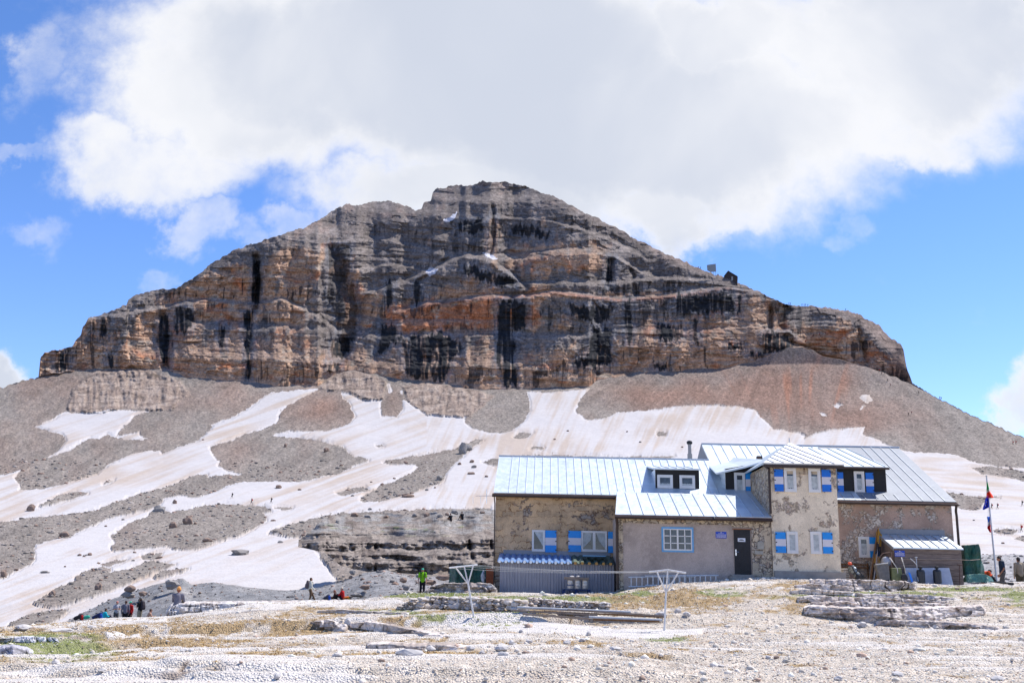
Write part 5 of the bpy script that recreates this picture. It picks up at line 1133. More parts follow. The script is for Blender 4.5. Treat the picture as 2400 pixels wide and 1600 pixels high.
xa, za_ = Q(1775, 1082, 5.0); xb, zc = Q(1787, 1068, 5.0); mb = MB(); bx(mb, xa, xb, 5.0, 5.25, za_ - .5, zc); part(mb, 'chimney', plain('brown_chimney', (.13, .08, .06), .8))
xa, za_ = Q(1115, 1162, DL); xb, _ = Q(1162, 1160, DL)
# aerial on a bracket at the left corner
t1 = empty('aerial', BF(xb, DL, za_), 'thin rod aerial standing out from the left corner of the hut', 'aerial')
mb = MB(); mb.tube([BF(xa, DL - .1, za_), BF(xb + .05, DL - .1, za_ + .03)], .014, 6); mb.build('boom', MCHR, t1)
for u_, l0, l1 in ((1109, 1180, 1164), (1127, 1180, 1161), (1141, 1180, 1146)):
    x, z1 = Q(u_, l0, DL); x2, z2 = Q(u_, l1, DL); mb = MB(); mb.tube([BF(x, DL - .1, z1), BF(x2, DL - .1, z2)], .010 if u_ != 1141 else .016, 6); mb.build('rod', MCHR, t1)
# ---- corrugated annex in front of the left wing
MCORR = metal('grey_corrugated', (.30, .30, .34), .5, .35); MBLM = metal('blue_corrugated', (.20, .34, .60), .4, .3); MBRIM = metal('bright_rim', (.8, .84, .88), .4, .3)
dA = 1.4; sa, zt = Q(1172, 1316, dA); sb, _ = Q(1440, 1316, dA)
ann = empty('annex', BF((sa + sb) / 2, dA + .8, -1.2), 'low annex of grey corrugated metal against the left wing of the hut', 'annex')
def corr(s0, s1, d, z0, z1, pitch, amp, th=.004):
    mb = MB(); n = int((s1 - s0) / pitch * 4); f = []; v = []
    for i in range(n + 1):
        ph = i % 4; s = s0 + (s1 - s0) * i / n; dd = d + (0 if ph in (0, 1) else amp)
        v += [BF(s, dd, z0), BF(s, dd, z1), BF(s, dd + .02, z0), BF(s, dd + .02, z1)]
    for i in range(n):
        k = i * 4; f += [(k, k + 4, k + 5, k + 1), (k + 2, k + 3, k + 7, k + 6)]
    return mb.add(v, f)
m_ = corr(sa, sb, dA, -1.9, zt, .115, .035); m_.build('wall', MCORR, ann)
m_ = MB(); bx(m_, sa, sa + .04, dA + .04, DL - .01, -1.9, zt); m_.build('side_wall', MCORR, ann)
zb_ = zt + .33
def corrroof(s0, s1, mat, rim, label):
    n = int((s1 - s0) / .26); rf = MB(); ri = MB()
    for i in range(n):
        x = s0 + (s1 - s0) * i / n; w_ = (s1 - s0) / n
        prof = [(0, 0), (.25, .07), (.6, .07), (.8, 0), (1, 0)]
        for (p, h), (q, g) in zip(prof[:-1], prof[1:]):
            rf.hexa([BF(x + p * w_, dA - .12, zt + h - .012), BF(x + q * w_, dA - .12, zt + g - .012), BF(x + q * w_, DL, zb_ + g - .012), BF(x + p * w_, DL, zb_ + h - .012), BF(x + p * w_, dA - .12, zt + h), BF(x + q * w_, dA - .12, zt + g), BF(x + q * w_, DL, zb_ + g), BF(x + p * w_, DL, zb_ + h)])
        ri.lathe(BF(x + .42 * w_, dA - .10, zt + .015), [(.045, 0), (.062, .03), (.062, .14)], 8, axis=-E2)
    r = rf.build('roof', mat, ann); r['label'] = label; merge_in(r, ri, rim)
sx_ = Q(1340, 1310, dA)[0]
corrroof(sa - .12, sx_, MBLM, MBRIM, 'blue grey corrugated roof sheets with bright rims')
corrroof(sx_ + .02, sb, plain('mossy_sheet', (.10, .14, .10), .7), plain('ochre_rim', (.55, .30, .08), .7), 'dark roof sheets with ochre rims')
m_ = MB(); bx(m_, sa + .05, sb - .05, DL - .03, DL - .004, zb_ - .02, zb_ + .22); m_.build('flashing', MZD, ann)
m_ = MB(); bx(m_, Q(1366, 1300, 2.2)[0], Q(1418, 1300, 2.2)[0], 1.7, 2.6, zt + .32, zt + .36); o = m_.build('skylight_sheet', plain('blue_sheet', (.12, .36, .62), .3), ann)
# ---- blue enamel signs
def sign(u0, v0, u1, v1, d, label):
    xa, ya = Q(u0, v0, d); xb, yb = Q(u1, v1, d); rt_ = empty('sign', BF((xa + xb) / 2, d - .01, yb), label, 'sign')
    mb = MB(); bx(mb, xa, xb, d - .02, d - .003, yb, ya); mb.build('plate', plain('sign_blue', (.008, .06, .48), .35), rt_, bevel=.006)
    mb = MB(); W_, H_ = xb - xa, ya - yb; cx = (xa + xb) / 2; dd = (d - .025, d - .0205)
    bx(mb, cx - .015, cx + .02, *dd, ya - .13 * H_, ya - .05 * H_); bx(mb, cx - .03, cx + .03, *dd, ya - .18 * H_, ya - .135 * H_)
    rs = np.random.RandomState(int(u0))
    def line(y0, y1, x0, x1):
        x = x0
        while x < x1:
            w_ = rs.uniform(.02, .07); bx(mb, x, min(x + w_, x1), *dd, y0, y1); x += w_ + .010
    line(ya - .30 * H_, ya - .25 * H_, cx - .26 * W_, cx + .26 * W_)
    for k, (m0, m1) in ((.44, (.04, .04)), (.62, (.08, .08)), (.80, (.04, .04))): line(ya - (k + .07) * H_, ya - (k - .02) * H_, xa + m0 * W_, xb - m1 * W_)
    mb.build('lettering', MSHW, rt_)
sign(1677, 1245, 1703, 1261, 0, 'blue enamel sign with white lines of text on the wall left of the door')
sign(2096, 1289, 2121, 1304, 1.5, 'blue enamel sign with white lines of text on the wooden shed')
# ================================================================== SMALL THINGS AROUND THE HUT
MGALV = plain('galvanised', (.52, .52, .52), .5, .5); MWOOD = None
def woodmat(name, c1, c2, axis=(1, 12, 12), rough=.85):
    t = NT(name); v = t.co(axis); n = t.noise(v, 2.2, 6, .65, .6); n2 = t.noise(t.co(), 1.2, 4)
    c = t.mix(t.ramp(n, .3, .7), c1, c2); c = t.mix(t.ramp(n2, .5, .75, 0, .5), c, tuple(x * .55 for x in c1))
    t.out(rough=rough, nrm=t.bump(n, .4, .01), spec=.15); t.t.links.new(c, t.b.inputs['Base Color']); return t.m
MGW = woodmat('grey_wood', (.25, .20, .175), (.13, .10, .09)); MBW = woodmat('brown_wood', (.24, .13, .06), (.14, .07, .03), (10, 10, 1)); MPLK = woodmat('old_plank', (.32, .26, .21), (.17, .12, .09), (1, 14, 14))
MWHP = plain('white_paint', (.72, .70, .68), .5, var=.2, sc=12)
# ---- washing line frames
def frame(base, jn, arms, bar, label, dy=0.0):
    b = GH(*base); Y = b[1]; r = empty('drying_post', b, label, 'washing line post', 'washing line posts')
    pt = lambda q, o_=0.0: at(q[0], q[1], Y + o_)
    mb = MB(); mb.tube([b + np.array([0, 0, -.15]), pt(jn)], .026, 8); mb.build('pole', MWHP, r)
    for a in arms: mb = MB(); mb.tube([pt(jn), pt(a)], .02, 8); mb.build('brace', MWHP, r)
    mb = MB(); mb.tube([pt(q, dy * (i - (len(bar) - 1) / 2)) for i, q in enumerate(bar)], .024, 8); mb.build('crossbar', MWHP, r)
    return Y
Y1 = frame((1113, 1447), (1097, 1367), [(1069, 1331), (1088, 1326), (1109, 1325)], [(1053, 1330), (1086, 1326.5), (1119, 1323)], 'white drying post with a three armed top, standing left before the hut annex', .15)
Y2 = frame((1556, 1477), (1561, 1388), [(1540, 1340), (1565, 1336), (1590, 1340)], [(1521, 1340), (1565, 1335), (1608, 1342)], 'white drying post with a three armed top, standing before the ladders and the paned window', -.1)
MLINE = plain('line_cord', (.62, .60, .55), .7)
r = empty('washing_line', at(1320, 1335, (Y1 + Y2) / 2), 'four thin washing lines strung between the two white posts', 'washing line')
for a, b in (((1119, 1323.5), (1590, 1339.5)), ((1108, 1325), (1560, 1336)), ((1086, 1327), (1530, 1339.5)), ((1056, 1330.5), (1521, 1340.5))):
    pts = []
    for k in range(17):
        f = k / 16; pts.append(at(a[0] + (b[0] - a[0]) * f, a[1] + (b[1] - a[1]) * f + 9 * 4 * f * (1 - f) * (.6 + .1 * (a[0] % 3)), Y1 + (Y2 - Y1) * f))
    mb = MB(); mb.tube(pts, .0042, 5); mb.build('line', MLINE, r)
mb = MB(); g_ = GH(1652, 1470); mb.tube([at(1607, 1343, Y2), g_], .004, 5); o = mb.build('guy_wire', MIRON); tag(o, 'thin guy wire running right from the second drying post to the ground', 'wire')
# ---- kegs on a pallet
K0 = .35
def bpt(u, v, d): s, z = Q(u, v, d); return BF(s, d, z)
MKEG = plain('keg_steel', (.62, .56, .50), .4, .4, var=.35, sc=3); MPAL = plain('blue_pallet', (.02, .05, .16), .8, var=.4)
sa, za_ = Q(1318, 1380, K0); sb, zb_ = Q(1384, 1390, K0)
pal = empty('pallet', BF((sa + sb) / 2, K0 + .3, zb_ - .06), 'dark blue pallet under the three kegs before the annex', 'pallet')
mb = MB()
for i in range(5): bx(mb, sa, sb, K0 - .05 + i * .17, K0 + .08 + i * .17, za_ - .025, za_)
mb.build('deck', MPAL, pal); mb = MB()
for i in range(3): x = sa + (sb - sa - .12) * i / 2; bx(mb, x, x + .12, K0, K0 + .7, zb_ - .08, za_ - .026)
mb.build('runner', MPAL, pal)
for i, (u0_, lb) in enumerate(((1337, 'steel beer keg on the pallet, the one with a blue band'), (1354, 'steel beer keg in the middle of the three on the pallet'), (1371.5, 'steel beer keg at the right end of the row of three on the pallet'))):
    s, z0_ = Q(u0_, 1380, K0 + .1); _, z1 = Q(u0_, 1358, K0 + .1); h = z1 - z0_
    k = empty('keg', BF(s, K0 + .15, z0_), lb, 'keg', 'kegs on the blue pallet'); mb = MB()
    R_ = .135; mb.lathe(BF(s, K0 + .15, z0_), [(R_ * .85, 0), (R_ * .95, .01), (R_, h * .08), (R_ * .96, h * .12), (R_ * 1.0, h * .3), (R_ * 1.07, h * .34), (R_, h * .38), (R_, h * .62), (R_ * 1.07, h * .66), (R_, h * .70), (R_ * .96, h * .88), (R_, h * .92), (R_ * .92, h), (R_ * .8, h * .99)], 20)
    mb.build('body', MKEG, k, smooth=False)
    if i == 0: mb = MB(); mb.lathe(BF(s, K0 + .15, z0_ + h * .40), [(R_ * 1.01, 0), (R_ * 1.01, h * .12)], 20); mb.build('band', MPAL, k)
s0, z0_ = Q(1322, 1357.5, K0); s1, z1 = Q(1381, 1353.5, K0)
mb = MB(); bx(mb, s0, s1, K0 - .05, K0 + .35, z0_ + .01, z1 + .02); o = mb.build('board', MPLK, bevel=.004); tag(o, 'weathered board with an orange end laid over the kegs', 'board')
for u_, lb in ((1341, 'grey stone on the board over the kegs, left one'), (1355, 'larger grey stone on the board over the kegs')):
    p = bpt(u_, 1353, K0 + .1); mb = MB(); mb.blob(p + np.array([0, 0, .035]), (.10, .09, .045), int(u_), 2); o = mb.build('stone', MB3, base=p); tag(o, lb, 'stone')
# ---- ladders lying against the wall
MLAD = plain('aluminium', (.78, .76, .74), .5, .2)
def ladder(u0, u1, vt0, vt1, vb0, vb1, d, n, label):
    a, b = bpt(u0, vt0, d), bpt(u1, vt1, d); c, e = bpt(u0, vb0, d), bpt(u1, vb1, d)
    r = empty('ladder', (c + e) / 2, label, 'ladder', 'ladders lying along the wall'); m = MLAD
    for p, q_ in ((a, b), (c, e)): mb = MB(); mb.tube([p, q_], .03, 6); mb.build('rail', m, r)
    mb = MB()
    for i in range(n):
        f = (i + .5) / n; mb = MB(); mb.tube([a + (b - a) * f, c + (e - c) * f], .02, 6, cap=False); mb.build('rung', m, r)
ladder(1473, 1626, 1352, 1351, 1374, 1373, -.2, 12, 'grey metal ladder lying on edge under the paned window, its left end free')
ladder(1512, 1684, 1349.5, 1347.5, 1371, 1369, -.32, 14, 'grey metal ladder lying on edge, reaching nearest the door')
# ---- low dry stone wall and the boards stacked before it
def drywall(name, pts, v_top, v_bot, label, seed, ya=0.0, big=1.0):
    rs = np.random.RandomState(seed); mb = MB(); mats = None
    u0_, u1_ = pts; u = u0_
    while u < u1_:
        vb = np.interp(u, *v_bot); vt = np.interp(u, *v_top); g = GH(u, vb); k = g[1] / F; h = (vb - vt) * k; z = 0
        w = rs.uniform(8, 22) * big
        while z < h * .92:
            hh = min(rs.uniform(.35, .8) * w * k, h - z + .03); uu_ = u + rs.uniform(-3, 3)
            p = at(uu_ + w / 2, vb, g[1] + ya + rs.uniform(-.05, .12) + z * .3); p[2] = g[2] + z + hh / 2
            mb.blob(p, (w * k * .56, .2, hh * .56), rs.randint(1e6), 2, .30, axes=rs.uniform(-.4, .4)); z += hh * .86
        u += w * .8
    o = mb.build(name, MSTW, smooth=False); return tag(o, label, 'wall')
t = NT('wall_stone'); v = t.co(); vo = t.n('ShaderNodeTexVoronoi', {'Scale': 2.6, 'Vector': v}); n = t.noise(v, 12, 5, .6); sp_ = t.n('ShaderNodeSeparateColor', {0: vo.outputs['Color']})
c = t.mix(sp_.outputs[0], (.62, .57, .53), (.45, .38, .32)); c = t.mix(t.ramp(n, .45, .7, 0, .5), c, (.36, .27, .2)); t.out(rough=.95, nrm=t.bump(n, .6, .03), spec=.1); t.t.links.new(c, t.b.inputs['Base Color']); MSTW = t.m
drywall('stone_wall', (930, 1236), ([930, 960, 1000, 1100, 1236], [1420, 1404, 1400, 1402, 1408]), ([930, 1000, 1236], [1428, 1426, 1434]), 'low dry stone wall of piled pale stones left of the stacked boards', 51)
drywall('stone_wall', (1236, 1420), ([1236, 1300, 1420], [1403, 1410, 1414]), ([1236, 1420], [1424, 1432]), 'low row of loose stones on the slope behind the stacked boards', 52, .5, .7)
PG = 'boards and poles stacked before the stone wall'
for i, (a, b, rr, m, lb) in enumerate([((1212, 1423), (1478, 1434), .05, MGALV, 'long straight grey pole on top of the board stack'), ((1205, 1430), (1400, 1440), .035, MPLK, 'grey plank at the left end of the board stack, below the long pole'), ((1275, 1432), (1555, 1445), .03, MBW, 'thin reddish brown board in the middle of the stack'), ((1225, 1438), (1380, 1449), .035, MPLK, 'dark plank lowest at the left of the stack'), ((1380, 1446), (1552, 1453), .055, MGALV, 'pale metal pole low in the stack beside the short post'), ((1390, 1451), (1545, 1456), .03, MBW, 'brown board lowest at the right of the stack'), ((1330, 1428), (1556, 1443), .03, MPLK, 'weathered plank reaching the white drying post')]):
    g = GH((a[0] + b[0]) / 2, (a[1] + b[1]) / 2 + 6); Y = g[1] - .1 * i * .3
    p, q_ = at(a[0], a[1], Y - .0), at(b[0], b[1], Y - .15); mb = MB()
    if m is MGALV: mb.tube([p, q_], rr * .8, 8)
    else:
        dd = np.array([0, rr, 0]); hh = np.array([0, 0, rr * .8]); mb.hexa([p - dd - hh, q_ - dd - hh, q_ + dd - hh, p + dd - hh, p - dd + hh, q_ - dd + hh, q_ + dd + hh, p + dd + hh])
    o = mb.build('pole' if m is MGALV else 'board', m); tag(o, lb, 'pole' if m is MGALV else 'board', PG)
g = GH(1381, 1455); mb = MB(); a = at(1381, 1455, g[1]); b = at(1381, 1437, g[1]); mb.tube([a - np.array([0, 0, .1]), b], .035, 7, .028); o = mb.build('short_post', MPLK); tag(o, 'short grey wooden post standing in the board stack', 'post')
rock_bed('rock_ledge', 'pale rock slabs before the green tarpaulin and the green hiker', [(988, 1392), (1010, 1374), (1040, 1366), (1100, 1365), (1150, 1368), (1166, 1380)], [(988, 1396), (1040, 1392), (1100, 1390), (1166, 1390)], 44.2, 1.2, 361, col1=(.50, .47, .45), amp=.12, crackw=14)
# ---- tarpaulins
def tarpmat(name, c):
    t = NT(name); v = t.co(); n = t.noise(v, 2.4, 5, .6, 1.2); n2 = t.noise(t.co((3, 3, .6)), 3, 4, .6, .8)
    t.out(rough=.42, spec=.5, nrm=t.bump(t.math('ADD', n, n2), .9, .10)); t.t.links.new(t.mix(t.ramp(n, .35, .65), c, tuple(x * .5 for x in c)), t.b.inputs['Base Color']); return t.m
MTARP = tarpmat('green_tarpaulin', (.012, .095, .055))
def cover(name, outline, Y, depth, label, mat, amp=.09, seed=0, fold=8, par=None):
    """sheet thrown over a pile: the outline seen from the front, bulged and wrinkled, with depth"""
    p = np.array(outline, float); lo, hi = p.min(0), p.max(0)
    uu = np.linspace(lo[0], hi[0], 46); n = len(p); rows = 40
    # top and bottom of the outline at each u
    tp, bt = [], []
    for u in uu:
        ys = []
        for i in range(n):
            (x1, y1), (x2, y2) = p[i], p[(i + 1) % n]
            if x1 != x2 and min(x1, x2) - 1e-6 <= u <= max(x1, x2) + 1e-6: ys.append(y1 + (y2 - y1) * (u - x1) / (x2 - x1))
        tp.append(min(ys)); bt.append(max(ys))
    f = np.linspace(0, 1, rows)[:, None]; V_ = np.array(bt)[None] + (np.array(tp) - np.array(bt))[None] * f; U_ = np.broadcast_to(uu, V_.shape)
    k = Y / F; x = U_ * k; z = V_ * k
    e = np.minimum((U_ - lo[0]) / (hi[0] - lo[0]), (hi[0] - U_) / (hi[0] - lo[0]))
    D_ = Y - amp * (fbm(x * 3, z * 1.2, seed, 3) * 1.2 + .8 * ridged(x * fold * .3 + z, z * .6, seed + 3, 2)) + (1 - sstep(0, .16, e)) * depth * .4 + .1 * f
    Pq = ray(U_, V_) * D_[..., None]; ex = []
    for j in (.3, .7, 1): 
        b = Pq[-1].copy(); b[:, 1] += depth * j; b[:, 0] += Pq[-1][:, 0] / Pq[-1][:, 1] * depth * j; b[:, 2] += -.03 * j + .03 * vn(b[:, 0] * 3, b[:, 1] * 3, seed); ex.append(b[None])
    b = ex[-1][0].copy(); b[:, 2] = Pq[0][:, 2] - .0; ex.append(b[None])
    Pq = np.concatenate([Pq] + ex); H, W = Pq.shape[:2]; ii = np.arange(H * W).reshape(H, W)
    qq = np.stack([ii[:-1, :-1], ii[:-1, 1:], ii[1:, 1:], ii[1:, :-1]], -1).reshape(-1, 4)
    base = Pq[0, W // 2]; me = fast_mesh(name, Pq.reshape(-1, 3) - base, qq, True); me.materials.append(mat); o = bpy.data.objects.new(name, me); C.objects.link(o); o.location = base
    return tag(o, label, 'tarpaulin')
cover('tarpaulin', [(1052, 1366), (1054, 1330), (1075, 1323), (1110, 1321), (1142, 1326), (1160, 1332), (1160, 1366)], 49, 1.5, 'dark green tarpaulin over a low heap at the left corner of the hut', MTARP, seed=61)
mb = MB(); p = at(1148, 1364, 48.3); mb.box(p + np.array([-.17, 0, -.1]), p + np.array([.17, .25, .58])); mb.box(p + np.array([-.18, -.012, .50]), p + np.array([.18, .26, .6])); o = mb.build('orange_crate', plain('orange_box', (.42, .11, .04), .7, var=.3), bevel=.01); tag(o, 'rusty orange crate beside the green tarpaulin at the left hut corner', 'crate')
mb = MB(); mb.blob(at(1132, 1352, 47.9), (.12, .1, .22), 66, 3, .35); mb.blob(at(1133, 1341, 47.9), (.05, .04, .1), 67, 2, .3); o = mb.build('white_bag', plain('white_bag', (.55, .55, .56), .5, var=.3)); tag(o, 'crumpled white bag between the green tarpaulin and the orange crate', 'bag')
# ---- wooden shed
dS = 1.5; s0, zt = Q(2095, 1283, dS); s1, _ = Q(2253, 1283, dS); zb_ = Q(2170, 1372, dS)[1]; zw = Q(2061, 1244, DL)[1]
shed = empty('wooden_shed', BF((s0 + s1) / 2, dS + .9, zb_), 'weathered plank lean-to shed with a metal roof against the right wing', 'shed')
mb = MB(); n = 7; hp = (zt - zb_) / n
for i in range(n): bx(mb, s0 + .01, s1 - .01 - .01 * (i % 2), dS - .012 * (i % 2), dS + .03, zb_ + i * hp, zb_ + (i + 1) * hp - .012)
mb.build('wall', MGW, shed)
for s, nm in ((s0, 'side_wall'), (s1 - .04, 'side_wall')):
    mb = MB(); mb.prism([BF(s, dS + .03, zb_), BF(s, DL - .01, zb_), BF(s, DL - .01, zw - .2), BF(s, dS + .03, zt - .03)], EX * .04); mb.build(nm, MGW, shed)
zf_ = zt + .02; zk = zw - .12; dn = (zk - zf_) / (DL - dS + .15)
P_ = [BF(s0 - .08, dS - .15, zf_), BF(s1 + .03, dS - .15, zf_), BF(s1 + .03, DL - .01, zk), BF(s0 - .35, DL - .01, zk)]
P_[0] = BF(s0 - .06, dS - .15, zf_); P_[3] = BF(s0 - .06, DL - .01, zk)
mb = MB(); mb.prism(P_, (0, 0, -.05)); rf = mb.build('roof', MZ, shed)
mb = MB()
for k in range(1, 8):
    s = s0 + (s1 - s0) * k / 7.6; a, b = BF(s, dS - .14, zf_ + .003), BF(s, DL - .1, zk - .02); sd = E1 * .012; mb.hexa([a - sd, a + sd, b + sd, b - sd, a - sd + [0, 0, .04], a + sd + [0, 0, .04], b + sd + [0, 0, .04], b - sd + [0, 0, .04]])
mb.build('seam', MSEAM, rf)
mb = MB(); bx(mb, s0 - .06, s1 + .03, DL - .05, DL - .012, zk + .0, zk + .22); mb.build('flashing', MZD, shed)
mb = MB(); mb.prism([BF(s0 - .09, dS - .16, zf_ - .13), BF(s0 - .09, DL - .02, zk - .13), BF(s0 - .09, DL - .02, zk + .01), BF(s0 - .09, dS - .16, zf_ + .01)], EX * .028); mb.build('barge_board', MZD, shed)
mb = MB(); mb.tube([bpt(2113, 1309, dS - .05), bpt(2250, 1311, dS - .05), bpt(2275, 1312, dS - .2), bpt(2297, 1310, dS - .1)], .012, 5); o = mb.build('rope', plain('pale_rope', (.42, .33, .27), .9)); tag(o, 'pale rope tied round the shed and the tall green tarpaulin', 'rope')
cover('tarpaulin', [(2252, 1348), (2253, 1277), (2275, 1276), (2294, 1274), (2299, 1290), (2298, 1310), (2306, 1326), (2308, 1342), (2302, 1348)], 45.9, 1.2, 'tall dark green tarpaulin wrapped round a pile right of the shed', MTARP, .11, 71)
cover('tarpaulin', [(2254, 1364), (2262, 1346), (2290, 1344), (2310, 1345), (2324, 1352), (2330, 1364)], 45.3, .9, 'crumpled green and white sheet on the ground below the tall tarpaulin', tarpmat('green_white_sheet', (.10, .26, .20)), .10, 73)
# things before the shed
dF = .9
mb = MB()
pb = empty('panel', bpt(2178, 1366, dF + .35), 'large pale grey panel leaning against the shed behind the two black cylinders', 'panel')
a, b, c_, e = bpt(2122, 1330, dF + .5), bpt(2224, 1330, dF + .5), bpt(2234, 1370, dF + .2), bpt(2125, 1366, dF + .2)
mb.prism([a, b, c_, e], E2 * -.03); mb.build('sheet', plain('pale_panel', (.50, .52, .58), .6), pb, bevel=0)
for u_, lb in ((2159.5, 'black gas cylinder left of the other before the pale panel'), (2198, 'black gas cylinder right of the other before the pale panel')):
    p = bpt(u_, 1367, dF); kk = p[1] / F; R_ = 9.2 * kk; H_ = 32 * kk; r = empty('gas_cylinder', p, lb, 'gas cylinder', 'gas cylinders before the shed'); mb = MB()
    mb.lathe(p, [(R_ * .8, 0), (R_, .02), (R_, H_ * .85), (R_ * .85, H_ * .96), (R_ * .3, H_)], 20); mb.build('body', plain('black_cylinder', (.015, .02, .03), .35), r)
    mb = MB(); mb.lathe(p + [0, 0, H_], [(R_ * .28, 0), (R_ * .28, .03), (R_ * .5, .035), (R_ * .5, .11), (R_ * .35, .12)], 12); mb.build('valve_guard', MIRON, r)
mb = MB(); a, b = bpt(2131, 1341, dF + .1), bpt(2139, 1364, dF - .1); sd = E1 * .04; mb.prism([a - sd, a + sd, b + sd, b - sd], E2 * .03); o = mb.build('blue_plank', MBLUE2); tag(o, 'short blue plank leaning on the pale panel', 'plank')
t1 = empty('pickaxe', bpt(2152, 1362, dF - .1), 'long handled tool with a slanting head leaning before the pale panel', 'tool'); mb = MB(); mb.tube([bpt(2152, 1362, dF - .1), bpt(2147, 1306, dF + .2)], .02, 7); mb.build('handle', MGALV, t1)
mb = MB(); mb.tube([bpt(2133, 1308, dF + .1), bpt(2142, 1315, dF + .1), bpt(2149, 1324, dF + .1)], .022, 7, .016); mb.build('head', MGALV, t1); mb = MB(); bx(mb, *(lambda q: (q[0] - .05, q[0] + .05, dF + .17, dF + .23, q[1] - .02, q[1] + .02))(Q(2147, 1305, dF + .2))); mb.build('grip', MGALV, t1)
t1 = empty('hitching_post', bpt(2249, 1370, dS - .25), 'thin brown T shaped iron post before the right end of the shed', 'post'); mb = MB(); mb.tube([bpt(2250, 1372, dS - .25), bpt(2249, 1324, dS - .25)], .022, 7); mb.build('post', plain('rust_iron', (.10, .06, .05), .8), t1); mb = MB(); mb.tube([bpt(2243, 1322, dS - .25), bpt(2256, 1323, dS - .25)], .022, 7); mb.build('crossbar', plain('rust_iron', (.10, .06, .05), .8), t1)
# wheelbarrow stood on its nose
wb = empty('wheelbarrow', bpt(2105, 1364, dF), 'olive green wheelbarrow tipped up on its nose before the shed, handles in the air', 'wheelbarrow'); MOL = plain('olive_paint', (.17, .19, .08), .6, var=.3)
mb = MB(); a = [bpt(2090, 1330, dF), bpt(2112, 1330, dF), bpt(2116, 1352, dF - .1), bpt(2110, 1366, dF - .1), bpt(2091, 1366, dF)]; mb.prism(a, E2 * .28); mb.build('tray', MOL, wb, bevel=.015)
for x0, x1 in (((2085.5, 1306), (2103, 1332)), ((2113, 1306), (2121, 1332))):
    m_ = tuple((np.array(x0) * .62 + np.array(x1) * .38)); mb = MB(); mb.tube([bpt(*m_, dF - .12), bpt(*x1, dF - .05)], .018, 7); mb.tube([bpt(*x1, dF - .05), bpt(x1[0] + 2, 1350, dF)], .018, 7); h_ = mb.build('handle', MGALV, wb); mb = MB(); mb.tube([bpt(*x0, dF - .2), bpt(*m_, dF - .12)], .024, 7); mb.build('grip', MWHITE, h_)
mb = MB(); c0 = bpt(2120, 1354, dF - .15); mb.lathe(c0 - E1 * .04, [(.12, 0), (.17, .01), (.18, .04), (.17, .07), (.12, .08)], 20, axis=E1 * .5 - E2 * .8); mb.build('wheel', MIRON, wb)
# tub, mixer
MTUB = plain('grey_tub', (.17, .16, .15), .7, var=.3)
tb = empty('tub', bpt(2072, 1360, dF), 'grey mortar tub tipped on its side before the cement mixer', 'tub'); mb = MB(); mb.prism([bpt(2053, 1322, dF), bpt(2080, 1319, dF + .1), bpt(2084, 1330, dF + .05), bpt(2087, 1360, dF), bpt(2063, 1360, dF)], E2 * .35); o = mb.build('shell', MTUB, tb, bevel=.02)
mb = MB(); mb.tube([bpt(2052, 1322, dF - .02), bpt(2066, 1320.5, dF - .02), bpt(2081, 1319, dF + .05)], .02, 7); mb.build('rim', MGALV, tb)
cm = empty('cement_mixer', bpt(2080, 1360, dF + .7), 'small cement mixer with a pale drum and bent tube frame beside the shed front', 'cement mixer'); mb = MB(); mb.lathe(bpt(2077, 1316, dF + .7), [(.10, -.2), (.19, -.12), (.21, .0), (.19, .14), (.12, .22), (.10, .23)], 20, axis=-E2 * .9 - E1 * .3 + np.array([0, 0, .25])); mb.build('drum', plain('pale_drum', (.42, .43, .47), .45, .2), cm, smooth=True)
mb = MB(); mb.tube([bpt(2055, 1322, dF + .3), bpt(2059, 1308, dF + .4), bpt(2069, 1296, dF + .5), bpt(2090, 1293, dF + .5)], .014, 7); mb.tube([bpt(2090, 1293, dF + .5), bpt(2088, 1362, dF + .3)], .02, 7); mb.build('frame', plain('brown_frame', (.20, .12, .09), .7), cm)
# marker poles
MYEL = plain('yellow_pole', (.55, .28, .03), .6, var=.2); MPBK = plain('dark_pole', (.02, .02, .03), .6)
rs = np.random.RandomState(3); GP_ = 'snow marker poles leaning by the shed'
for i, (ub, ut, vt, kind) in enumerate([(2037, 2056, 1250, 'w'), (2041, 2058, 1240, 'w'), (2046, 2055, 1245, 'y'), (2049, 2059, 1238, 'y'), (2051, 2062, 1246, 'y'), (2053, 2064, 1250, 'y'), (2055, 2060, 1243, 'y'), (2057, 2066, 1252, 'y'), (2048, 2062, 1255, 'g')]):
    d_a, d_b = dF + 1.2 - .05 * i, DL - .15 - .03 * i
    a, b = bpt(ub, 1359, d_a), bpt(ut, vt, d_b)
    if kind == 'w':
        mb = MB(); mb.tube([a, b], .05 if i == 1 else .035, 6, .03); o = mb.build('beam', MBW if i == 1 else MPLK); tag(o, ('thick brown beam leaning' if i == 1 else 'thin grey brown beam leaning') + ' against the right wing beside the yellow poles', 'beam')
    else:
        r = empty('marker_pole', a, 'yellow and black marker pole leaning against the right wing beside the shed', 'pole', GP_)
        ks = [0, .28 + .03 * i % .1, .52 + rs.uniform(-.05, .05), .72 + rs.uniform(-.03, .05), 1]
        for j in range(4): mb = MB(); mb.tube([a + (b - a) * ks[j], a + (b - a) * ks[j + 1]], .022, 6); mb.build('section', (MYEL if j % 2 else (MYEL if j == 0 and i % 2 else MPBK)) if kind == 'y' else MGALV, r)
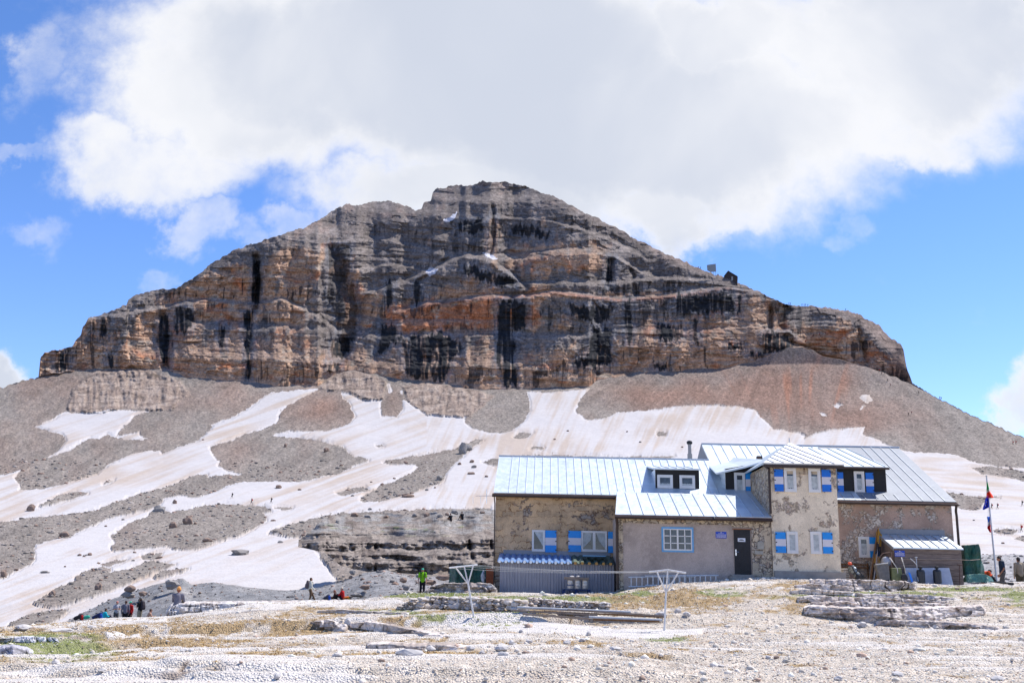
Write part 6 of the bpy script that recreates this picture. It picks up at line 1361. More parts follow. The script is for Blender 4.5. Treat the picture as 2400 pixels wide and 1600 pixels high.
# pallet, buckets and small engine by the tower
pw = empty('pallet', bpt(2000, 1330, DL - .2), 'brown wooden pallet propped against the right wing behind the engine', 'pallet'); mb = MB()
for v_ in (1320, 1327): xa, ya = Q(1969, v_, DL - .1); xb, yb = Q(2036, v_ + 4.5, DL - .1); bx(mb, xa, xb, DL - .14, DL - .11, yb, ya)
mb.build('boards', MBW, pw); mb = MB()
for u_ in (1972, 2002, 2032): xa, ya = Q(u_, 1319, DL - .05); xb, yb = Q(u_ + 4, 1356, DL - .05); bx(mb, xa, xb, DL - .11, DL - .02, yb, ya)
mb.build('blocks', MBW, pw)
bk = empty('bucket_stack', bpt(1980, 1357, .9), 'stack of pale plates and buckets at the right foot of the tower', 'stack')
for i in range(5): mb = MB(); p = bpt(1979 + (i % 2), 1357 - i * 5.2, .9); mb.lathe(p, [(.15, 0), (.19, .015), (.20, .07), (.17, .08)], 16); mb.build('bucket', plain('pale_bucket', (.42, .39, .36), .6, var=.3), bk)
en = empty('engine', bpt(2005, 1358, .7), 'small motor tiller with an orange cap and curved handles beside the tower', 'motor tiller'); mb = MB()
mb.blob(bpt(1998, 1334, .7), (.20, .15, .16), 81, 3, .2); mb.blob(bpt(2008, 1346, .65), (.17, .12, .13), 82, 3, .2); mb.build('motor', plain('motor_grey', (.25, .28, .30), .4, .4, var=.5, sc=14), en)
mb = MB(); mb.lathe(bpt(1992, 1320, .7), [(.05, -.06), (.085, -.04), (.08, .03), (.04, .07)], 14); mb.build('cap', plain('orange_red', (.75, .09, .03), .5), en)
mb = MB(); mb.tube([bpt(1983, 1318, .6), bpt(1989, 1324, .6), bpt(2000, 1328, .6), bpt(2014, 1338, .6), bpt(2021, 1348, .6)], .018, 7); mb.tube([bpt(1997, 1326, .5), bpt(2003, 1340, .5), bpt(2010, 1350, .5)], .022, 7); mb.build('handle', MIRON, en)
mb = MB(); mb.lathe(bpt(2012, 1352, .5), [(.09, -.04), (.12, -.02), (.12, .02), (.09, .04)], 18, axis=-E2); mb.build('wheel', MIRON, en); mb = MB(); mb.lathe(bpt(2020, 1350, .8), [(.06, -.04), (.09, -.02), (.09, .02), (.06, .04)], 18, axis=-E2); mb.build('wheel', MIRON, en)
# dark pipe on the ground at the right, flag pole, flags
mb = MB(); a, b = GH(2322, 1366), GH(2374, 1371); mb.tube([a + [0, 0, .06], b + [0, 0, .05]], .022, 7, .05); o = mb.build('dark_pipe', MIRON); tag(o, 'black pipe lying on the ground below the green sheet', 'pipe')
fp0, fp1 = at(2337, 1366, 47.5), at(2312, 1116, 47.5)
fp0[2] = -1.1
fp = empty('flagpole', fp0, 'tall leaning pale grey flagpole right of the hut', 'flagpole'); mb = MB(); mb.tube([fp0, fp1], .045, 10, .028); mb.build('pole', plain('pale_pole', (.55, .56, .60), .4), fp)
mb = MB(); mb.lathe(fp1, [(.03, 0), (.045, .02), (.03, .05)], 10); mb.build('cap', MGALV, fp)
def flag(name, cols, outl, label, seed, stars=False):
    """hanging cloth: rows from top to bottom give left and right edge; vertical colour bands"""
    rows = []; n = 14; Y = 47.4
    o_ = np.array(outl, float); vs_ = np.linspace(o_[0, 0], o_[-1, 0], 26)
    L = np.interp(vs_, o_[:, 0], o_[:, 1]); R = np.interp(vs_, o_[:, 0], o_[:, 2]); V_, I_ = np.meshgrid(vs_, np.linspace(0, 1, n), indexing='ij')
    U_ = L[:, None] + (R - L)[:, None] * I_; D_ = Y - .05 - .10 * np.sin(I_ * 9 + V_ * .08 + seed) - .05 * vn(U_ / 4, V_ / 8, seed)
    Pq = ray(U_, V_) * D_[..., None]; W = n; H = 26; ii = np.arange(H * W).reshape(H, W); q_ = np.stack([ii[:-1, :-1], ii[:-1, 1:], ii[1:, 1:], ii[1:, :-1]], -1).reshape(-1, 4)
    c = np.zeros((H, W, 3)); tv = (V_ - vs_[0]) / (vs_[-1] - vs_[0])
    for k, (t0, cc_) in enumerate(cols): c[(tv + .10 * (I_ - .5)) >= t0] = cc_
    if stars:
        for a_ in range(12):
            i0, j0 = int(15 + 4.0 * math.sin(a_ * math.pi / 6)), int(6.5 + 3.6 * math.cos(a_ * math.pi / 6)); c[i0, j0] = (.8, .6, .05)
    base = Pq[0, 0]; me = fast_mesh(name, Pq.reshape(-1, 3) - base, q_, True); at_ = me.color_attributes.new('Col', 'FLOAT_COLOR', 'POINT'); at_.data.foreach_set('color', np.hstack([c.reshape(-1, 3), np.ones((H * W, 1))]).astype(np.float32).ravel())
    me.materials.append(MFLAG); o = bpy.data.objects.new(name, me); C.objects.link(o); o.location = base; sm_ = o.modifiers.new('s', 'SOLIDIFY'); sm_.thickness = .004; tag(o, label, 'flag')
t = NT('flag_cloth'); a_ = t.n('ShaderNodeVertexColor', layer_name='Col').outputs[0]; t.out(rough=.8, spec=.1); t.t.links.new(a_, t.b.inputs['Base Color']); MFLAG = t.m
flag('flag', [(-1, (.04, .42, .12)), (.50, (.6, .58, .55)), (.64, (.85, .07, .03))], [(1128, 2313, 2314), (1140, 2312.5, 2317), (1153, 2312, 2321), (1160, 2312, 2326), (1166, 2313, 2329)], 'green, white and red flag hanging limp at the top of the pole', 3)
flag('flag', [(-1, (.02, .05, .55))], [(1160, 2313, 2316), (1170, 2309, 2317.5), (1180, 2307, 2318), (1188, 2304.5, 2318), (1194, 2303, 2306)], 'dark blue flag with yellow stars hanging below the green, white and red one', 5, True)
flag('flag', [(-1, (.04, .16, .62)), (.34, (.6, .6, .66)), (.56, (.55, .02, .03))], [(1210, 2313, 2320), (1220, 2315, 2320), (1229, 2315, 2321), (1237, 2314, 2321), (1247, 2320, 2323)], 'blue, white and red flag, lowest on the pole', 8)
mb = MB(); mb.tube([at(2316, 1190, 47.4), at(2316, 1212, 47.4)], .008, 5); o = mb.build('halyard', MWHITE); tag(o, 'thin white cord between the star flag and the lowest flag', 'cord')
# ---- hut and reflector on the ridge
pr = TP(1700, 652); pY = pr[1]; kk = pY / F
def rp(u, v, o_=0): return at(u, v, pY + o_)
hh_ = empty('ridge_hut', rp(1715, 660), 'tiny dark gabled hut standing on the right ridge against the sky', 'hut')
mb = MB(); prof = [(1699, 668), (1728, 668), (1728, 648), (1706.5, 635), (1699, 645)]; mb.prism([rp(*q_) for q_ in prof], (1.5, 6, 0)); mb.build('wall', plain('dark_hut_wall', (.045, .035, .035), .8), hh_)
mb = MB(); mb.prism([rp(1697, 646, -.4), rp(1706.5, 634, -.4), rp(1729, 647.5, -.4), rp(1729, 649, -.4), rp(1706.5, 636, -.4), rp(1697, 648, -.4)], (1.5, 7, 0)); mb.build('roof', MIRON, hh_)
mb = MB(); mb.prism([rp(1714, 657, -.3), rp(1718, 657, -.3), rp(1718, 648, -.3), rp(1714, 648, -.3)], (0, .2, 0)); mb.build('door', plain('grey_door', (.3, .3, .3), .7), hh_)
rfl = empty('reflector', rp(1668, 642), 'grey tilted reflector panel on thin legs standing left of the ridge hut', 'reflector panel')
mb = MB(); mb.prism([rp(1657, 621), rp(1677.5, 618), rp(1678.5, 636), rp(1666, 637), rp(1658, 633)], (0, .5, 0)); mb.build('panel', plain('reflector_grey', (.27, .29, .30), .6), rfl)
for u_ in (1672, 1677): mb = MB(); mb.tube([rp(u_, 636, .3), rp(u_, 650, .3)], .12, 5); mb.build('leg', MGALV, rfl)
# ================================================================== PEOPLE
def organic(segs, voxel, name, extra=None, smooth_it=3):
    mb = MB()
    for p, q_, r1, r2 in segs:
        p = np.array(p, float); q_ = np.array(q_, float)
        n = 5; pts = [p + (q_ - p) * i / n for i in range(n + 1)]
        if np.linalg.norm(q_ - p) > 1e-4: mb.tube(pts, r1, 12, r2)
        v, f = ICO[2]
        mb.add(v * r1 * .999 + p, f.tolist()); mb.add(v * r2 * .999 + q_, f.tolist())
    if extra:
        for c, r, R in extra: v, f = ICO[2]; mb.add((v * np.array(r)) @ R.T + np.array(c), f.tolist())
    me = fast_mesh('tmp', np.array(mb.v), mb.f); o = bpy.data.objects.new('tmp', me); C.objects.link(o)
    m = o.modifiers.new('r', 'REMESH'); m.mode = 'VOXEL'; m.voxel_size = voxel; m.use_smooth_shade = True
    if smooth_it: s_ = o.modifiers.new('s', 'SMOOTH'); s_.iterations = smooth_it; s_.factor = .5
    dg = bpy.context.evaluated_depsgraph_get(); dg.update()
    me2 = bpy.data.meshes.new_from_object(o.evaluated_get(dg)); bpy.data.objects.remove(o); me2.name = name
    return me2
I3 = np.eye(3)
def rotz(a): return np.array([[math.cos(a), -math.sin(a), 0], [math.sin(a), math.cos(a), 0], [0, 0, 1]])
BASE = dict(pel=(0, 0, .96), spi=(0, .0, 1.17), che=(0, .01, 1.36), nec=(0, .01, 1.50), hed=(0, .03, 1.63),
            sL=(-.17, .01, 1.43), eL=(-.24, -.01, 1.14), hL=(-.23, .06, .89), sR=(.17, .01, 1.43), eR=(.24, -.01, 1.14), hR=(.23, .06, .89),
            tL=(-.09, 0, .93), kL=(-.10, .02, .50), aL=(-.11, -.01, .09), fL=(-.12, .15, .04), tR=(.09, 0, .93), kR=(.10, .02, .50), aR=(.11, -.01, .09), fR=(.12, .15, .04))
SIT = dict(pel=(0, 0, .12), spi=(0, .03, .34), che=(0, .07, .54), nec=(0, .10, .68), hed=(0, .14, .81), sL=(-.17, .08, .61), eL=(-.22, .22, .38), hL=(-.10, .40, .42), sR=(.17, .08, .61), eR=(.22, .22, .38), hR=(.10, .40, .42),
           tL=(-.09, .05, .12), kL=(-.13, .40, .42), aL=(-.12, .62, .08), fL=(-.12, .77, .04), tR=(.09, .05, .12), kR=(.13, .40, .42), aR=(.12, .62, .08), fR=(.12, .77, .04))
def hand(p, e, side, curl=.5):
    """palm and five fingers beyond the wrist p, coming from the elbow e"""
    d = p - e; d /= np.linalg.norm(d); s_ = np.cross(d, [0, 1, 0]); s_ = s_ / (np.linalg.norm(s_) + 1e-9); s_ = np.array([0, 1.0, 0]) if abs(d[2]) > .6 else s_; s_ = s_ - d * np.dot(s_, d); s_ /= np.linalg.norm(s_)
    n = np.cross(d, s_) * side
    segs = []; pc = p + d * .045
    for k, (o_, L) in enumerate(((.033, .062), (.012, .072), (-.010, .068), (-.031, .052))):
        a = p + d * .02 + s_ * o_ * .5; b = p + d * .085 + s_ * o_; segs.append((a, b, .016, .013)); c = b + (d * (1 - curl * .4) + n * curl * .6) * L * .5; e_ = c + (d * (1 - curl) + n * curl) * L * .5; segs += [(b, c, .0105, .0098), (c, e_, .0098, .0085)]
    a = p + d * .025 + s_ * .02; b = a + d * .03 + s_ * .035 + n * .01; segs += [(a, b, .014, .011), (b, b + d * .032 + s_ * .008 + n * .01, .011, .009)]
    return segs
def person(u, v_top, Y, label, pose='stand', yaw=0.0, over=None, height=1.75, top=None, sleeves='long', legs=None, shorts=False, hair=None, hat=None, hatmat=None, pack=None, skin=None, shoes=None, z=None, vox=.012, straps=None, hairlong=False, group=None, jacket_name='jacket', build=1.0, head=True):
    J = dict(BASE if pose != 'sit' else SIT)
    if over: J.update(over)
    k = height / 1.75; J = {a: np.array(b, float) for a, b in J.items()}
    hd = J['hed']; pitch = math.atan2(hd[1] - J['nec'][1], hd[2] - J['nec'][2]); 
    topz = hd[2] + .115
    R = rotz(yaw)
    pt = at(u, v_top, Y)
    basep = pt.copy(); basep[2] = pt[2] - topz * k if z is None else z
    # keep the body centred on the seen column
    off = (R @ (np.array([hd[0], hd[1], 0]) * k)) * (1 if pose == 'sit' else .4)
    root = empty('person', (basep[0] - off[0], basep[1] - off[1], basep[2]), label, 'person', group)
    L = np.array(root.location)
    def emit(name, segs, mat, vx, extra=None, sm_=3):
        me = organic([(a * k, b * k, r1 * k, r2 * k) for a, b, r1, r2 in [(np.array(a, float), np.array(b, float), r1, r2) for a, b, r1, r2 in segs]], vx, name, [(np.array(c) * k, np.array(r_) * k, RR) for c, r_, RR in (extra or [])], sm_)
        co = np.empty(len(me.vertices) * 3, np.float32); me.vertices.foreach_get('co', co); co = co.reshape(-1, 3) @ R.T; me.vertices.foreach_set('co', co.astype(np.float32).ravel()); me.update()
        me.materials.append(mat); me.polygons.foreach_set('use_smooth', np.ones(len(me.polygons), bool))
        o = bpy.data.objects.new(name, me); C.objects.link(o); o.parent = root; return o
    b_ = build
    Rx = np.array([[1, 0, 0], [0, math.cos(-pitch * .6), -math.sin(-pitch * .6)], [0, math.sin(-pitch * .6), math.cos(-pitch * .6)]])
    body = [(J['pel'], J['spi'], .125 * b_, .11 * b_), (J['spi'], J['che'], .11 * b_, .12 * b_), (J['che'], J['nec'], .11, .055), (J['nec'], J['hed'] - [0, 0, .03], .052, .055), (J['sL'], J['sR'], .065, .065)]
    for s_ in 'LR':
        body += [(J['s' + s_], J['e' + s_], .050, .038), (J['e' + s_], J['h' + s_], .037, .024), (J['t' + s_], J['k' + s_], .085 * b_, .055), (J['k' + s_], J['a' + s_], .054, .036), (J['a' + s_], J['f' + s_], .038, .028)]
        body += hand(J['h' + s_], J['e' + s_], 1 if s_ == 'L' else -1)
    hx = [(J['hed'] + [0, 0, .01], (.074, .092, .105), Rx), (J['hed'] + Rx @ np.array([0, .035, -.06]), (.052, .055, .05), Rx), (J['hed'] + Rx @ np.array([0, .098, -.015]), (.014, .02, .024), Rx), (J['hed'] + Rx @ np.array([-.076, 0, 0]), (.012, .02, .03), Rx), (J['hed'] + Rx @ np.array([.076, 0, 0]), (.012, .02, .03), Rx), (J['hed'] + Rx @ np.array([0, .088, -.055]), (.024, .012, .008), Rx)]
    emit('body', body, skin or MSKIN, vox, hx, 2)
    if head:
        ey = MB()
        for s_ in (-1, 1): c = J['hed'] + Rx @ np.array([.031 * s_, .084, .012]); v, f = ICO[1]; ey.add((((v * .011 + c) * k) @ R.T) + L, f.tolist())
        ey.build('eyes', MIRON, root)
    tp = [(J['pel'] + [0, 0, .02], J['spi'], .148 * b_, .135 * b_), (J['spi'], J['che'], .135 * b_, .142 * b_), (J['che'], J['nec'] - [0, 0, .03], .13, .085), (J['sL'], J['sR'], .085, .085)]
    for s_ in 'LR':
        tp += [(J['s' + s_], J['e' + s_], .072, .056)]
        if sleeves == 'long': tp += [(J['e' + s_], J['h' + s_] * .96 + J['e' + s_] * .04, .055, .042)]
        if sleeves == 'none': tp.pop()
        if sleeves == 'short': tp[-1] = (J['s' + s_], J['s' + s_] * .35 + J['e' + s_] * .65, .074, .066)
    emit(jacket_name, tp, top, vox * 1.25)
    lg = [(J['pel'] + [0, 0, .03], (J['tL'] + J['tR']) / 2, .142 * b_, .13 * b_)]
    for s_ in 'LR':
        kk_ = J['k' + s_]
        if shorts: lg += [(J['t' + s_], J['t' + s_] * .12 + kk_ * .88, .102 * b_, .085)]
        else: lg += [(J['t' + s_], kk_, .102 * b_, .072), (kk_, J['a' + s_] * .97 + kk_ * .03, .070, .055)]
    emit('shorts' if shorts else 'trousers', lg, legs, vox * 1.25)
    for s_ in 'LR': emit('shoe', [(J['a' + s_] + [0, 0, .01], J['a' + s_] * .3 + J['f' + s_] * .7, .052, .048), (J['a' + s_], J['f' + s_], .045, .042)], shoes or MSHOE, vox * 1.25)
    if hair is not None:
        ex_ = [(J['hed'] + Rx @ np.array([0, -.018, .028]), (.086, .096, .103), Rx)]
        if hairlong: ex_ += [(J['hed'] + Rx @ np.array([0, -.05, -.06]), (.085, .065, .10), Rx)]
        emit('hair', [(J['hed'] + Rx @ np.array([0, -.05, -.02]), J['hed'] + Rx @ np.array([0, -.05, .04]), .06, .06)], hair, vox, ex_, 2)
    if hat:
        hm = hatmat
        if hat == 'beanie': emit('hat', [(J['hed'] + Rx @ np.array([0, -.01, .05]), J['hed'] + Rx @ np.array([0, -.015, .10]), .09, .07)], hm, vox, [(J['hed'] + Rx @ np.array([0, -.01, .035]), (.103, .112, .075), Rx), (J['hed'] + Rx @ np.array([0, -.03, .08]), (.08, .09, .08), Rx)])
        if hat == 'cap': emit('cap', [(J['hed'] + Rx @ np.array([0, .09, .05]), J['hed'] + Rx @ np.array([0, .15, .04]), .022, .012)], hm, vox, [(J['hed'] + Rx @ np.array([0, -.005, .06]), (.088, .104, .07), Rx), (J['hed'] + Rx @ np.array([0, .12, .043]), (.065, .06, .010), Rx)])
        if hat == 'hat': emit('hat', [(J['hed'] + Rx @ np.array([0, 0, .07]), J['hed'] + Rx @ np.array([0, 0, .12]), .085, .07)], hm, vox, [(J['hed'] + Rx @ np.array([0, 0, .055]), (.155, .165, .014), Rx)])
    if pack is not None:
        up_ = J['nec'] - J['pel']; up_ /= np.linalg.norm(up_); c = (J['che'] + J['spi']) / 2; bk_ = np.cross([1, 0, 0], up_)  # forward-ish
        bk_ = -np.array([0, up_[2], -up_[1]])
        a = J['spi'] + bk_ * .24 - up_ * .06; b = J['nec'] + bk_ * .21 - up_ * .03
        emit('backpack', [(a + [-.07, 0, 0], b + [-.06, 0, 0], .11, .085), (a + [.07, 0, 0], b + [.06, 0, 0], .11, .085), (a + bk_ * .07, (a + b) / 2 + bk_ * .07, .08, .07), (b + [-.08, 0, .03], b + [.08, 0, .03], .07, .07)], pack, vox * 1.5)
        st_ = []
        for s_ in 'LR':
            sh = J['s' + s_] * .7 + J['nec'] * .3
            st_ += [(b, sh + [0, 0, .075], .022, .022), (sh + [0, 0, .075], sh - bk_ * .14 - up_ * .02, .022, .022), (sh - bk_ * .14 - up_ * .02, J['spi'] - bk_ * .14 * b_ + (J['s' + s_] - J['nec']) * .5 + up_ * .02, .022, .018)]
        emit('strap', st_, straps or MIRON, vox)
    return root
MSKIN = plain('skin', (.52, .27, .17), .6, var=.08); MSKIN2 = plain('tanned_skin', (.40, .19, .11), .6, var=.08); MSHOE = plain('dark_shoe', (.06, .05, .045), .7)
HBR = plain('brown_hair', (.07, .028, .015), .7); HBK = plain('black_hair', (.018, .013, .012), .6); HRD = plain('reddish_hair', (.32, .10, .05), .7)
def cloth(n, c, var=.2): return plain(n, c, .9, var=var, sc=6, spec=.1, bump=.3)
GREY = cloth('grey_fleece', (.17, .16, .19)); BLK_ = cloth('black_cloth', (.02, .02, .024)); REDJ = cloth('red_jacket', (.55, .03, .03)); TURQ = cloth('turquoise', (.02, .45, .55)); GRN_ = cloth('lime_shirt', (.22, .55, .02)); BEI = cloth('beige_jacket', (.86, .80, .66)); DTEE = cloth('dark_blue_tee', (.03, .05, .085)); BTR = cloth('brown_trousers', (.16, .10, .06)); GTR = cloth('grey_trousers', (.12, .11, .105)); KHA = cloth('khaki', (.33, .27, .18)); ORG_ = cloth('orange_shirt', (.80, .10, .03)); GTE = cloth('grey_tee', (.42, .41, .44)); NAVY = cloth('navy', (.02, .025, .06)); BEI2 = cloth('sand_jacket', (.32, .26, .19)); OLI = cloth('olive_trousers', (.085, .07, .045))
t = NT('plaid'); ck = t.n('ShaderNodeTexWave', {'Scale': 9.0}); ck2 = t.n('ShaderNodeTexWave', {'Scale': 9.0}, bands_direction='Z'); v = t.co(); t.t.links.new(v, ck.inputs[0]); t.t.links.new(v, ck2.inputs[0])
t.out(rough=.9, spec=.1); t.t.links.new(t.mix(t.math('MAXIMUM', t.ramp(ck.outputs['Fac'], .6, .8), t.ramp(ck2.outputs['Fac'], .6, .8)), (.62, .50, .33), (.40, .12, .07)), t.b.inputs['Base Color']); PLAID = t.m
ORH = plain('orange_beanie', (.85, .38, .10), .9, var=.3, sc=14); WHH = plain('cream_hat', (.75, .62, .45), .9); GCAP = plain('green_cap', (.03, .38, .25), .7); RCAP = plain('red_white_cap', (.62, .22, .18), .8, var=.5, sc=12)
PKR = cloth('red_pack', (.50, .03, .03)); PKD = cloth('dark_pack', (.05, .04, .045)); PKG = cloth('brown_grey_pack', (.16, .12, .12))
person(420, 1376, 42.6, 'person in grey hooded top and orange hat sitting on white rock, back turned', 'sit', .1, top=GREY, legs=KHA, hat='beanie', hatmat=ORH, hair=HRD, height=1.65, build=1.15)
person(275, 1408, 73, 'person in grey tee and red and white cap standing left of the dark jacketed one', yaw=-2.4, top=GTE, sleeves='short', legs=GTR, hat='cap', hatmat=RCAP, hair=HBR, height=1.62, over=dict(hL=(-.12, .16, 1.20), hR=(.12, .16, 1.20), eL=(-.25, .04, 1.16), eR=(.25, .04, 1.16)))
person(296, 1407, 73, 'person in a dark grey jacket standing before the red jacketed one', yaw=.3, top=GREY, legs=BLK_, hair=HBR, height=1.70, build=1.1)
person(307, 1408.5, 73.6, 'person in a bright red jacket and teal cap standing behind the dark grey jacket', yaw=2.6, top=REDJ, legs=BLK_, hat='cap', hatmat=GCAP, hair=HBR, height=1.70)
person(330, 1401, 73, 'person in black tee and shorts with dark backpack and brimmed hat, looking left', yaw=1.2, top=BLK_, sleeves='short', legs=KHA, shorts=True, hat='hat', hatmat=cloth('dark_hat', (.10, .09, .08)), hair=HBR, pack=PKD, height=1.78, skin=MSKIN2, over=dict(hL=(-.10, .20, 1.25), eL=(-.24, .06, 1.15)))
person(354, 1426, 72, 'person in a plaid shirt sitting low at the right of the resting group', 'sit', -1.1, top=PLAID, legs=KHA, hair=HBR, height=1.72)
person(249, 1425, 72.5, 'person in a turquoise hooded jacket sitting beside the blue backpack', 'sit', -.9, top=TURQ, legs=NAVY, hair=HBR, height=1.68, build=1.15)
person(729, 1353, 75, 'young person in a pale beige jacket and brown trousers stepping right, backpack on', yaw=-1.25, top=BEI, legs=BTR, hair=HBR, pack=PKG, height=1.74, over=dict(kL=(-.10, .22, .54), aL=(-.11, .42, .12), fL=(-.12, .56, .06), kR=(.10, .04, .50), aR=(.11, -.10, .10), fR=(.12, .05, .04), hR=(.16, .30, .93), eR=(.24, .06, 1.13)))
person(801, 1376, 76, 'person in a red jacket and cream hat sitting at the right of the seated pair', 'sit', 1.3, top=REDJ, legs=BLK_, hat='beanie', hatmat=WHH, hair=HBR, height=1.68)
person(784, 1382, 76.4, 'person with reddish hair in a dark top leaning back beside the cream hatted one', 'sit', 1.7, top=cloth('maroon', (.11, .05, .04)), legs=BTR, hair=HRD, height=1.66)
person(991, 1331, 68, 'hiker in bright green shirt and teal cap with black backpack straps, facing the viewer', yaw=math.pi + .1, top=GRN_, sleeves='short', legs=BLK_, hat='cap', hatmat=GCAP, hair=HBR, pack=PKD, height=1.78, skin=MSKIN2, over=dict(hR=(.25, .14, .92), hL=(-.24, .12, .93)))
g_ = at(978, 1370, 67.8); mb = MB(); mb.tube([at(982, 1364, 67.6), at(978, 1392, 67.4)], .012, 6); o = mb.build('trekking_pole', MIRON); tag(o, 'thin trekking pole held by the green shirted hiker', 'trekking pole')
person(2344, 1303, 51, 'man in a dark sleeveless top and grey shorts walking left past the flagpole', yaw=1.45, top=DTEE, sleeves='short', legs=GTR, shorts=True, hair=HBK, height=1.76, skin=MSKIN2, over=dict(hed=(0, .11, 1.60), nec=(0, .05, 1.49), kL=(-.10, .14, .50), aL=(-.11, .16, .09), fL=(-.12, .31, .05), kR=(.10, -.02, .50), aR=(.11, -.26, .14), fR=(.12, -.14, .05), hL=(-.22, .20, .88)))
person(2386, 1305, 50.5, 'man in a sand coloured jacket and olive trousers, back turned, at the right edge', yaw=.15, top=BEI2, legs=OLI, hair=HBK, height=1.78, skin=MSKIN2, build=1.15)
person(2319, 1334, 46.6, 'person in a bright orange shirt sitting bent forward at the foot of the flagpole', 'sit', -1.4, top=ORG_, legs=BLK_, hair=HBK, height=1.55, over=dict(che=(0, .18, .46), nec=(0, .28, .54), hed=(0, .38, .56), sL=(-.17, .22, .52), sR=(.17, .22, .52), kL=(-.12, .42, .20), aL=(-.12, .80, .08), fL=(-.12, .92, .12), kR=(.13, .36, .36)))
# packs lying on the ground
def pack(u, v_bot, Y, w, h, mat, mat2, label, seed):
    p = at(u, v_bot, Y); r = empty('rucksack', p, label, 'rucksack'); k = Y / F
    me = organic([(np.array([-w * k * .28, 0, .12]), np.array([w * k * .22, .02, h * k * .62]), .13, .12), (np.array([w * k * .22, 0, .12]), np.array([w * k * .20, .0, h * k * .55]), .12, .12)], .02, 'bag'); me.materials.append(mat); o = bpy.data.objects.new('bag', me); C.objects.link(o); o.parent = r
    me = organic([(np.array([w * k * .34, -.04, .10]), np.array([w * k * .30, -.06, h * k * .55]), .09, .08)], .02, 'pocket'); me.materials.append(mat2); o = bpy.data.objects.new('pocket', me); C.objects.link(o); o.parent = r
    me = organic([(np.array([-w * k * .1, -.12, .08]), np.array([-w * k * .15, -.14, h * k * .5]), .02, .02), (np.array([w * k * .05, -.12, .08]), np.array([w * k * .0, -.14, h * k * .5]), .02, .02)], .015, 'strap'); me.materials.append(MIRON); o = bpy.data.objects.new('strap', me); C.objects.link(o); o.parent = r
BLP = cloth('blue_pack', (.03, .09, .40))
pack(184, 1453, 70, 26, 17, PKD, PKR, 'black and red rucksack lying at the left end of the resting group', 1)
pack(228, 1451, 70, 28, 19, cloth('blue_dark_pack', (.03, .04, .12)), BLP, 'blue and black rucksack lying left of the turquoise jacket', 2)
pack(764, 1410, 74, 24, 22, cloth('slate_pack', (.09, .09, .12)), BLP, 'slate and blue rucksack standing before the seated pair', 3)
pack(813, 1406, 75.5, 14, 9, cloth('orange_bag', (.70, .16, .03)), cloth('yellow_bag', (.75, .40, .05)), 'small orange and yellow bag right of the seated pair', 4)
me = organic([(np.array([-.10, 0, .1]), np.array([.10, 0, .14]), .12, .11)], .02, 'helmet'); me.materials.append(GCAP); o = bpy.data.objects.new('helmet', me); C.objects.link(o); o.location = at(203, 1450, 70); tag(o, 'teal helmet lying between the two rucksacks of the resting group', 'helmet')
# ---- distant hikers: three outfits, each copied to its places
def far_proto(top, legs, pk, yaw, over=None):
    return dict(top=top, legs=legs, pack=pk, yaw=yaw, over=over)
WALK = dict(kL=(-.10, .20, .52), aL=(-.11, .26, .10), fL=(-.12, .40, .05), kR=(.10, -.02, .50), aR=(.11, -.26, .14), fR=(.12, -.12, .05), hL=(-.22, -.12, .95), hR=(.22, .22, 1.0))
FARS = {}
def far(u, v_feet, kind, label, group, P0=None, h=1.8):
    p = TP(u, v_feet) if P0 is None else P0
    if kind not in FARS:
        tops = {'d': (BLK_, BLK_, PKD), 'r': (REDJ, BLK_, PKR), 'b': (NAVY, GTR, PKR), 's': (BLK_, BTR, None)}[kind]
        o = person(1200, 800, 50, label, 'sit' if kind == 's' else 'walk', 1.3 if kind != 's' else .6, over=None if kind == 's' else WALK, top=tops[0], legs=tops[1], pack=tops[2], hair=HBR, height=h, vox=.045, group=group, head=False); FARS[kind] = o
    else:
        o = copy_tree(FARS[kind]); tag(o, label, 'person', group)
    o.location = [float(c) for c in p]; return o
RGC = 'tiny hikers on the skyline of the right ridge'
for i, (u_, v_) in enumerate([(1849, 715), (1852, 715), (1880, 717), (1884, 717), (1889, 717.5), (1894, 718), (1637, 630), (1641, 631), (1682, 647)]):
    far(u_, v_, 'd' if i % 3 else 'b', 'tiny dark hiker standing on the skyline of the ridge', RGC)
far(1982, 729, 'd', 'lone tiny hiker on the skyline above the right rock knob', None)
far(2080, 896, 'd', 'tiny hiker on the scree just below the right rock knob, upper of two', None); far(2087, 908, 'b', 'tiny hiker on the scree below the right rock knob, lower of two', None)
GKN = 'tiny hikers at the foot of the right rock knob'
for u_, v_, k_ in ((2061, 872, 'r'), (2067, 879, 'b'), (2073, 877, 'd')): far(u_, v_, k_, 'tiny hiker in the cluster at the foot of the right knob', GKN)
far(2153, 923, 'd', 'lone tiny hiker on the right scree slope under the skyline', None)
far(2202, 936, 'd', 'tiny hiker near the skyline right of the knob, lower of the pair', None); far(2206, 933, 'd', 'tiny hiker on the skyline right of the knob, upper of the pair', None)
far(2130, 973, 'd', 'tiny dark hiker on the thin path across the right scree, left of the pair', None); far(2137, 970, 's' if 0 else 'b', 'tiny hiker on the thin path across the right scree, right of the pair', None)
far(2374, 1039, 'r', 'tiny hiker in red at the far right scree edge, left of the pair', None); far(2381, 1039, 'r', 'tiny hiker in red at the far right scree edge, right of the pair', None)
GPT = 'tiny hikers on the path through the gap'
for i, (u_, v_) in enumerate([(1858, 782), (1888, 803), (1903, 792), (1907, 789), (1920, 787), (1935, 784), (1911, 822)]): far(u_, v_, 'drb'[i % 3], 'tiny hiker on the path in the gap left of the rock knob', GPT)
far(543, 1171, 'd', 'small hiker crossing the snow, leftmost of the three walking there', None); far(589, 1182, 'b', 'small hiker crossing the snow, middle one of the three', None); far(636, 1182, 'd', 'small hiker crossing the snow, rightmost of the three', None)
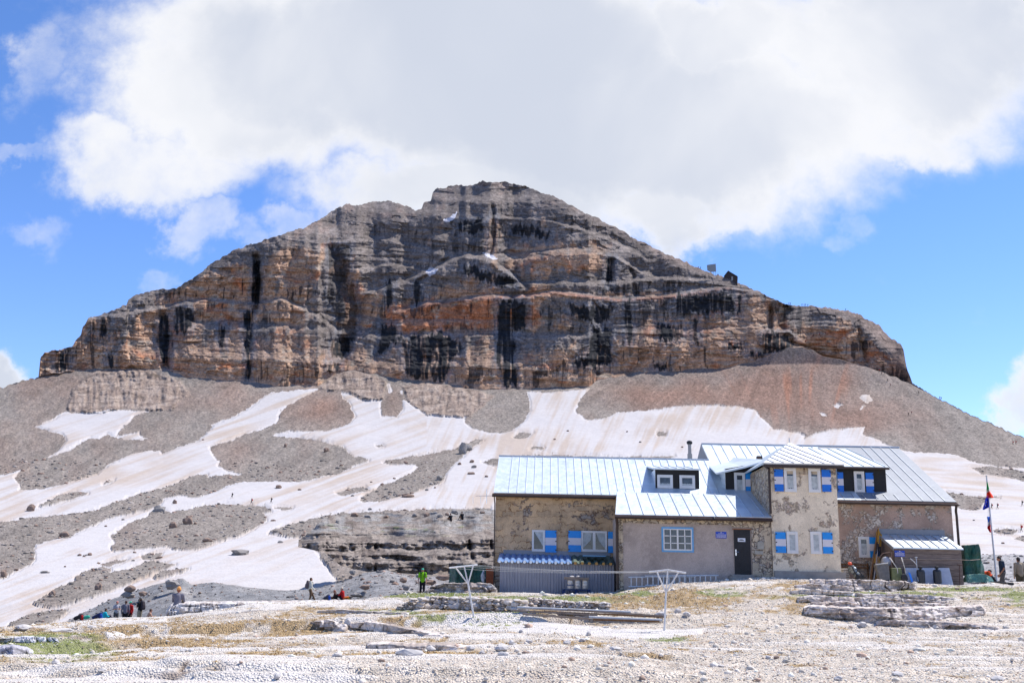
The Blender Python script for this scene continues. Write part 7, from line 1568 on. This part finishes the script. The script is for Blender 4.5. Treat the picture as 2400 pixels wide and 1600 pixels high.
far(2325, 1194, 'b', 'small hiker with a red pack on the snow beside the flags, left of two', None); far(2338, 1193, 'b', 'small hiker on the snow beside the flags, right of two', None)
far(2396, 1186, 'd', 'small dark hiker on the upper snow path at the right edge', None); far(2394, 1248, 'r', 'small hiker in pink red on the lower snow path at the right edge', None)
far(1057, 1222, 's', 'person in dark clothes sitting on top of the outcrop, left of two', None, P0=OPT(1057, 1222)); far(1084, 1218, 's', 'person in dark clothes sitting on top of the outcrop, right of two', None, P0=OPT(1084, 1218))
# ================================================================== CAMERA, LIGHT, SKY
cam = bpy.data.cameras.new('camera'); co_ = bpy.data.objects.new('camera', cam); C.objects.link(co_)
cam.sensor_width = 36; cam.lens = 36 * F / 2400; cam.clip_start = .2; cam.clip_end = 6000
M = Matrix.Identity(4)
for i in range(3):
    M[i][0] = rt[i]; M[i][1] = up[i]; M[i][2] = -fw[i]
co_.matrix_world = M; S.camera = co_
SUN = Vector((.54, .31, 1.0)).normalized()
l = bpy.data.lights.new('sun', 'SUN'); l.energy = 4.2; l.angle = math.radians(.5); l.color = (1, .96, .90)
lo_ = bpy.data.objects.new('sun', l); C.objects.link(lo_); lo_.rotation_euler = SUN.to_track_quat('Z', 'Y').to_euler(); lo_.location = (60, 20, 90)
elev = math.asin(SUN.z); azim = math.atan2(SUN.x, SUN.y)
w = bpy.data.worlds.new("World"); S.world = w; w.use_nodes = True
t = NT('w', True); t.t = w.node_tree
bg = t.t.nodes['Background']
sky = t.n('ShaderNodeTexSky', sky_type='NISHITA'); sky.sun_disc = False; sky.sun_elevation = elev; sky.sun_rotation = azim; sky.altitude = 2800; sky.air_density = 1.0; sky.dust_density = .3; sky.ozone_density = 2.0
d = t.n('ShaderNodeTexCoord').outputs['Generated']
# where the clouds stand: plane coordinates x / y and z / y of the direction
sp = t.n('ShaderNodeSeparateXYZ', {0: d})
yy = t.math('MAXIMUM', sp.outputs[1], .02)
ax = t.math('DIVIDE', sp.outputs[0], yy); az = t.math('DIVIDE', sp.outputs[2], yy)
pv = t.n('ShaderNodeCombineXYZ', {0: ax, 1: az, 2: 0.0}).outputs[0]
n1 = t.n('ShaderNodeTexNoise', {'Scale': 7.0, 'Detail': 7.0, 'Roughness': .58}); t.t.links.new(pv, n1.inputs['Vector'])
off = t.vm('SUBTRACT', n1.outputs['Color'], (.5, .5, .5))
off = t.vm('MULTIPLY', off, (.19, .15, 0))
n2 = t.n('ShaderNodeTexNoise', {'Scale': 26.0, 'Detail': 6.0, 'Roughness': .62}); t.t.links.new(pv, n2.inputs['Vector'])
off2 = t.vm('MULTIPLY', t.vm('SUBTRACT', n2.outputs['Color'], (.5, .5, .5)), (.045, .04, 0))
wp = t.vm('ADD', pv, t.vm('ADD', off, off2))
CL = [(1000, 120, 900, 330, 1.15), (1500, 280, 760, 290, 1.1), (600, 200, 480, 230, 1.0), (2150, 90, 520, 330, 1.05), (1150, 430, 480, 140, .95), (1560, 480, 220, 110, .95), (350, 370, 290, 110, .80), (470, 500, 85, 85, .5), (1700, 450, 170, 90, .8), (2050, 320, 300, 110, .9),
      (20, 850, 100, 75, 1.0), (-60, 900, 110, 60, 1.0), (2460, 965, 120, 90, .85), (2385, 1005, 70, 45, .7), (700, 520, 130, 50, .45), (420, 640, 60, 40, .30), (1960, 540, 60, 50, .27), (80, 520, 90, 50, .30), (90, 150, 90, 150, .40), (30, 380, 90, 30, .34), (560, 560, 70, 60, .35), (1200, -300, 1700, 420, 1.0), (1690, 60, 300, 170, 1.0), (-700, 300, 420, 300, .9), (3200, 500, 420, 260, .9)]
dens = None
for (u_, v_, ru, rv, k) in CL:
    c_ = ray(u_, v_); cx, cz_ = c_[0], c_[2]; sxr, szr = ru / F * 1.05, rv / F * 1.06
    dlt = t.vm('MULTIPLY', t.vm('SUBTRACT', wp, (float(cx), float(cz_), 0)), (1 / sxr, 1 / szr, 0))
    L = t.vm('LENGTH', dlt, (0, 0, 0))
    g = t.ramp(L, 1.25, .45, 0.0, k)
    dens = g if dens is None else t.math('MAXIMUM', dens, g)
cov = t.ramp(t.math('ADD', dens, t.math('MULTIPLY', t.math('SUBTRACT', n2.outputs[0], .5), .55)), .04, .95)
n3 = t.n('ShaderNodeTexNoise', {'Scale': 3.2, 'Detail': 5.0, 'Roughness': .5, 'Distortion': .4}); t.t.links.new(pv, n3.inputs['Vector'])
thick = t.ramp(t.math('ADD', dens, t.math('MULTIPLY', t.math('SUBTRACT', n3.outputs[0], .5), 1.5)), .62, 1.25)
ccol = t.mix(thick, (.95, .955, .98), (.655, .70, .80))
STR = .15
hs = t.n('ShaderNodeHueSaturation', {'Hue': .5, 'Saturation': 1.2, 'Value': 1.0, 'Color': sky.outputs[0]})
skc = t.vm('MULTIPLY', hs.outputs[0], SKYMUL)
cl2 = t.vm('MULTIPLY', ccol, (CLV / STR, CLV / STR, CLV / STR))
mixc = t.mix(t.math('MULTIPLY', cov, .97), skc, cl2)
t.t.links.new(mixc, bg.inputs[0]); bg.inputs[1].default_value = STR
w.cycles.sampling_method = 'MANUAL'; w.cycles.sample_map_resolution = 512
S.view_settings.view_transform = 'Standard'; S.view_settings.look = 'None'; S.view_settings.exposure = EXPO; S.view_settings.gamma = 1.0
S.cycles.max_bounces = 6; S.cycles.diffuse_bounces = 3; S.cycles.use_denoising = True
